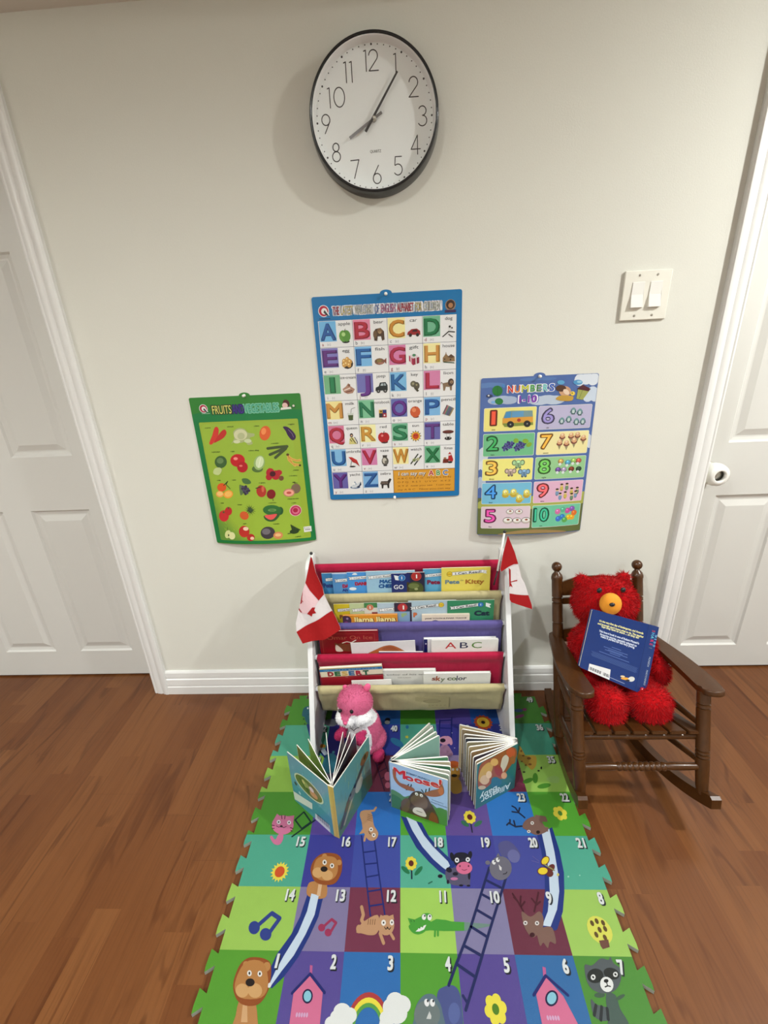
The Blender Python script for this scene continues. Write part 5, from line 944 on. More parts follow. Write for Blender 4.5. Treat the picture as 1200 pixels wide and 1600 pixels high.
for e in ([(0.3691,-0.8407),(0.0177,0.0025),(0.0019,0.0114)], [(0.4042,-0.8367),(0.0141,-0.0042),(0.0076,0.0085)]): a.ell(e, (30, 36, 34), 6)
for e in ([(0.3637,-0.8431),(0.0049,0.0001),(0.0018,0.0044)], [(0.4117,-0.838),(0.0049,0.0001),(0.0018,0.0041)]): a.ell(e, (232, 234, 232), 7); a.ell([e[0], (e[1][0]*.45, 0), (0, e[2][1]*.45)], (25, 25, 25), 8)
a.ell([(0.3872,-0.8538),(0.0139,0.0036),(-0.0007,0.0112)], (234, 236, 234), 7); a.ell([(0.3881,-0.8485),(0.0049,0.0001),(0.0013,0.003)], (18, 18, 20), 8); a.line([(0.3879,-0.8511),(0.388,-0.8561),(0.382,-0.8579)], .002, (18, 18, 20), 8); a.line([(0.388,-0.8561),(0.3933,-0.857)], .002, (18, 18, 20), 8)
a.smoothpoly([(0.3829,-0.866),(0.3982,-0.8706),(0.3983,-0.8894),(0.4041,-0.9133),(0.3648,-0.9183),(0.371,-0.899),(0.3746,-0.8805)], (70, 92, 84), 4.5); a.ell([(0.3659,-0.8704),(0.0109,0.0002),(0.0016,0.0039)], (64, 92, 72), 5); a.ell([(0.4057,-0.873),(0.0112,0.0042),(-0.0008,0.0025)], (64, 92, 72), 5)
a.smoothpoly([(0.3463,-0.8762),(0.354,-0.8839),(0.3771,-0.8897),(0.3752,-0.9019),(0.3611,-0.9075),(0.3459,-0.9039),(0.3417,-0.8934)], (82, 92, 96), 4); 
for pts in ([(0.3525,-0.8855),(0.3435,-0.8995)], [(0.3631,-0.8875),(0.3535,-0.9059)], [(0.3728,-0.8898),(0.3684,-0.905)]): a.line(pts, .0055, (34, 40, 44), 5)
# far rows: giraffe, leaves, dinosaur, lion face, worm, koala, pig ladder
a.smoothpoly([(0.3525,-0.2777),(0.3533,-0.3013),(0.3592,-0.3109),(0.3921,-0.3111),(0.3865,-0.3428),(0.3686,-0.3609),(0.3587,-0.35),(0.3441,-0.3316),(0.3347,-0.3165)], (196, 160, 60), 4); a.poly([(0.3485,-0.2737),(0.3542,-0.2777),(0.3605,-0.3083),(0.3509,-0.3109)], (196, 160, 60), 4)
for e in ([(0.3698,-0.3205),(0.0066,-0),(0.0012,0.0045)], [(0.3542,-0.3109),(0.004,-0),(0.0008,0.0031)], [(0.3673,-0.342),(0.0052,-0),(0.001,0.0037)], [(0.3531,-0.3446),(0.0032,-0),(0.0008,0.0029)], [(0.3441,-0.3316),(0.0033,-0),(0.0007,0.0026)], [(0.352,-0.2935),(0.0033,-0),(0.0012,0.0047)]): a.ell(e, (130, 84, 30), 5)
for e in ([(0.3293,-0.3583),(0.0045,0.0025),(-0.0005,0.0019)], [(0.3417,-0.3686),(0.0045,-0),(0.0006,0.0025)], [(0.3874,-0.3645),(0.0038,-0),(0.0008,0.0028)], [(0.3986,-0.3545),(0.0026,-0),(0.0015,0.005)]): a.ell(e, (18, 24, 20), 5)
for e in ([(0.3704,-0.3889),(0.0081,-0),(0.0048,0.0172)], [(0.3462,-0.3975),(0.0168,0.006),(-0.0005,0.007)], [(0.3894,-0.4143),(0.0208,0.0037),(0.001,0.0078)]): a.ell(e, (74, 142, 40), 5)
a.smoothpoly([(0.4027,-0.3907),(0.4256,-0.3821),(0.4412,-0.3874),(0.4341,-0.4044),(0.413,-0.4026)], (158, 200, 110), 4)
for e, co in (([(0.3849,-0.1249),(0.0155,-0.0002),(0.0019,0.0077)], (60, 100, 160)), ([(0.4075,-0.1204),(0.0081,-0.0001),(0.0017,0.0067)], (150, 60, 120)), ([(0.3822,-0.1509),(0.0175,0.0054),(0.0003,0.0072)], (160, 60, 140))): a.ell(e, co, 4)
TL = (34, 104, 120)
a.smoothpoly([(-0.4034,-0.1312),(-0.4018,-0.1039),(-0.3855,-0.0948),(-0.37,-0.0996),(-0.3561,-0.1362),(-0.3722,-0.1448),(-0.386,-0.1469),(-0.3993,-0.1424)], TL, 5); a.smoothpoly([(-0.3886,-0.1425),(-0.3514,-0.1429),(-0.3386,-0.1755),(-0.3652,-0.1816),(-0.3821,-0.1665)], TL, 4.5); a.band([(-0.3778,-0.1794),(-0.3643,-0.2127),(-0.3405,-0.268),(-0.321,-0.3125)], [(-0.3664,-0.1752),(-0.349,-0.2128),(-0.3287,-0.2604),(-0.3079,-0.3053)], NV, 4); a.band([(-0.3656,-0.1795),(-0.3456,-0.2129),(-0.3237,-0.2604),(-0.3075,-0.298)], [(-0.3448,-0.1797),(-0.3286,-0.213),(-0.3073,-0.2605),(-0.2914,-0.2981)], LB, 4)
for e in ([(-0.387,-0.1054),(0.0033,-0),(-0.0009,0.0046)], [(-0.3763,-0.1047),(0.0033,-0),(-0.0009,0.0046)]): a.ell(e, (230, 235, 235), 7)
a.line([(-0.3829,-0.1359),(-0.372,-0.1369)], .0015, (15, 50, 70), 7); a.ell([(-0.3923,-0.1556),(0.0025,-0),(-0.0008,0.0039)], (20, 70, 60), 5); a.ell([(-0.3841,-0.1772),(0.0031,-0),(-0.0005,0.0026)], (20, 70, 60), 5)
x, y = (0.2491,-0.1763); a.star(x, y, .034, .028, 14, (198, 84, 40), 4); a.circ(x, y, .0215, (226, 190, 60), 5); a.circ(x, y, .007, (40, 25, 20), 6); a.circ(x-.003, y+.004, .013, (210, 160, 50), 5.5)
for pts in ([(0.0992,-0.1649),(0.0891,-0.2408)], [(0.1418,-0.1554),(0.1302,-0.2456)], [(0.0944,-0.1989),(0.1368,-0.2017)], [(0.099,-0.1674),(0.1407,-0.1653)]): a.line(pts, .0045, (30, 40, 120), 5)
a.ell([(0.109,-0.2508),(0.0207,-0.0001),(0.0017,0.0179)], (222, 160, 190), 6); a.smoothpoly([(0.1162,-0.2341),(0.1307,-0.2411),(0.1328,-0.2634),(0.1241,-0.2677)], (222, 160, 190), 6); a.ell([(0.1015,-0.2508),(0.0094,-0.0001),(0.0007,0.0081)], (40, 34, 50), 7); a.smoothpoly([(0.094,-0.2719),(0.113,-0.2677),(0.1256,-0.2894),(0.1272,-0.3083),(0.0855,-0.3081)], (176, 132, 168), 5.5)
for e in ([(0.1359,-0.2205),(0.0019,-0),(0.0002,0.0014)], [(0.1375,-0.2809),(0.0018,-0),(0.0002,0.0017)]): a.ell(e, (200, 200, 225), 7)
a.ell([(-0.0874,-0.1611),(0.0096,-0.0001),(-0.0002,0.0084)], (30, 26, 30), 4); a.ell([(-0.0885,-0.173),(0.0095,-0.0001),(-0.0002,0.0082)], (220, 222, 220), 5)
for e in ([(-0.0177,-0.1939),(0.0056,-0.0001),(0.0001,0.008)], [(-0.0533,-0.2571),(0.0216,-0.0148),(0.0053,0.011)]): a.ell(e, (48, 120, 165), 4)
a.star(*(-0.0193,-0.2358), .008, .004, 5, (205, 205, 70), 4)
a.ell([(0.1264,-0.3711),(0.0182,-0),(0.0031,0.0274)], (206, 150, 60), 5); a.ell([(0.1277,-0.3409),(0.019,-0.0001),(0.0014,0.0123)], (196, 92, 40), 5.5); a.ell([(0.1254,-0.3802),(0.009,-0),(0.0006,0.0054)], (35, 25, 22), 7); a.smoothpoly([(0.1096,-0.3935),(0.1401,-0.3936),(0.1413,-0.4323),(0.1131,-0.4365)], (190, 145, 60), 4.5)
for e in ([(0.1235,-0.3596),(0.0033,-0),(0.0005,0.0046)], [(0.1372,-0.3597),(0.0033,-0),(0.0006,0.0046)]): a.ell(e, (235, 232, 225), 8)
# ladder in the maroon square with pink paws, blue creature and slide at the left
for pts in ([(-0.1244,-0.3246),(-0.0901,-0.428)], [(-0.0996,-0.3081),(-0.0685,-0.4026)], [(-0.118,-0.3449),(-0.0933,-0.3308)], [(-0.1115,-0.3685),(-0.0854,-0.3529)], [(-0.1017,-0.3914),(-0.0777,-0.3763)]): a.line(pts, .0035, (54, 22, 60), 5)
for e in ([(-0.0811,-0.382),(0.0105,-0),(-0.0004,0.0152)], [(-0.0803,-0.4118),(0.0082,-0),(-0.0003,0.0102)]): a.ell(e, (206, 110, 140), 6)
a.smoothpoly([(-0.2865,-0.3072),(-0.271,-0.2988),(-0.2549,-0.3074),(-0.2473,-0.3363),(-0.2471,-0.3642),(-0.2764,-0.3719),(-0.2935,-0.3443)], (48, 118, 140), 5); a.ell([(-0.2641,-0.2946),(0.0045,-0),(-0.0007,0.0051)], (70, 140, 155), 6); a.band([(-0.3137,-0.29),(-0.2952,-0.3114),(-0.2728,-0.3362)], [(-0.3004,-0.2792),(-0.2797,-0.303),(-0.26,-0.324)], NV, 4); a.band([(-0.3107,-0.2857),(-0.2921,-0.3072)], [(-0.2962,-0.2814),(-0.28,-0.3009)], LB, 5); a.ell([(-0.3056,-0.2704),(0.0115,-0.0001),(-0.0012,0.0075)], (196, 140, 50), 5); a.ell([(-0.2895,-0.1721),(0.0251,-0.0002),(-0.0025,0.0169)], (120, 124, 132), 4)
mat_o = a.mesh('foam_play_mat', lambda x, y, h: (x, y, MH+h), M_foam, None, 0.00012, outline=outline, basec=(96, 160, 60), edgec=(190, 196, 180), thick=MH-.0005, k=MATK)
# keep the sheet of squares and its teeth just over the foam body
tag(mat_o, 'foam puzzle play mat printed with numbered coloured squares, animals, slides and ladders', 'play mat')

# ------------------------------------------------------------------ sling bookcase
def yfront(z): return -0.12+(z-0.59)*0.398
bc = empty('sling_bookcase', (0, -0.18, MH), 'white children\'s sling bookcase with magenta, beige and violet fabric pockets full of books', 'bookcase')
def side_profile():
    pts = [(-0.022, MH), (-0.345, MH), (-0.338, 0.05)]
    pts += [(yfront(0.585), 0.585)]
    for k in range(1, 7):
        t = math.radians(15*k); pts.append((-0.088-0.034*math.cos(t)+.002, 0.585+0.036*math.sin(t)))
    pts += [(-0.045, 0.6215), (-0.022, 0.617)]
    return pts
for x0, x1 in ((-0.3285, -0.3125), (0.3055, 0.3215)):
    bm = bmesh.new(); add_prism(bm, side_profile(), 0, x0, x1, 0.0015)
    finish('side_panel', bm, M_white, bc)
RODS = [(-0.087, 0.596), (-0.122, 0.503), (-0.158, 0.415), (-0.195, 0.320), (-0.235, 0.226)]
for (y, z) in RODS+[(-0.06, 0.10)]:
    bm = bmesh.new(); add_lathe(bm, [(0.0078, 0), (0.0078, 1)], (-0.3125, y, z), (0.3055, y, z), 14)
    finish('rod', bm, M_white, bc, True)
SM = [M_mag, M_bei, M_pur, M_mag, M_bei]
ZB = [0.36, 0.27, 0.18, 0.122]
def sheet(name, pts, mat, x0=-0.3035, x1=0.2985, wr=0.0012, seed=0, thick=0.0012):
    """fabric following a (y,z) path, slightly creased across its width"""
    bm = bmesh.new(); n = 44; g = []
    P = [Vector(p) for p in pts]
    for i, p in enumerate(P):
        d = (P[min(i+1, len(P)-1)]-P[max(i-1, 0)]).normalized(); nn = Vector((-d.y, d.x)); row = []
        amp = wr*max(0, min(1, (i-9)/5))
        for k in range(n+1):
            x = x0+(x1-x0)*k/n
            if k in (0, n): x += 0.0012*math.sin(i*0.9+seed+k)
            w = amp*(noise.noise(Vector((x*9+seed, i*0.25, 3.1)))*1.6+noise.noise(Vector((x*30+seed*3, i*0.5, 7.7)))*0.7)
            row.append(bm.verts.new((x, p.x+nn.x*w, p.y+nn.y*w)))
        g.append(row)
    for i in range(len(g)-1):
        for k in range(n): bm.faces.new([g[i][k], g[i][k+1], g[i+1][k+1], g[i+1][k]])
    bmesh.ops.recalc_face_normals(bm, faces=bm.faces[:])
    bmesh.ops.solidify(bm, geom=bm.faces[:], thickness=thick)
    return finish(name, bm, mat, bc, True)
for k, (y, z) in enumerate(RODS):
    r = 0.0098
    wrap = [(y+r*math.cos(math.radians(t)), z+r*math.sin(math.radians(t))) for t in range(-60, 181, 20)]
    if k < 4:
        zb = ZB[k]; yn, zn = RODS[k+1]; FX = .016 if k == 3 else 0.0
        # over the rod, down as the back of the pocket, round its bottom, up behind the next rod
        down = [(y-r+.0005, z-.010), (y-r+.004, z-.019), (y-r+.0070, z-.025), (y-r+.0095, z-.040), (y-r+.0110, z-.060), (y-r+.011, (z+zb)/2), (y-r+.010, zb+.02)]
        if k == 3: down += [(y-.004, zb+.006), (y-.008, zb+.001), (yn+.027, zb+.001), (yn+.023, zb+.006)]
        else: down += [(y-r+.007, zb+.008), (y-r+.001, zb+.002), ((y+yn)/2, zb), (yn+.009, zb+.002), (yn+.006, zb+.009)]
        wr = 0.0010
    else:
        zb = .100
        ysl = lambda q: -0.2373+(.201-q)*.28
        down = [(y-r+.0005, z-.010), (y-r+.0045, z-.018)]+[(ysl(q), q) for q in (.201, .19, .178, .165, .15, .136, .122, .110)]+[(ysl(.100)+.004, .1015), (-.198, .1035), (-.188, .108)]
        wr = 0.0028
    sheet('sling', wrap+down, SM[k], seed=k*2.3, wr=wr)['label'] = ['magenta top sling', 'beige second sling', 'violet sling', 'magenta fourth sling', 'beige bottom sling'][k]
    # stitched hem below each rod sleeve
# embossed maker's patch on the lowest pocket
a = Art()
for q in range(8): a.rect(-.055+q*.0135, -.0225, -.048+q*.0135, -.0190, (160, 150, 112), 1)
a.circ(0, .004, .030, (162, 152, 113), 1, .010); a.circ(0, .004, .024, (172, 162, 122), 2, .007); a.rect(-.048, .018, .048, .0184, (160, 150, 112), 1)
a.mesh('stitched_patch', lambda x, y, h: (.068+x, -0.2395-h+(.201-(.158+y))*.28, .158+y), M_cloth, bc.children[-1], 0.0001, outline=rr(-.055, -.032, .055, .028, .003), basec=(180, 170, 128), thick=.0003)

# ---- books standing in the pockets
def banner(a, u0, u1, d, txt='I Can Read!', tail_l=True, tail_r=False, rise=0.004, h=.0060, dot=None, dot_at='l', tw=None):
    """white ribbon with black outline; coordinates (u, -depth)"""
    t = .0052
    def rb(g, c, l): a.poly([(u0-g, -d-t-g), (u1+g, -d+rise-t-g), (u1+g, -d+rise+t+g), (u0-g, -d+t+g)], c, l)
    if tail_l: a.poly([(u0-.011, -d+t*1.2), (u0+.003, -d+t*.9), (u0+.003, -d-t*1.3), (u0-.009, -d-t*1.2), (u0-.006, -d)], (50, 55, 60), 2); a.poly([(u0-.010, -d+t), (u0+.003, -d+t*.7), (u0+.003, -d-t*1.1), (u0-.008, -d-t), (u0-.005, -d)], (226, 228, 228), 3)
    if tail_r: a.poly([(u1-.003, -d+rise+t*.8), (u1+.011, -d+rise+t*.3), (u1+.007, -d+rise-t*.6), (u1+.011, -d+rise-t*1.8), (u1-.003, -d+rise-t*1.4)], (226, 228, 228), 3)
    rb(.0008, (50, 55, 60), 4); rb(0, (226, 228, 228), 5)
    a.text(txt, (u0+u1)/2+(.003 if dot_at == 'l' else -.002), -d+rise/2, h, (50, 50, 58), 6, w=tw or (u1-u0)*.80, rot=math.degrees(math.atan2(rise, u1-u0)), bold=.03)
    if dot:
        dx = u0-.004 if dot_at == 'l' else u1+.006; dz = -d+(0 if dot_at == 'l' else rise)
        a.circ(dx, dz, .0092, tuple(v*.6 for v in dot[0]), 7); a.circ(dx, dz, .0082, dot[0], 8); a.text(dot[1], dx, dz, .0072 if len(dot[1]) < 2 else .003, dot[2], 9, bold=.05)
def shelf_book(x0, x1, zt, y, h, base, art, label, thick=.0035, lean=.05, hard=False, name='picture_book', tilt=0.0, cat='book', group='books in the sling bookcase', spine=None, pagec=True):
    """front cover in the plane through (y, zt), leaning back; pages and back cover behind it"""
    w = x1-x0
    o = empty(name, ((x0+x1)/2, y, zt-h), label, cat, group)
    ct, st = math.cos(tilt), math.sin(tilt)
    def f(u, v, hh): # u from left edge, v<=0 downward
        uu, vv = u*ct-v*st, u*st+v*ct
        return (x0+uu, y-hh+vv*-lean*-1*-1 if False else y-hh+(-vv)*-lean, zt+vv)
    a = Art(); art(a, w)
    # trim anything running off the cover
    m = 0.0
    a.V = [(min(max(p, m), w-m), min(max(q, -h), -m), l) for p, q, l in a.V]
    ov = .0022 if hard else 0.0
    c = a.mesh('cover', f, M_cover, o, 0.00012, outline=rr(0, -h, w, 0, .0015 if not hard else .001), basec=base, edgec=base if hard else (228, 226, 220), thick=.0018 if hard else .0005)
    t0 = .0019 if hard else .0006
    bm = bmesh.new()
    P = [f(ov if hard else .0, -h+ov, -t0), f(w-ov, -h+ov, -t0), f(w-ov, -ov, -t0), f(ov, -ov, -t0)]
    Q = [f(ov if hard else .0, -h+ov, -t0-thick), f(w-ov, -h+ov, -t0-thick), f(w-ov, -ov, -t0-thick), f(ov, -ov, -t0-thick)]
    pv = [bm.verts.new(p) for p in P]; qv = [bm.verts.new(q) for q in Q]
    bm.faces.new(pv); bm.faces.new(list(reversed(qv)))
    for i in range(4): bm.faces.new([pv[i], qv[i], qv[(i+1) % 4], pv[(i+1) % 4]])
    finish('pages', bm, M_page, o)
    b = Art()
    b.mesh('back_cover', lambda u, v, hh: f(u, v, hh-t0-thick-.0001), M_cover, o, 0.00012, outline=rr(0, -h, w, 0, .0015), basec=spine or base, thick=.0018 if hard else .0005)
    return o
IC = 'paperbacks in the top bookcase pocket'
IC2 = 'books in the second bookcase pocket'
S2 = .002
def a_et(a, w): banner(a, .012, .062, .0245, 'I Can Read!', False); a.text('Pete', .018, -.046, .016, (40, 60, 120), 3, w=.030, bold=.05)
def a_d1(a, w): banner(a, .016, .07, .0255); a.text('DANNY', .058, -.0465, .0115, (170, 30, 70), 3, w=.052, bold=.08); a.text('AND', .045, -.062, .010, (40, 60, 140), 3, bold=.05)
def a_d2(a, w): banner(a, .014, .07, .0225); a.poly([(.018, -.006), (.034, -.006), (.034, -.009), (.026, -.010), (.018, -.0095)], (225, 235, 240), 3); a.circ(.026, -.0055, .006, (230, 238, 242), 3, .003); a.text('DANNY', .052, -.043, .0115, (165, 35, 60), 3, w=.054, bold=.08); a.circ(.016, -.062, .012, (225, 232, 235), 3, .006)
def a_mac(a, w): banner(a, .014, .086, .0225, rise=.006); a.text('MACS', .067, -.0385, .0120, (25, 85, 145), 3, w=.048, bold=.08, shear=.1); a.text('CHEESE', .071, -.0560, .0125, (25, 80, 140), 3, w=.062, bold=.08, shear=.1)
def a_go(a, w): a.poly([(.009, -.006), (.024, -.010), (.022, -.016), (.024, -.026), (.013, -.024)], (228, 232, 235), 3); a.circ(.034, -.0165, .0115, (150, 190, 225), 3); a.circ(.034, -.0165, .0105, (40, 110, 180), 4); a.text('1', .034, -.0165, .010, (235, 238, 240), 5, bold=.05); a.text('GO', .023, -.0505, .0155, (215, 218, 225), 3, w=.031, bold=.02)
def a_grn(a, w): a.circ(.031, -.0145, .0165, (190, 70, 60), 3); a.circ(.031, -.0145, .015, (165, 45, 45), 4); a.text('1', .032, -.0145, .0125, (232, 232, 228), 5, bold=.06); a.circ(.026, -.060, .028, (70, 80, 40), 3, .026); a.circ(.022, -.050, .018, (105, 115, 65), 4, .010); a.circ(.030, -.062, .006, (150, 155, 110), 5, .004); a.rect(.0, -.09, .008, -.035, (60, 50, 30), 3)
def a_pet(a, w): banner(a, .013, .062, .0245, rise=.004); a.text('Pete', .034, -.0490, .0145, (125, 30, 60), 3, w=.040, bold=.06)
def a_kit(a, w):
    banner(a, .030, .134, .0225, rise=.008, h=.0075, dot=((222, 190, 50), 'My First', (120, 90, 30)), tail_r=True, tw=.082)
    a.text('Pete', .035, -.0520, .0140, (105, 130, 140), 3, w=.044, bold=.05); a.text('the', .066, -.0465, .0055, (150, 145, 90), 3, bold=.03, shear=.3); a.text('Kitty', .107, -.0525, .0150, (165, 110, 45), 3, w=.058, bold=.05)
R1 = [(502, 585, 896, (62, 128, 180), a_et, 'blue paperback farthest left in the top pocket, partly behind the left flag'),
      (518.5, 595, 897, (88, 148, 205), a_d1, 'light blue paperback second from the left in the top pocket'),
      (541.5, 617, 894.5, (70, 145, 215), a_d2, 'bright blue paperback with a small white cloud in the top pocket'),
      (571.5, 648, 893, (150, 190, 215), a_mac, 'pale grey-blue paperback with MAC in dark blue letters, top pocket'),
      (611, 640, 893.5, (28, 42, 105), a_go, 'navy paperback with a blue number one disc, top pocket'),
      (635, 663, 892, (38, 36, 60), a_grn, 'dark paperback with a red number one disc and mossy picture, top pocket'),
      (661, 738, 890.5, (88, 160, 198), a_pet, 'sky blue paperback with maroon title just left of the yellow one'),
      (690, 767, 888.5, (222, 206, 92), a_kit, 'bright yellow paperback at the right end of the top pocket')]
def bpos(rowi, i): return 0
BK1 = [(-0.2805,-0.1072,0.5809), (-0.2456,-0.0864,0.5793), (-0.1966,-0.0405,0.5855), (-0.1339,0.0232,0.589), (-0.0529,0.0069,0.5819), (-0.0033,0.0542,0.5841), (0.0499,0.2063,0.5897), (0.1086,0.2639,0.5946)]
YS1 = [-.104, -.107, -.110, -.113, -.1175, -.1165, -.113, -.1165]
YS1 = [-.104, -.107, -.110, -.1130, -.1180, -.1180, -.1080, -.1125]
for (px0, px1, py, base, fn, lb), (x0, x1, zt), y in zip(R1, BK1, YS1):
    shelf_book(x0, x1, zt, y, zt-.365, base, fn, lb, thick=.0018, lean=-.03, name='paperback_book', group=IC)
def b_y(a, w): banner(a, .012, .062, .0245, 'I Can Read!', False); a.text('Pig', .028, -.050, .014, (120, 50, 40), 3, bold=.05)
def b_g(a, w): banner(a, .016, .07, .0265); 
def b_gr(a, w): a.rect(0, -.05, .05, -.019, (205, 205, 195), 3); a.circ(.019, -.018, .0115, (205, 140, 110), 4); a.circ(.019, -.018, .010, (200, 120, 90), 5); a.text('1', .019, -.018, .010, (232, 232, 228), 6, bold=.05); a.rect(.024, -.045, .045, -.036, (130, 60, 70), 4)
def b_lb(a, w): banner(a, .014, .08, .0265, rise=.006)
def b_rd(a, w): a.circ(.027, -.018, .0165, (150, 35, 45), 3); a.circ(.027, -.018, .0150, (180, 50, 55), 4); a.text('1', .030, -.018, .0135, (232, 232, 228), 5, bold=.07); a.rect(0, -.10, .05, -.034, (130, 160, 190), 2); a.text('go', .030, -.043, .013, (150, 175, 110), 3, bold=.05, rot=12)
def b_p(a, w): banner(a, .016, .100, .0280, rise=.011, h=.0075, dot=((222, 190, 50), 'My First', (120, 90, 30)), dot_at='r'); a.text('P', .022, -.054, .0155, (70, 30, 50), 3, bold=.12); a.text('P', .022, -.054, .0155, (210, 110, 60), 4, bold=.05)
def b_c(a, w): banner(a, .018, .100, .0280, rise=.011, h=.0075, dot=((50, 120, 190), '1', (235, 238, 240)), dot_at='r', tw=.072); a.poly([(.122, -.010), (.139, -.016), (.134, -.022), (.138, -.031), (.122, -.024)], (226, 228, 228), 3); a.text('the', .078, -.0405, .006, (60, 130, 70), 3); a.text('Cat', .111, -.0500, .0165, (16, 36, 55), 3, w=.046, bold=.08)
R2 = [((-0.2436,-0.0853,0.4874), -.1415, (212, 190, 45), b_y, 'yellow paperback at the left end of the second pocket, beside the flag'),
      ((-0.192,-0.0334,0.4896), -.1430, (185, 198, 150), b_g, 'pale sage green paperback in the second pocket, above the orange book'),
      ((-0.1438,-0.0374,0.4918), -.1445, (70, 130, 75), b_gr, 'green and white paperback with an orange number one disc'),
      ((-0.1013,0.055,0.4905), -.1460, (175, 195, 208), b_lb, 'pale grey-blue paperback in the second pocket, middle'),
      ((-0.0465,0.0099,0.4914), -.1475, (50, 40, 60), b_rd, 'dark paperback with a large red number one disc, second pocket'),
      ((-0.0012,0.1528,0.4974), -.1475, (170, 192, 205), b_p, 'light blue paperback with a yellow disc, left of the green cat book'),
      ((0.1241,0.2727,0.4968), -.1495, (52, 132, 92), b_c, 'dark green paperback with the word Cat at the second pocket\'s right end')]
for (x0, x1, zt), y, base, fn, lb in R2:
    shelf_book(x0, x1, zt, y, zt-.275, base, fn, lb, thick=.0006, lean=-.03, name='paperback_book', group=IC2)
def b_ll(a, w): a.text('llama llama', w*.60, -.0165, .0175, (110, 60, 25), 3, w=w*.74+.001, bold=.09); a.text('llama llama', w*.59, -.016, .0170, (240, 225, 150), 4, w=w*.74, bold=.04); a.smoothpoly([(0, -.004), (.022, -.004), (.028, -.02), (.02, -.04), (0, -.04)], (70, 45, 75), 3); a.circ(.015, -.012, .004, (150, 130, 170), 4); a.circ(.01, -.026, .006, (140, 60, 110), 4, .003)
def b_dn(a, w): a.text('JANE YOLEN & MARK TEAGUE', w*.5, -.0140, .0048, (60, 50, 60), 3, w=w*.87, bold=.06); a.circ(w*.28, -.028, .012, (60, 60, 110), 3, .007)
shelf_book(-0.2156,-0.0368,0.4514, -.1545, .17, (216, 142, 40), b_ll, 'thick orange book lettered llama llama in the second pocket', thick=.0035, lean=-.04, hard=True, group=IC2)
shelf_book(0.0417,0.1955,0.4479, -.1545, .17, (222, 208, 190), b_dn, 'cream book with authors\' names in front of the green cat book', thick=.0035, lean=-.04, hard=True, group=IC2)
IC3 = 'books in the third bookcase pocket'; IC4 = 'books in the fourth bookcase pocket'
def c_om(a, w):
    a.line([(.010, -.20), (.010, -.010), (w-.012, -.010), (w-.012, -.20)], .0012, (165, 70, 60), 3, cap=False); a.text('Omar On Ice', w*.52, -.0255, .0150, (175, 90, 70), 3, w=w*.76, bold=.0)
    a.smoothpoly([(.050, -.046), (.062, -.050), (.075, -.047), (.09, -.052), (.11, -.044), (.15, -.048), (.16, -.08), (.07, -.08), (.052, -.062)], (110, 60, 38), 3); a.smoothpoly([(.052, -.056), (.06, -.058), (.075, -.08), (.052, -.08)], (200, 190, 175), 4); a.line([(.075, -.047), (.09, -.042), (.105, -.046), (.12, -.036)], .003, (215, 205, 195), 4)
def c_br(a, w): a.smoothpoly([(.050, -.055), (.085, -.028), (.115, -.016), (.140, -.018), (.172, -.040), (.19, -.06)], (172, 98, 52), 3); a.smoothpoly([(.10, -.030), (.120, -.020), (.14, -.024), (.155, -.040), (.12, -.04)], (150, 80, 42), 4)
def c_ab(a, w): a.text('A', w*.29, -.0215, .0250, (190, 45, 45), 3, w=.036, bold=-.0); a.text('B', w*.49, -.0215, .0240, (30, 35, 75), 3, w=.026, bold=.0); a.text('C', w*.68, -.0215, .0245, (85, 130, 50), 3, w=.032, bold=-.0)
def c_nv(a, w): a.rect(.0, -.2, .012, 0, (20, 30, 95), 2); a.circ(.007, -.018, .0025, (215, 215, 230), 3)
def c_nav2(a, w): a.rect(0, -.1, w, -.003, (40, 48, 110), 2)
shelf_book(0.0458,0.2802,0.3693, -.176, .20, (226, 226, 228), c_nv, 'thick white book with a navy spine behind the ABC book', thick=.0070, lean=-.04, hard=True, group=IC3)
shelf_book(-0.2942,-0.1007,0.4124, -.184, .19, (132, 18, 28), c_om, 'dark red book titled Omar On Ice at the third pocket\'s left', thick=.0055, lean=-.04, hard=True, group=IC3)
shelf_book(-0.1922,0.0173,0.3679, -.1875, .17, (214, 212, 214), c_br, 'white book with a brown hill shape overlapping the dark red book', thick=.0008, lean=-.04, hard=False, tilt=.035, group=IC3)
shelf_book(-0.101,0.0425,0.3355, -.1905, .15, (226, 226, 226), c_nav2, 'low white and navy book edge in front of the brown picture book', thick=.0008, lean=-.04, hard=False, tilt=-.02, group=IC3)
shelf_book(0.0698,0.2834,0.375, -.1890, .17, (224, 222, 218), c_ab, 'white alphabet book with coloured letters ABC on its cover', thick=.0040, lean=-.04, hard=True, group=IC3)
def d_ds(a, w):
    a.rect(0, -.0045, w, -.001, (212, 190, 120), 2); a.rect(.0, -.0150, w, -.0045, (40, 110, 165), 2); a.text('WORLD EXPLORER', w*.5, -.0100, .0042, (130, 180, 205), 3, w=w*.88, bold=.06)
    for q, (ch, co) in enumerate(zip('DESERT', ((150, 30, 50), (30, 100, 60), (205, 175, 100), (45, 105, 155), (165, 35, 60), (30, 100, 70)))): a.text(ch, .034+q*.0233, -.0262-q*.0002, .0175, co, 3, w=.0165, bold=.07)
    a.rect(0, -.15, w, -.0385, (150, 25, 40), 2); a.text('TO', .085, -.0435, .004, (200, 150, 150), 3); a.rect(.12, -.0395, w, -.0365, (60, 25, 25), 3)
def d_col(a, w): a.text('A color of his own', w*.50, -.0185, .0070, (105, 105, 105), 3, w=w*.80, bold=.015); a.text('Leo Lionni', w*.49, -.0320, .0040, (120, 120, 120), 3, w=.042, bold=.02)
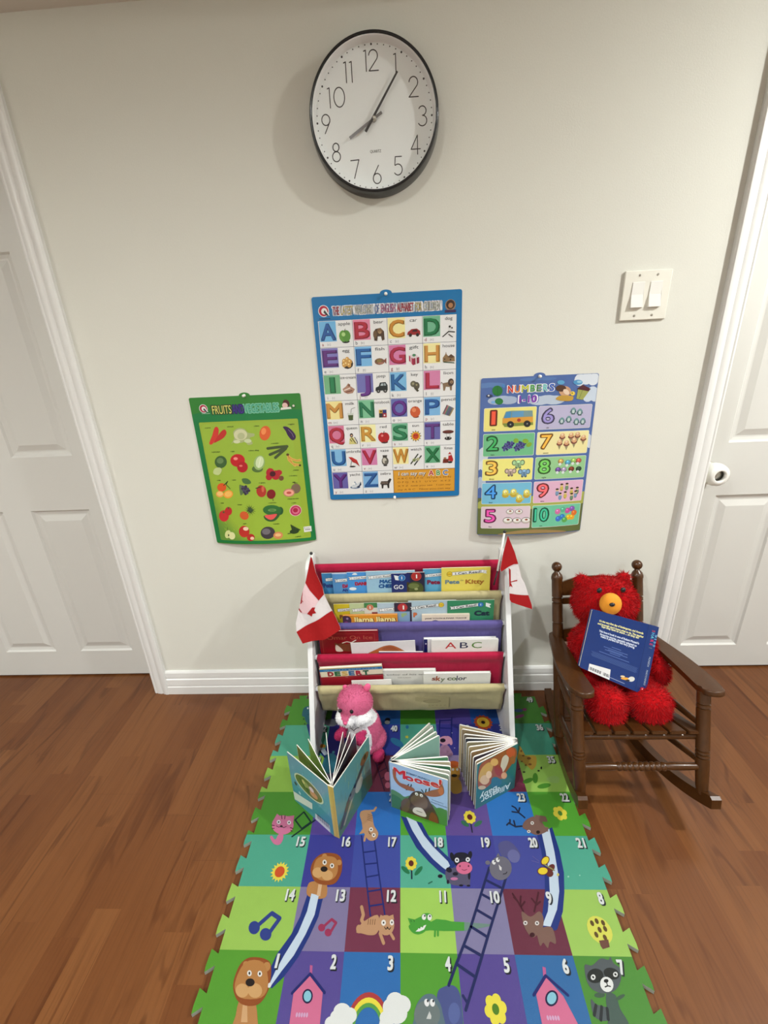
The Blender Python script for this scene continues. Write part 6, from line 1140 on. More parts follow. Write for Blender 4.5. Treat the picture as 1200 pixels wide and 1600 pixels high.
def d_sky(a, w):
    for ch, x, h, w_, co in (('s', .033, .017, .012, (125, 60, 55)), ('k', .047, .021, .014, (150, 75, 50)), ('y', .0625, .018, .014, (120, 130, 110)), ('c', .084, .017, .013, (90, 95, 80)), ('o', .0985, .017, .014, (85, 110, 70)), ('l', .1085, .022, .0030, (50, 60, 90)), ('o', .1195, .017, .014, (65, 70, 90)), ('r', .134, .017, .010, (60, 60, 70))): a.text(ch, x, -.0205-(.003 if ch == 'y' else 0), h, co, 3, w=w_, bold=.03, shear=.1)
shelf_book(-0.1196,0.0819,0.2777, -.2135, .115, (212, 212, 208), d_col, 'pale grey book lettered A color of his own in the fourth pocket', thick=.0060, lean=-.10, hard=True, tilt=.0, group=IC4)
shelf_book(-0.2971,-0.0917,0.2933, -.2190, .100, (222, 214, 190), d_ds, 'book titled DESERT in multicoloured letters under a blue band', thick=.0060, lean=-.10, hard=True, tilt=.055, group=IC4)
shelf_book(0.0411,0.2571,0.2699, -.2225, .115, (218, 218, 214), d_sky, 'white book lettered sky color at the right of the fourth pocket', thick=.0060, lean=-.10, hard=True, group=IC4)
shelf_book(-0.1939,-0.0633,0.248, -.2260, .105, (232, 232, 232), lambda a, w: None, 'small plain white book in front of the DESERT book', thick=.0015, lean=-.10, hard=False, tilt=.03, group=IC4)

# ------------------------------------------------------------------ flags stuck in the bookcase
def flag(label, F, ball, pole, wave, phase, tuck=0.0, yofs=0.0):
    """F = dict of coloured areas in (x, z); y follows the slope of the bookcase front"""
    o = empty('hand_flag', ball, label, 'flag', 'small flags on the bookcase')
    a = Art()
    for k, (c, pts, l) in enumerate(F['areas']): a.poly(pts, c, l)
    def f(x, z, h):
        y = -0.15+(z-0.59)*0.398+yofs
        return (x, y-h+wave*math.sin((x*math.cos(phase)+z*math.sin(phase))*75)+tuck*max(0, x-.30), z)
    a.mesh('flag_cloth', f, M_cloth, o, 0.0007, outline=F['outline'], basec=(200, 180, 182), edgec=(200, 185, 185), thick=0.0004, sub=(0.012, 0.012))
    bm = bmesh.new(); add_lathe(bm, [(0.0034, 0), (0.0034, 1)], pole[0], pole[1], 12); finish('pole', bm, M_whitep, o, True)
    bm = bmesh.new(); add_ellipsoid(bm, ball, (0.0052, 0.0052, 0.0052), None, 2); finish('finial', bm, M_blackm, o, True)['label'] = 'small black ball'
    return o
RF = (150, 20, 22); WF = (204, 197, 197); PK = (212, 180, 184)
def gy(p, o=0.0): return (p[0], -0.15+(p[1]-0.59)*0.398+o, p[1])
fl = dict(outline=[(-0.3012,0.6605),(-0.3046,0.6512),(-0.32,0.5839),(-0.33,0.5597),(-0.3428,0.5112),(-0.3534,0.4682),(-0.3532,0.4428),(-0.3349,0.4078),(-0.2694,0.4162),(-0.2137,0.4433),(-0.2155,0.4527),(-0.2306,0.4847),(-0.2479,0.515),(-0.2621,0.5471),(-0.2656,0.5659),(-0.2856,0.6094),(-0.2899,0.632),(-0.2963,0.6566)],
  areas=[(RF, [(-0.3007,0.6576),(-0.3049,0.6418),(-0.3205,0.5834),(-0.3075,0.5611),(-0.2804,0.5296),(-0.2632,0.5467),(-0.2662,0.5668),(-0.2865,0.6113),(-0.2973,0.6566)], 1), (PK, [(-0.3207,0.5821),(-0.3301,0.556),(-0.3417,0.5149),(-0.3332,0.4922),(-0.3178,0.4938),(-0.2906,0.5158),(-0.2821,0.5284),(-0.3076,0.5593)], 1), (WF, [(-0.2804,0.5283),(-0.2906,0.5148),(-0.3199,0.492),(-0.3339,0.4903),(-0.344,0.5074),(-0.3539,0.4663),(-0.3521,0.4437),(-0.2961,0.4709),(-0.2393,0.4998),(-0.2498,0.5206),(-0.2636,0.5456)], 1),
         (RF, [(-0.3526,0.4423),(-0.3339,0.4082),(-0.2694,0.4165),(-0.2142,0.4429),(-0.2159,0.4527),(-0.2306,0.4847),(-0.2387,0.4994),(-0.2941,0.4709)], 1), (RF, [(-0.3179,0.4929),(-0.3094,0.503),(-0.2999,0.5131),(-0.2907,0.5124),(-0.294,0.5046),(-0.2882,0.4961),(-0.2995,0.4944),(-0.3028,0.4856),(-0.3098,0.4899)], 2), (RF, [(-0.3279,0.5616),(-0.3313,0.5522),(-0.3384,0.5214),(-0.3321,0.526),(-0.334,0.5298),(-0.3273,0.5287),(-0.3325,0.5335)], 2), (RF, [(-0.3439,0.5102),(-0.3419,0.5064),(-0.3345,0.4969),(-0.3372,0.4951),(-0.3445,0.5037)], 2)])
lb = (-0.3009,0.6648)
flag('small red and white maple leaf flag at the left end of the bookcase', fl, gy(lb, -.004), (gy(lb, -.001), (-0.296, -0.180, 0.40)), .0032, .5, yofs=-.012)
fr_ = dict(outline=[(0.3135,0.7007),(0.3002,0.6614),(0.2854,0.6049),(0.2879,0.5971),(0.2982,0.6029),(0.3113,0.6112),(0.3134,0.513),(0.3169,0.5078),(0.3459,0.5004),(0.3711,0.4904),(0.3797,0.486),(0.3806,0.4911),(0.3787,0.4997),(0.3688,0.53),(0.359,0.5637),(0.3504,0.5776),(0.3426,0.6173),(0.3293,0.6555)],
  areas=[(RF, [(0.3134,0.6993),(0.297,0.6477),(0.2864,0.6057),(0.2888,0.5979),(0.2982,0.6037),(0.3132,0.6128),(0.328,0.6185),(0.3417,0.6177),(0.3311,0.6537)], 1), (WF, [(0.3121,0.6094),(0.3168,0.611),(0.3417,0.6165),(0.3495,0.5776),(0.3587,0.5637),(0.3688,0.53),(0.3323,0.5307),(0.3123,0.5337)], 1), (RF, [(0.3126,0.5328),(0.3323,0.5302),(0.3688,0.5291),(0.3787,0.4997),(0.3801,0.4863),(0.3711,0.4904),(0.3477,0.4995),(0.3169,0.5086),(0.3126,0.5156)], 1),
         (RF, [(0.3121,0.6086),(0.3174,0.6033),(0.3171,0.568),(0.3374,0.5719),(0.3373,0.5684),(0.317,0.5654),(0.3229,0.5507),(0.3158,0.5551),(0.3125,0.5517)], 2)])
rb_ = (0.3051,0.7078); re_ = (0.2804,0.5938); rs_ = (0.2688,0.5484)
fo = flag('small red and white maple leaf flag at the right end of the bookcase', fr_, gy(rb_, .006), (gy(rb_, .007), gy(re_, .010)), .0026, -.5, yofs=-.002)
bm = bmesh.new(); add_lathe(bm, [(0.0024, 0), (0.0024, 1)], gy(re_, .011), gy(rs_, .020), 10); finish('stick', bm, M_blackm, fo, True)

# ------------------------------------------------------------------ plush toys
def plush(name, blobs, colfn, mat, parent, voxel, furlen, nfur, seed, width=0.0013, droop=0.35):
    """one continuous body grown from overlapping volumes, then covered with pile"""
    bm = bmesh.new()
    for c, r, rot in blobs: add_ellipsoid(bm, c, r, rot, 3)
    me = bpy.data.meshes.new('tmp'); bm.to_mesh(me); bm.free()
    ob = bpy.data.objects.new('tmp', me); col.objects.link(ob)
    m = ob.modifiers.new('r', 'REMESH'); m.mode = 'VOXEL'; m.voxel_size = voxel
    s = ob.modifiers.new('s', 'SMOOTH'); s.factor = 0.6; s.iterations = 5
    dg = bpy.context.evaluated_depsgraph_get(); ev = ob.evaluated_get(dg); em = ev.to_mesh()
    V = [v.co.copy() for v in em.vertices]; Fc = [tuple(p.vertices) for p in em.polygons]; Nn = [p.normal.copy() for p in em.polygons]; Ar = [p.area for p in em.polygons]
    ev.to_mesh_clear(); bpy.data.objects.remove(ob)
    rnd = random.Random(seed)
    verts = [tuple(v) for v in V]; faces = list(Fc)
    cols = []
    for f in Fc: 
        c = sum((V[i] for i in f), Vector())/len(f); cols.append(pc(colfn(c)))
    nbase = len(faces)
    idx = rnd.choices(range(nbase), weights=Ar, k=nfur)
    for i in idx:
        f = Fc[i]; w = [rnd.random() for _ in f]; t = sum(w); p = sum((V[j]*(q/t) for j, q in zip(f, w)), Vector())
        n = Nn[i]; r = Vector((rnd.uniform(-1, 1), rnd.uniform(-1, 1), rnd.uniform(-1, 1)))
        cl = noise.noise_vector(p*38)*0.9
        d = (n*0.75+r*0.35+cl*0.5+Vector((0, 0, -droop))).normalized()
        if d.dot(n) < 0.15: d = (d+n*(0.3-d.dot(n))).normalized()
        sd = d.cross(r).normalized()*width*rnd.uniform(.6, 1.2); L = furlen*rnd.uniform(.6, 1.2)
        o = len(verts); verts += [tuple(p-sd-n*.001), tuple(p+sd-n*.001), tuple(p+d*L)]; faces.append((o, o+1, o+2))
        k = rnd.uniform(.86, 1.12); c = cols[i]; cols.append(tuple(min(.9, q*k) for q in c))
    me = bpy.data.meshes.new(name); me.from_pydata(verts, [], faces)
    at = me.color_attributes.new('ink', 'FLOAT_COLOR', 'CORNER'); li = 0
    buf = []
    for f, c in zip(faces, cols): buf += [c[0], c[1], c[2], 1.0]*len(f)
    at.data.foreach_set('color', buf)
    for i, p in enumerate(me.polygons): p.use_smooth = i < nbase
    me.materials.append(mat)
    return link(name, me, parent)

HX = -0.178
ham = empty('plush_hamster', (-0.165, -0.29, MH), 'pink plush hamster with a white face and belly sitting in front of the bookcase', 'plush toy')
HP, HW, HD = (204, 100, 136), (240, 238, 240), (190, 56, 104)
def hamcol(c):
    x, y, z = c
    if z > .150:
        if y < -.285+abs(x-HX+.025)*.2 and z < .216-max(0, .10*abs(x-HX+.03)) and not abs(x+.206) < max(0, (z-.180))*.60: return HW
        return HP
    if y < -.296 and ((x+.180)/.050)**2+((z-.095)/.082)**2 < 1: return HW
    return HP
blobs = [((-.160, -.280, .100), (.058, .050, .092), None), ((-.172, -.285, .160), (.050, .045, .05), None), ((HX, -.288, .218), (.055, .048, .058), None),
         ((-.200, -.312, .185), (.038, .032, .026), None), ((-.158, -.312, .187), (.034, .030, .026), None), ((-.150, -.270, .05), (.062, .055, .04), None)]
body = plush('body', blobs, hamcol, M_plushm, ham, 0.004, 0.0055, 16000, 3, 0.0008, .25)
bm = bmesh.new(); add_ellipsoid(bm, (-.137, -.280, .270), (.011, .006, .017), euler(0, 20, 0), 2); finish('ear', bm, material('pink_felt', (226, 96, 140), 0.9, bump=.0005), ham, True)
bm = bmesh.new(); add_ellipsoid(bm, (-.208, -.268, .262), (.009, .005, .009), euler(0, -15, 0), 2); finish('ear', bm, bpy.data.materials['pink_felt'], ham, True)
for c, r, rot in (((-.228, -.322, .122), (.022, .017, .014), euler(0, -35, 0)), ((-.166, -.338, .118), (.021, .017, .017), euler(0, 35, 0))):
    plush('paw', [(c, r, rot), ((c[0]+(.012 if c[0] < -.2 else .010), c[1]+.022, c[2]+.014), (.015, .017, .014), None)], lambda q: HD, M_plushm, ham, 0.0035, 0.004, 2200, 5, 0.0008)
for x in (-.112, -.200):
    plush('foot', [((x, -.318, MH+.016), (.020, .026, .015), None)], lambda q: HD, M_plushm, ham, 0.004, 0.003, 1200, 6, 0.0008)
for x, y, z in ((-.2205, -.327, .224), (-.1835, -.3345, .228)):
    bm = bmesh.new(); add_ellipsoid(bm, (x, y, z), (.0062, .0045, .0075), None, 2); finish('eye', bm, M_black, ham, True)
bm = bmesh.new(); add_ellipsoid(bm, (-.205, -.343, .190), (.0065, .004, .005), None, 2); finish('nose', bm, bpy.data.materials['pink_felt'], ham, True)
bm = bmesh.new()
for s_ in (-1, 1):
    pts = [Vector((-.181+s_*.021*math.sin(t*.5)*.9, -.343+.004*t, .160+.006*math.sin(t*1.3)-(.0) )) for t in (0, .5, 1, 1.5, 2)]
    for p_, q_ in zip(pts, pts[1:]): add_lathe(bm, [(.0011, 0), (.0011, 1)], p_, q_, 6)
finish('mouth_stitch', bm, M_blackm, ham, True)

# ------------------------------------------------------------------ open board books standing on the mat
def board(name, p0, p1, z0, h, t, mat, parent, r=0.004, side=1):
    """stiff rounded page from the spine point p0 to its free corner p1"""
    d = Vector((p1[0]-p0[0], p1[1]-p0[1])); w = d.length; d.normalize(); n = Vector((-d.y, d.x))
    pts = rr(0, 0, w, h, r); pts = [(0 if u < r*1.1 else u, v) for u, v in pts]
    bm = bmesh.new()
    def P(u, v, k): return (p0[0]+d.x*u+n.x*k, p0[1]+d.y*u+n.y*k, z0+v)
    f0 = [bm.verts.new(P(u, v, -t/2)) for u, v in pts]; f1 = [bm.verts.new(P(u, v, t/2)) for u, v in pts]
    bmesh.ops.remove_doubles(bm, verts=bm.verts[:], dist=1e-6)
    f0 = [v for k, v in enumerate(f0) if v.is_valid]; f1 = [v for v in f1 if v.is_valid]
    a_ = bm.faces.new(f0); b_ = bm.faces.new(list(reversed(f1)))
    n_ = min(len(f0), len(f1))
    for i in range(n_):
        j = (i+1) % n_; bm.faces.new([f0[i], f0[j], f1[j], f1[i]])
    return bm
def page(p0, p1, z0, h, t, parent, art=None, c_in=(225, 222, 212), r=0.004, name='page', flip=False):
    """page with printed faces (colour + simple picture) and white board edges"""
    bm = board(name, p0, p1, z0, h, t, None, parent, r)
    o = finish(name, bm, M_page, parent)
    d = Vector((p1[0]-p0[0], p1[1]-p0[1])); w = d.length; d.normalize(); n = Vector((-d.y, d.x))
    for sg, ar in ((-1, art), (1, art)):
        if ar is None: continue
        A = Art(); ar(A, w, h, sg)
        m = .0012
        A.V = [(min(max(u, m), w-m), min(max(v, m), h-m), l) for u, v, l in A.V]
        def f(u, v, hh, sg=sg):
            uu = u if sg < 0 else w-u
            return (p0[0]+d.x*uu+n.x*sg*(t/2+.0001+hh), p0[1]+d.y*uu+n.y*sg*(t/2+.0001+hh), z0+v)
        q = A.mesh('page_print', f, M_cover, o, 0.00008)
    return o
def scene_art(sky, gr, spots):
    def g(A, w, h, sg):
        A.rrect(.0012, .0012, w-.0012, h-.0012, .003, sky, 1)
        A.smoothpoly([(0, 0), (w, 0), (w, h*.3), (w*.7, h*.42), (w*.4, h*.3), (0, h*.45)], gr, 2)
        rnd = random.Random(int(w*1e5)+len(spots)+sg)
        for k in range(9):
            c = spots[k % len(spots)]; A.circ(w*rnd.uniform(.15, .85), h*rnd.uniform(.15, .85), rnd.uniform(.006, .018), c, 3+.1*k, rnd.uniform(.005, .02), rnd.uniform(0, 90), 12)
    return g
def cover_board(name, pL, pR, z0, h, t, base, draw, parent, inner=(120, 135, 120), r=.003):
    """outer face drawn in unit coordinates, pL/pR = left and right edge as seen from outside"""
    d = Vector((pR[0]-pL[0], pR[1]-pL[1])); w = d.length; dn = d.normalized(); n = Vector((dn.y, -dn.x))
    A = Art(); draw(A); A.V = [(min(max(u, .003), .997), min(max(v, .003), .997), l) for u, v, l in A.V]
    ol = [(x/w, y/h) for x, y in rr(0, 0, w, h, r)]
    def f(u, v, hh): return (pL[0]+d.x*u+n.x*hh, pL[1]+d.y*u+n.y*hh, z0+v*h)
    o = A.mesh(name, f, M_cover, parent, 0.0001, outline=ol, basec=base, edgec=(216, 214, 204), thick=t)
    B = Art(); B.rect(.012, .012, .988, .988, inner, 1)
    B.mesh('inside_print', lambda u, v, hh: (pL[0]+d.x*(1-u)-n.x*(t+.0001+hh), pL[1]+d.y*(1-u)-n.y*(t+.0001+hh), z0+v*h), M_cover, o, 0.00005)
    return o
BH = 0.198
b1 = empty('board_book', (-.215, -.50, MH), 'open board book with a gold spine and blue-green covers standing on the mat below the pink hamster', 'book')
b1['label'] = 'open board book with blue-green covers and gold spine, nearest the pink hamster'
sL, sR = (-.2245, -.5610), (-.2085, -.5675)
def fl_art(A):
    A.poly([(0, 0), (1, 0), (1, .35), (.5, .42), (0, .38)], (70, 140, 158), 1)
    for k in range(24): A.line([(.05+.038*k, .55+.2*math.sin(k)), (.07+.038*k, .62+.2*math.sin(k))], .004, (150, 185, 200), 1.2)
    e = [(0.4793,0.5899),(0.3556,0.4043),(-0.2968,0.0909)]; A.ell([e[0], (.36, -.02), (.02, .175)], (196, 206, 178), 2, 28); A.ell([e[0], (.33, -.02), (.02, .150)], (98, 112, 58), 3, 28)
    cx, cy = e[0]
    A.circ(cx-.05, cy+.02, .07, (140, 150, 90), 4, .06); A.circ(cx-.12, cy+.05, .04, (190, 180, 120), 5); A.circ(cx+.08, cy+.03, .06, (205, 190, 195), 5, .045); A.circ(cx+.12, cy-.05, .10, (186, 140, 92), 4, .06); A.circ(cx-.02, cy-.06, .05, (60, 90, 40), 4, .05); A.line([(cx-.2, cy+.07), (cx-.1, cy-.07)], .02, (40, 70, 35), 5)
    A.poly([(-0.0878,0.2046),(0.5238,0.3135),(0.499,0.1696),(-0.0906,0.0274)], (206, 212, 206), 4); A.circ(.12, .44, .035, (60, 60, 60), 5); A.circ(.2, .30, .03, (170, 205, 215), 5)
    A.poly([(0.5648,0.1404),(0.9195,0.1629),(0.9121,-0.0071),(0.5415,-0.0498)], (205, 208, 215), 4)
    for k in range(16): A.rect(.62+.018*k, .07, .62+.018*k+.007+.005*(k % 3 == 0), .17, (40, 45, 70), 5)
def fr_art(A):
    A.poly([(0, 0), (1, 0), (1, .25), (.6, .45), (.3, .35), (0, .25)], (72, 112, 84), 1)
    rnd = random.Random(4)
    for k in range(26):
        u = rnd.uniform(.1, .95); v = rnd.uniform(.35, .85); A.line([(u, v), (u+.02, v+.12)], .012, (128, 158, 128) if k % 2 else (86, 128, 118), 2+.02*k)
    A.line([(.08, .15), (.3, .40), (.55, .50), (.8, .66)], .09, (66, 70, 66), 4); A.line([(.15, .12), (.4, .34), (.7, .52)], .05, (148, 148, 130), 5)
    A.circ(.42, .42, .09, (100, 104, 96), 6, .08); A.circ(.37, .46, .025, (30, 30, 30), 7); A.circ(.50, .50, .03, (30, 30, 30), 7); A.circ(.62, .40, .12, (160, 162, 146), 6, .10, 35); A.circ(.83, .72, .13, (112, 74, 50), 5, .08); A.circ(.84, .74, .04, (50, 34, 26), 6)
    for k in range(5): A.line([(.82+.03*k, .60), (.84+.03*k, .18)], .012, (110, 100, 70), 3)
fl_ = cover_board('back_cover', (-.357, -.459), sL, MH, BH, .0025, (92, 150, 168), fl_art, b1, (96, 116, 66))
cover_board('front_cover', sR, (-.1275, -.409), MH, BH, .0025, (84, 136, 138), fr_art, b1, (70, 92, 96))
A = Art(); A.rect(.1, .0, .18, 1, (205, 186, 110), 1); A.line([(.6, .02), (.7, .98)], .06, (160, 134, 60), 1.5)
A.mesh('spine', lambda u, v, hh: (sL[0]+(sR[0]-sL[0])*u-.39*hh, sL[1]+(sR[1]-sL[1])*u-.92*hh, MH+v*BH), M_cover, b1, .0001, outline=[(0, 0), (1, 0), (1, 1), (0, 1)], basec=(188, 160, 78), edgec=(214, 208, 190), thick=.004)
mid = (-.2145, -.5575)
for tip, arts in (((-.334, -.433), ((92, 110, 52), (40, 34, 28))), ((-.3046, -.4135), ((88, 104, 54), (56, 40, 30))), ((-.2555, -.3915), ((60, 70, 62), (120, 120, 110))), ((-.2050, -.3895), ((52, 56, 60), (30, 30, 32))), ((-.1845, -.3905), ((60, 62, 64), (34, 34, 36))), ((-.168, -.3975), ((46, 52, 58), (26, 28, 32)))):
    k = .012/(Vector(tip)-Vector(mid)).length; st = (mid[0]+(tip[0]-mid[0])*k*.5, mid[1]+(tip[1]-mid[1])*k*.5)
    page(st, tip, MH+.001, BH-.003, .0017, b1, scene_art(arts[0], arts[1], [(104, 110, 84), (70, 78, 60), (140, 120, 90)]), r=.002)
# moose book
b2 = empty('board_book', (.02, -.45, MH), 'open board book with a brown moose on its pale blue front cover', 'book')
H2 = .181
def mo_art(A):
    A.smoothpoly([(-0.017,0.3816),(0.1466,0.3867),(0.2448,0.3417),(0.3675,0.4144),(0.4869,0.3253),(0.7209,0.3886),(0.836,0.3279),(1.015,0.3465),(1.023,0.0044),(0.6063,-0.0912),(-0.0155,-0.0368)], (86, 134, 88), 2)
    A.smoothpoly([(-0.0071,0.2751),(0.1198,0.2949),(0.2179,0.1946),(0.1885,-0.0683),(-0.0162,-0.0656)], (60, 112, 72), 3); A.smoothpoly([(0.7909,0.2835),(0.9031,0.3675),(1.016,0.2946),(1.012,-0.0004),(0.8178,-0.029)], (72, 130, 62), 3)
    RDm = (196, 40, 46)
    t = [((0.174,0.7956)), ((0.3468,0.7681)), ((0.5068,0.7791)), ((0.645,0.7885)), ((0.7846,0.8119)), ((0.8773,0.8444))]
    for q, (ch, w_, h_) in enumerate((('M', .20, .17), ('o', .145, .13), ('o', .135, .13), ('s', .12, .13), ('e', .13, .13), ('!', .035, .17))):
        u, v = t[q]; A.text(ch, u+.006, v+.035-.008, h_, (110, 30, 40), 5, w=w_+.02, bold=.045, rot=-3); A.text(ch, u, v+.035, h_+.012, (232, 232, 236), 6, w=w_+.018, bold=.045, rot=-3); A.text(ch, u, v+.035, h_, RDm, 7, w=w_, bold=.04, rot=-3)
    A.text('ROBERT MUNSCH', *(0.5001,0.8841), .035, (60, 90, 130), 5, w=.40, bold=.03, rot=-2)
    AN = (150, 92, 58)
    A.smoothpoly([(0.053,0.8601),(0.0877,0.8714),(0.1045,0.7462),(0.1637,0.6343),(0.2853,0.6239),(0.4168,0.6047),(0.4283,0.543),(0.2961,0.5218),(0.15,0.563),(0.066,0.6803)], AN, 8); A.smoothpoly([(0.5812,0.5463),(0.7185,0.674),(0.8519,0.7726),(0.8941,0.8877),(0.9324,0.8263),(0.937,0.7022),(0.8544,0.6082),(0.7196,0.5452)], AN, 8)
    A.smoothpoly([(0.8416,0.7183),(0.8735,0.8054),(0.9172,0.8209),(0.9302,0.7124),(0.8872,0.6459)], (190, 110, 60), 9)
    for p_ in ([(0.2844,0.5575),(0.3337,0.654)], [(0.3568,0.5569),(0.3816,0.6708)], [(0.3927,0.5566),(0.2839,0.5174)], [(0.616,0.5591),(0.6386,0.671)], [(0.6847,0.6231),(0.6955,0.717)], [(0.5928,0.5766),(0.5579,0.6291)]): A.line(p_, .018, (34, 30, 34), 7.5)
    A.smoothpoly([(0.2553,0.2091),(0.3433,0.4053),(0.4163,0.5255),(0.5346,0.5816),(0.6509,0.5197),(0.7092,0.4105),(0.7912,0.257),(0.8507,0.0936),(0.8297,-0.0513),(0.6539,-0.0573),(0.4857,-0.1003),(0.3632,-0.0812),(0.2139,-0.058),(0.1529,0.0581)], (74, 54, 44), 8.5)
    A.smoothpoly([(0.3673,0.3874),(0.4874,0.5118),(0.6046,0.5025),(0.6631,0.3928),(0.6289,0.2461),(0.4865,0.2035),(0.3783,0.2565)], (104, 80, 62), 9.5); A.smoothpoly([(0.7225,0.2028),(0.8154,0.1598),(0.8454,-0.0172),(0.795,-0.0661),(0.6774,-0.0335)], (124, 60, 34), 9.5); A.smoothpoly([(0.1802,0.1801),(0.2692,0.3236),(0.3422,0.297),(0.3153,0.0669),(0.2143,-0.0296)], (100, 78, 60), 9.2)
    for p_ in ((0.4685,0.5022), (0.5533,0.5045)): A.circ(p_[0], p_[1], .028, (228, 226, 220), 10.5, .034); A.circ(p_[0]+.004, p_[1]-.008, .010, (20, 20, 20), 11.5)
    A.smoothpoly([(0.4262,0.1797),(0.5581,0.2182),(0.6294,0.111),(0.6178,0.0516),(0.5102,0.0349),(0.3939,0.0707)], (214, 206, 196), 10.5); A.line([(0.4622,0.1256),(0.5582,0.1231)], .012, (60, 50, 46), 11.5); A.line([(0.4252,0.0002),(0.5822,-0.0044),(0.6656,-0.0385)], .03, (150, 84, 52), 10.5); A.ell([(0.363,-0.1038),(0.0488,0.0105),(0.0041,0.0267)], (40, 30, 26), 10.5)
    A.text('Illustrated by', *(0.8338,0.4842), .025, (60, 80, 120), 5, w=.20, rot=-2); A.text('Michael Martchenko', *(0.8571,0.428), .028, (60, 80, 120), 5, w=.28, rot=-2)
cover_board('front_cover', (-.0665, -.479), (.089, -.534), MH, H2, .003, (160, 190, 226), mo_art, b2, (190, 200, 180))
def green_pg(sky): return scene_art(sky, (96, 150, 110), [(60, 120, 90), (150, 170, 150), (170, 90, 50), (225, 225, 215)])
for tip, c in (((.0975, -.462), (90, 150, 110)), ((.102, -.478), (205, 190, 160)), ((.1015, -.492), (70, 120, 90)), ((.0985, -.506), (205, 205, 190)), ((.095, -.518), (150, 170, 150)), ((.0790, -.3895), (140, 180, 165)), ((.0720, -.3755), (170, 190, 170)), ((.0630, -.3600), (160, 180, 160))):
    page((-.060, -.4745+(tip[1]+.45)*.045), tip, MH+.001, H2-.001, .0032, b2, green_pg(c), r=.007)
cover_board('back_cover', (.0525, -.344), (-.062, -.4675), MH, H2, .003, (160, 190, 226), lambda A: A.poly([(0, 0), (1, 0), (1, .4), (0, .4)], (86, 134, 88), 1), b2, (190, 200, 180))
A = Art(); A.mesh('spine', lambda u, v, hh: (-.0685+.006*u, -.480+.014*u, MH+v*H2), M_cover, b2, .0001, outline=[(0, 0), (1, 0), (1, 1), (0, 1)], basec=(160, 190, 226), thick=0)
# the upside-down book
b3 = empty('board_book', (.23, -.42, MH), 'open board book standing upside down with teal cover, right of the moose book', 'book')
H3 = .180
def al_art(A):
    A.smoothpoly([(0.056,0.9151),(0.1849,0.9918),(0.3794,0.982),(0.5994,1.011),(0.8162,0.9997),(0.9587,0.8931),(0.9836,0.7257),(0.869,0.5951),(0.72,0.4764),(0.63,0.3816),(0.4641,0.5107),(0.339,0.4015),(0.1415,0.3771),(0.0354,0.5362)], (150, 80, 46), 2)
    A.smoothpoly([(0.0916,0.8439),(0.2529,0.9197),(0.3864,0.8175),(0.3298,0.626),(0.1691,0.5326),(0.0486,0.6421)], (196, 158, 78), 3); A.smoothpoly([(0.6073,0.8489),(0.6991,0.8853),(0.7819,0.7807),(0.7435,0.6263),(0.6542,0.5332),(0.5856,0.6452)], (206, 196, 178), 3)
    for e, c in (([(0.2007,0.574),(0.1176,-0.0527),(-0.004,0.107)], (206, 176, 140)), ([(0.2966,0.641),(0.0731,-0.0331),(-0.0034,0.0838)], (226, 196, 160)), ([(0.5395,0.6123),(0.0904,-0.0134),(-0.0617,0.1551)], (150, 50, 40)), ([(0.8227,0.8795),(0.1194,-0.0563),(-0.0058,0.1072)], (190, 80, 48)), ([(0.6906,0.4358),(0.0774,-0.0349),(-0.0039,0.0774)], (214, 160, 120)), ([(0.4168,0.8573),(0.098,-0.0454),(-0.0036,0.0823)], (214, 170, 96)), ([(0.8944,0.6888),(0.0691,-0.0321),(-0.0051,0.0917)], (150, 88, 50)), ([(0.1394,0.4341),(0.095,-0.0419),(-0.0016,0.0455)], (190, 170, 140))): A.ell(e, c, 4)
    A.smoothpoly([(0.3676,0.4992),(0.4641,0.5107),(0.6314,0.3538),(0.6042,0.2564),(0.4091,0.2873)], (46, 108, 130), 3)
    A.text('Alligator', *(0.5071,0.1277), .125, (210, 226, 226), 5, w=.74, rot=180, bold=.02); A.text('Baby', *(0.3067,0.2262), .125, (206, 222, 222), 5, w=.42, rot=180, bold=.02)
cover_board('front_cover', (.1735, -.4865), (.3000, -.4200), MH, H3, .003, (38, 108, 112), al_art, b3, (190, 180, 150))
tips3 = [(.1425, -.350), (.1465, -.367), (.150, -.386), (.1525, -.400), (.1545, -.414), (.158, -.430), (.162, -.447), (.166, -.463), (.170, -.476)]
cols3 = [(150, 130, 100), (120, 110, 96), (60, 64, 74), (150, 140, 110), (170, 150, 112), (150, 120, 84), (70, 60, 70), (160, 140, 110)]
for k, tip in enumerate(tips3[1:]):
    page((.298, -.405-.0015*k), tip, MH+.001, H3-.001, .0030, b3, scene_art(cols3[k], tuple(v*.75 for v in cols3[k]), [(60, 56, 60), (190, 180, 150), (130, 96, 70), (210, 205, 195)]), r=.007)
cover_board('back_cover', (.302, -.402), (.1425, -.350), MH, H3, .003, (38, 108, 112), lambda A: None, b3, (206, 184, 140))
A = Art(); A.mesh('spine', lambda u, v, hh: (.3005+.002*u, -.420+.018*u, MH+v*H3), M_cover, b3, .0001, outline=[(0, 0), (1, 0), (1, 1), (0, 1)], basec=(150, 120, 110), thick=0)

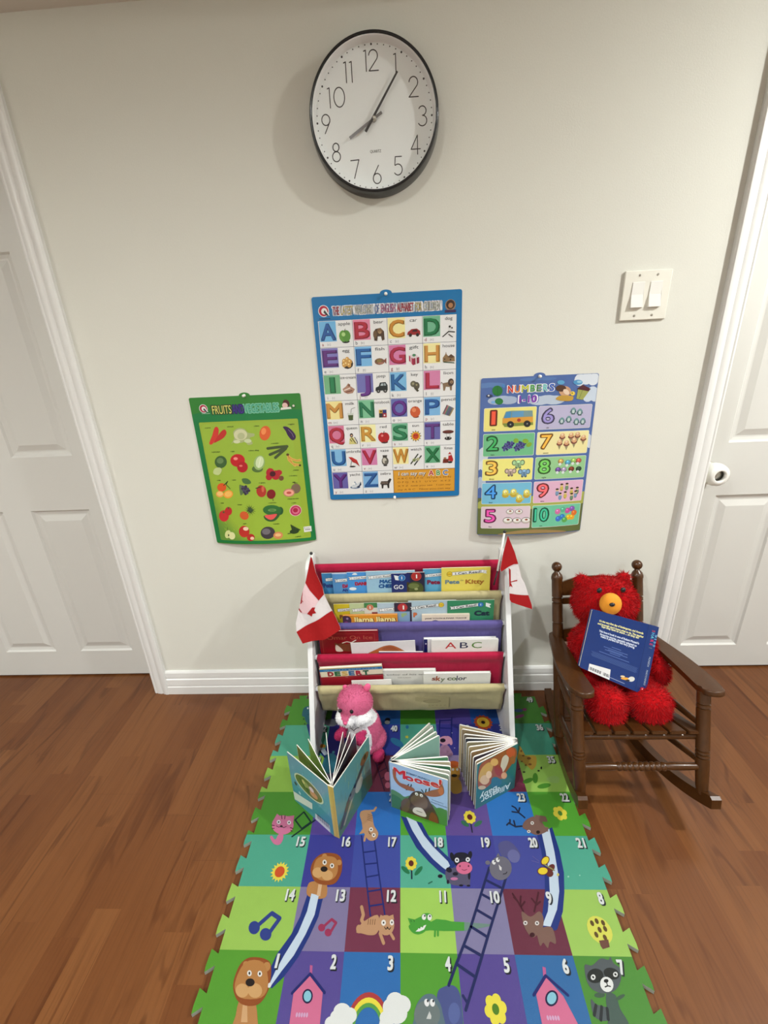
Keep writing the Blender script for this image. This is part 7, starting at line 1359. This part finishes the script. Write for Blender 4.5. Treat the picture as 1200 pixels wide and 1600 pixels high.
# ------------------------------------------------------------------ rocking chair, tipped back against the wall
CHX, CHY, TLT = 0.609, -0.547, math.radians(19)
cT, sT = math.cos(TLT), math.sin(TLT)
def LC_(x, y, z): return Vector((CHX+x, CHY+y*cT+z*sT, -y*sT+z*cT))
chair = empty('rocking_chair', (CHX, -0.28, 0), 'small brown wooden rocking chair with turned posts, tipped back against the wall', 'rocking chair')
def lathe_part(name, prof, a, b, seg=22):
    bm = bmesh.new(); add_lathe(bm, prof, LC_(*a), LC_(*b), seg)
    o = finish(name, bm, M_chair, chair); smooth_by_angle(o, 35); return o
def grooves(r, ts, n0=0.0, n1=1.0, g=0.003, wd=0.006, end=None):
    P = [(r*.9, n0), (r, n0+.01)]
    for t in ts: P += [(r, t-wd), (r-g, t-wd*.45), (r-g*1.05, t+wd*.2), (r*1.03, t+wd*.8), (r, t+wd*1.5)]
    P += end or [(r, n1-.005), (r*.9, n1)]
    return P
for s in (-1, 1):
    lathe_part('front_leg', [(.0125, 0), (.0150, .07), (.0168, .30)]+grooves(.0165, [.36, .395, .43, .845, .885], .31, 1.0, wd=.009)[1:], (s*.160, 0, .118), (s*.166, 0, .396))
    L = .705-.135
    lathe_part('back_post', grooves(.0165, [(.509-.135)/L, (.575-.135)/L, (.590-.135)/L], 0, .9, wd=.0055, end=[(.0165, .895), (.0180, .905), (.0178, .915), (.0150, .93), (.0085, .943), (.0080, .948)]+[(max(.0002, .0160*math.sin(math.radians(t))), .972-.028*math.cos(math.radians(t))) for t in range(25, 181, 15)]), (s*.1265, .256, .135), (s*.1265, .256, .708))
    # rocker runner
    pts = []; pb = []
    for k in range(25):
        ly = -.042+(.455+.042)*k/24; zz = .0787+(ly-.126)**2/1.2
        pts.append((ly, zz+.034)); pb.append((ly, zz+.0005))
    bm = bmesh.new(); R0, R1 = [], []
    outline_ = [(pb[0][0], pb[0][1]+.004)]+pb[0:]+[(pb[-1][0]+.004, pb[-1][1]+.012), (pts[-1][0]+.002, pts[-1][1]-.006)]+list(reversed(pts[1:]))+[(pts[0][0]+.004, pts[0][1]-.001), (pts[0][0]-.003, pts[0][1]-.008)]
    def rx(ly): return s*(.163-.137*max(-.05, ly)) if True else 0
    for ly, lz in outline_:
        x = rx(ly)
        R0.append(bm.verts.new(LC_(x-.0125, ly, lz))); R1.append(bm.verts.new(LC_(x+.0125, ly, lz)))
    n = len(R0)
    for i in range(n): bm.faces.new([R0[i], R0[(i+1) % n], R1[(i+1) % n], R1[i]])
    for R_ in (R0, R1):
        tri = tessellate_polygon([[Vector((p[0], p[1], 0)) for p in outline_]])
        for t in tri: bm.faces.new([R_[i] for i in t])
    bmesh.ops.dissolve_degenerate(bm, edges=bm.edges[:], dist=1e-5)
    _o = smooth_by_angle(finish('rocker', bm, M_chair, chair), 30); _m = _o.modifiers.new('edge', 'BEVEL'); _m.width = .004; _m.segments = 3; _m.limit_method = 'ANGLE'; _m.angle_limit = math.radians(35)
    lathe_part('side_rung', [(.0075, 0), (.0098, .5), (.0075, 1)], (s*.163, .0, .300), (s*.1265, .256, .338), 14)
    lathe_part('side_rung', [(.0075, 0), (.0098, .5), (.0075, 1)], (s*.162, .0, .200), (s*.1265, .256, .205), 14)
    # arm
    if s > 0: ol = [(.168, .272), (.188, .20), (.205, .12), (.213, .04), (.211, -.005), (.203, -.025), (.187, -.033), (.170, -.030), (.158, -.018), (.152, .005), (.151, .06), (.147, .14), (.141, .21), (.136, .272)]
    else: ol = [(-.118, .272), (-.119, .21), (-.121, .14), (-.123, .06), (-.121, .005), (-.125, -.018), (-.136, -.030), (-.152, -.033), (-.168, -.025), (-.177, -.005), (-.183, .04), (-.181, .12), (-.166, .20), (-.150, .272)]
    bm = bmesh.new(); T, Bt = [], []
    sm = []
    N_ = len(ol)
    for i in range(N_):
        p0, p1, p2, p3 = ol[i-1], ol[i], ol[(i+1) % N_], ol[(i+2) % N_]
        for k in range(3):
            t = k/3; sm.append(tuple(0.5*((2*p1[j])+(-p0[j]+p2[j])*t+(2*p0[j]-5*p1[j]+4*p2[j]-p3[j])*t*t+(-p0[j]+3*p1[j]-3*p2[j]+p3[j])*t**3) for j in (0, 1)))
    for x, y in sm:
        z = .400+.0*y+.235*max(0, y)
        T.append(bm.verts.new(LC_(x, y, z+.008))); Bt.append(bm.verts.new(LC_(x, y, z-.008)))
    ft = bm.faces.new(T); fb = bm.faces.new(list(reversed(Bt)))
    for i in range(len(T)): bm.faces.new([T[i], Bt[i], Bt[(i+1) % len(T)], T[(i+1) % len(T)]])
    bmesh.ops.bevel(bm, geom=list(set(ft.edges) | set(fb.edges)), offset=.0045, segments=3, affect='EDGES', profile=.6)
    smooth_by_angle(finish('armrest', bm, M_chair, chair), 50)
# seat slats, fanned
for k in range(7):
    xf = -.1445+.0482*k; xr = -.1110+.0370*k
    bm = bmesh.new(); m = []
    wf, wr_ = .0205, .0150
    pts = [(xf-wf, -.007), (xf+wf, -.007), (xr+wr_, .245), (xr-wr_, .245)]
    T = [bm.verts.new(LC_(x, y, .291)) for x, y in pts]; Bt = [bm.verts.new(LC_(x, y, .281)) for x, y in pts]
    bm.faces.new(T); bm.faces.new(list(reversed(Bt)))
    for i in range(4): bm.faces.new([T[i], Bt[i], Bt[(i+1) % 4], T[(i+1) % 4]])
    bmesh.ops.bevel(bm, geom=bm.edges[:], offset=.0018, segments=2, affect='EDGES')
    smooth_by_angle(finish('seat_slat', bm, M_chair, chair), 50)
lathe_part('seat_rail', [(.0085, 0), (.0095, .5), (.0085, 1)], (-.158, .010, .2690), (.158, .010, .2690), 14)
lathe_part('seat_rail', [(.0085, 0), (.0095, .5), (.0085, 1)], (-.1265, .240, .2725), (.1265, .240, .2725), 14)
pr = [(.0082, 0), (.0092, .06), (.0108, .24)]
for k in range(9):
    t = .30+.045*k; pr += [(.0086, t), (.0112, t+.012), (.0116, t+.022), (.0112, t+.034)]
pr += [(.0086, .70), (.0108, .76), (.0092, .94), (.0082, 1)]
lathe_part('front_stretcher', pr, (-.160, 0, .191), (.162, 0, .191), 18)
lathe_part('back_stretcher', [(.008, 0), (.010, .5), (.008, 1)], (-.1265, .256, .19), (.1265, .256, .19), 14)
def back_slat(z0, z1, arch, th=.009, yb=0.0):
    bm = bmesh.new(); n = 18; rows_ = []
    for k in range(n+1):
        u = -1+2*k/n; x = u*.119; zt = z1-arch*(abs(u)**2.4); yy = .256+yb+.010*(1-u*u)
        rows_.append([bm.verts.new(LC_(x, yy-th/2, z0)), bm.verts.new(LC_(x, yy-th/2, zt)), bm.verts.new(LC_(x, yy+th/2, zt)), bm.verts.new(LC_(x, yy+th/2, z0))])
    for i in range(n):
        A, B = rows_[i], rows_[i+1]
        for q in range(4): bm.faces.new([A[q], A[(q+1) % 4], B[(q+1) % 4], B[q]])
    bm.faces.new(rows_[0]); bm.faces.new(list(reversed(rows_[-1])))
    smooth_by_angle(finish('back_slat', bm, M_chair, chair), 40)
back_slat(.598, .659, .020); back_slat(.570, .590, .0, .010); back_slat(.447, .492, .006)

# ------------------------------------------------------------------ red plush bear on the chair, blue book on its lap
bear = empty('plush_bear', (0.61, -0.28, 0.22), 'shaggy red plush animal sitting on the rocking chair behind the blue book', 'plush toy')
RB = (172, 14, 20)
blobs = [((.618, -.225, .335), (.092, .072, .125), None), ((.594, -.192, .508), (.093, .074, .078), None), ((.600, -.205, .43), (.060, .055, .05), None),
         ((.535, -.235, .400), (.040, .045, .075), euler(20, 12, 0)), ((.520, -.285, .335), (.034, .040, .045), None),
         ((.700, -.225, .385), (.042, .045, .085), euler(15, -30, 0)), ((.745, -.255, .305), (.038, .045, .055), euler(10, -15, 0)),
         ((.570, -.300, .285), (.050, .075, .045), None), ((.665, -.300, .285), (.052, .075, .045), None),
         ((.549, -.378, .298), (.054, .047, .047), None), ((.549, -.395, .275), (.044, .035, .030), None), ((.668, -.378, .300), (.058, .048, .046), None), ((.668, -.392, .276), (.050, .036, .030), None),
         ((.528, -.170, .572), (.022, .014, .022), None), ((.652, -.168, .574), (.022, .014, .022), None)]
plush('body', blobs, lambda c: RB, M_plushm, bear, 0.0065, 0.0135, 30000, 11, 0.0011, .4)
bm = bmesh.new(); add_ellipsoid(bm, (.577, -.262, .547), (.030, .024, .034), euler(0, -12, 0), 3)
mz = finish('muzzle', bm, material('orange_felt', (228, 148, 40), 0.9, bump=.0006, bscale=500, var=.06), bear, True); mz['label'] = 'orange felt muzzle'
bm = bmesh.new(); add_ellipsoid(bm, (.570, -.2855, .560), (.008, .005, .006), None, 2); finish('nose', bm, M_black, bear, True)
for x in (.546, .612):
    bm = bmesh.new(); add_ellipsoid(bm, (x, -.2505, .585), (.0075, .006, .0085), None, 2); finish('eye', bm, M_black, bear, True)

KB = 0.955
cam0 = Vector((0, -1.3693, 1.2835))
BT = [cam0+(Vector(p)-cam0)*KB for p in ((.544, -.231, .509), (.732, -.254, .458), (.681, -.335, .279), (.497, -.300, .356))]
bb = empty('board_book', tuple(sum(BT, Vector())/4), 'blue board book with yellow and white text propped on the red plush animal', 'book')
NB = (BT[1]-BT[0]).cross(BT[3]-BT[0]).normalized()
if NB.y > 0: NB = -NB
def bbm(u, v, h):
    p = BT[3]*(1-u)*(1-v)+BT[2]*u*(1-v)+BT[0]*(1-u)*v+BT[1]*u*v
    return p+NB*h
def blue_art(A):
    A.rect(.845, 0, .850, 1, (14, 34, 84), 1); A.rect(.852, .0, .99, 1, (24, 50, 108), 1.2)
    for t, u, v, w_, c in (("It's the very first day of kindergarten, and Amanda", *(0.4646,0.8501), .66, (226, 220, 150)), ("and Jeremiah don't know what to do. The teacher", *(0.4632,0.8006), .69, (226, 220, 150)), ('says they have to share ... so they do!', *(0.464,0.7687), .56, (226, 222, 170)),
        ("This board book is one of Robert Munsch's", *(0.463,0.6886), .60, (206, 214, 230)), ('favourite stories, specially adapted to', *(0.4608,0.6427), .55, (206, 214, 230)), ('make it perfect for the very young.', *(0.4593,0.6101), .51, (206, 214, 230))):
        A.text(t, u, v, .030, c, 3, w=w_, bold=.035)
    for k, (pu, w_) in enumerate((((0.4609,0.5016), .14), ((0.4561,0.4676), .36), ((0.4551,0.4441), .22), ((0.4708,0.4287), .34), ((0.4577,0.4042), .16), ((0.4528,0.3701), .45))): A.rect(pu[0]-w_/2, pu[1]-.004, pu[0]+w_/2, pu[1]+.004, (88, 112, 170), 3)
    b0 = (0.4684,0.3)
    for k in range(6): A.rect(b0[0]-.35+.01*(k % 3), b0[1]+.028-.014*k, b0[0]+.35-.015*(k % 2), b0[1]+.033-.014*k, (70, 94, 150), 3)
    A.poly([(0.1279,0.1213),(0.4433,0.1613),(0.457,-0.0107),(0.1321,-0.0587)], (218, 218, 218), 3)
    c0, c1 = (0.1387,0.0882), (0.4435,0.021)
    for k in range(26):
        if k in (16, 17): continue
        u = c0[0]+(c1[0]-c0[0])*k/26; A.rect(u, c1[1]+.01, u+.0035+.003*((k*7) % 3), c0[1]-.01, (40, 42, 50), 4)
    A.ell([(0.6754,0.1183),(0.0643,0.0203),(-0.0014,0.0187)], (226, 160, 60), 3); A.ell([(0.7604,0.1465),(0.0458,0.0218),(-0.0073,0.035)], (206, 206, 200), 4); A.ell([(0.6312,0.1343),(0.0328,0.0089),(-0.0006,0.0143)], (214, 196, 160), 4); A.ell([(0.7125,0.1055),(0.029,0.0139),(-0.0033,0.0154)], (50, 50, 60), 4); A.rect(.42, .040, .68, .047, (160, 170, 200), 3)
    for ch, p_, c in (('S', (0.934,0.9222), (160, 60, 90)), ('H', (0.9338,0.8808), (80, 150, 190)), ('A', (0.9328,0.8331), (90, 170, 190)), ('R', (0.9348,0.7807), (190, 50, 90)), ('E', (0.9348,0.7277), (170, 60, 100)), ('!', (0.9377,0.6759), (110, 120, 110))): A.text(ch, p_[0], p_[1], .042, c, 4, rot=-90, bold=.03)
    for ch, p_ in (('W', (0.9802,0.862)), ('E', (0.982,0.8159)), ('D', (0.9809,0.7687)), ('O', (0.9799,0.7216))): A.text(ch, p_[0], p_[1], .026, (120, 185, 215), 4, rot=-90, bold=.03)
    A.text('MUNSCH', *(0.9558,0.4783), .026, (150, 160, 180), 4, w=.14, rot=-90, bold=.02); A.text('MARTCHENKO', *(0.9554,0.2452), .024, (150, 160, 180), 4, w=.22, rot=-90, bold=.02)
    p_ = (0.9436,0.0595); A.circ(p_[0], p_[1], .030, (190, 40, 60), 3, .040); A.circ(p_[0], p_[1]+.004, .014, (225, 225, 225), 4)
A = Art(); blue_art(A); A.V = [(min(max(u, .003), .997), min(max(v, .003), .997), l) for u, v, l in A.V]
ol = [(x/1.12, y) for x, y in rr(0, 0, 1.12, 1, .03)]; ol = [(1.0 if u > .955 else u, (0 if v < .5 else 1) if u > .955 else v) for u, v in ol]
ol2 = []
for q in ol:
    if not ol2 or (abs(q[0]-ol2[-1][0])+abs(q[1]-ol2[-1][1])) > 1e-5: ol2.append(q)
A.mesh('back_cover', bbm, M_cover, bb, 0.0001, outline=ol2, basec=(16, 46, 108), edgec=(46, 62, 104), thick=.002)
bm = bmesh.new(); pv = [bm.verts.new(bbm(u, v, -.0021)) for u, v in ((.015, .015), (.985, .015), (.985, .985), (.015, .985))]; qv = [bm.verts.new(bbm(u, v, -.0125)) for u, v in ((.015, .015), (.985, .015), (.985, .985), (.015, .985))]
bm.faces.new(pv); bm.faces.new(qv)
for i in range(4): bm.faces.new([pv[i], pv[(i+1) % 4], qv[(i+1) % 4], qv[i]])
finish('pages', bm, M_page, bb)
A = Art(); A.mesh('front_cover', lambda u, v, h: bbm(u, v, h-.0126), M_cover, bb, 0.0001, outline=ol2, basec=(16, 46, 108), edgec=(46, 62, 104), thick=.002)
A = Art(); A.mesh('spine', lambda u, v, h: bbm(1.0, v, -.0146*u), M_cover, bb, 0.0001, outline=[(0, 0), (1, 0), (1, 1), (0, 1)], basec=(22, 46, 104), thick=0)

# ------------------------------------------------------------------ recessed ceiling lamps (behind and beside the camera; the two rear ones are unseen fill)
M_lamp = bpy.data.materials.new('lit_lamp_glass'); M_lamp.use_nodes = True
_b = M_lamp.node_tree.nodes['Principled BSDF']; _b.inputs['Emission Color'].default_value = (1, .93, .82, 1); _b.inputs['Emission Strength'].default_value = 6.0
LW = ['nearest the right door', 'almost above the play mat', 'farthest left', 'farthest behind on the right', 'at the back of the room']
for k, (x, y, pw, an_, bl_, lc_) in enumerate(LAMPS):
    t = empty('ceiling_lamp', (x, y, CEIL), 'round recessed ceiling lamp with white trim ring, '+LW[k], 'lamp', 'recessed ceiling lamps')
    bm = bmesh.new(); add_lathe(bm, [(.085, 0), (.085, .5), (.080, 1), (.066, 1), (.064, .2), (.064, 0)], (x, y, CEIL), (x, y, CEIL-.010), 32); finish('trim_ring', bm, M_whitep, t)
    bm = bmesh.new(); add_lathe(bm, [(.0, 0), (.063, 0), (.063, 1), (0, 1)], (x, y, CEIL-.001), (x, y, CEIL-.004), 32); finish('lens', bm, M_lamp, t)
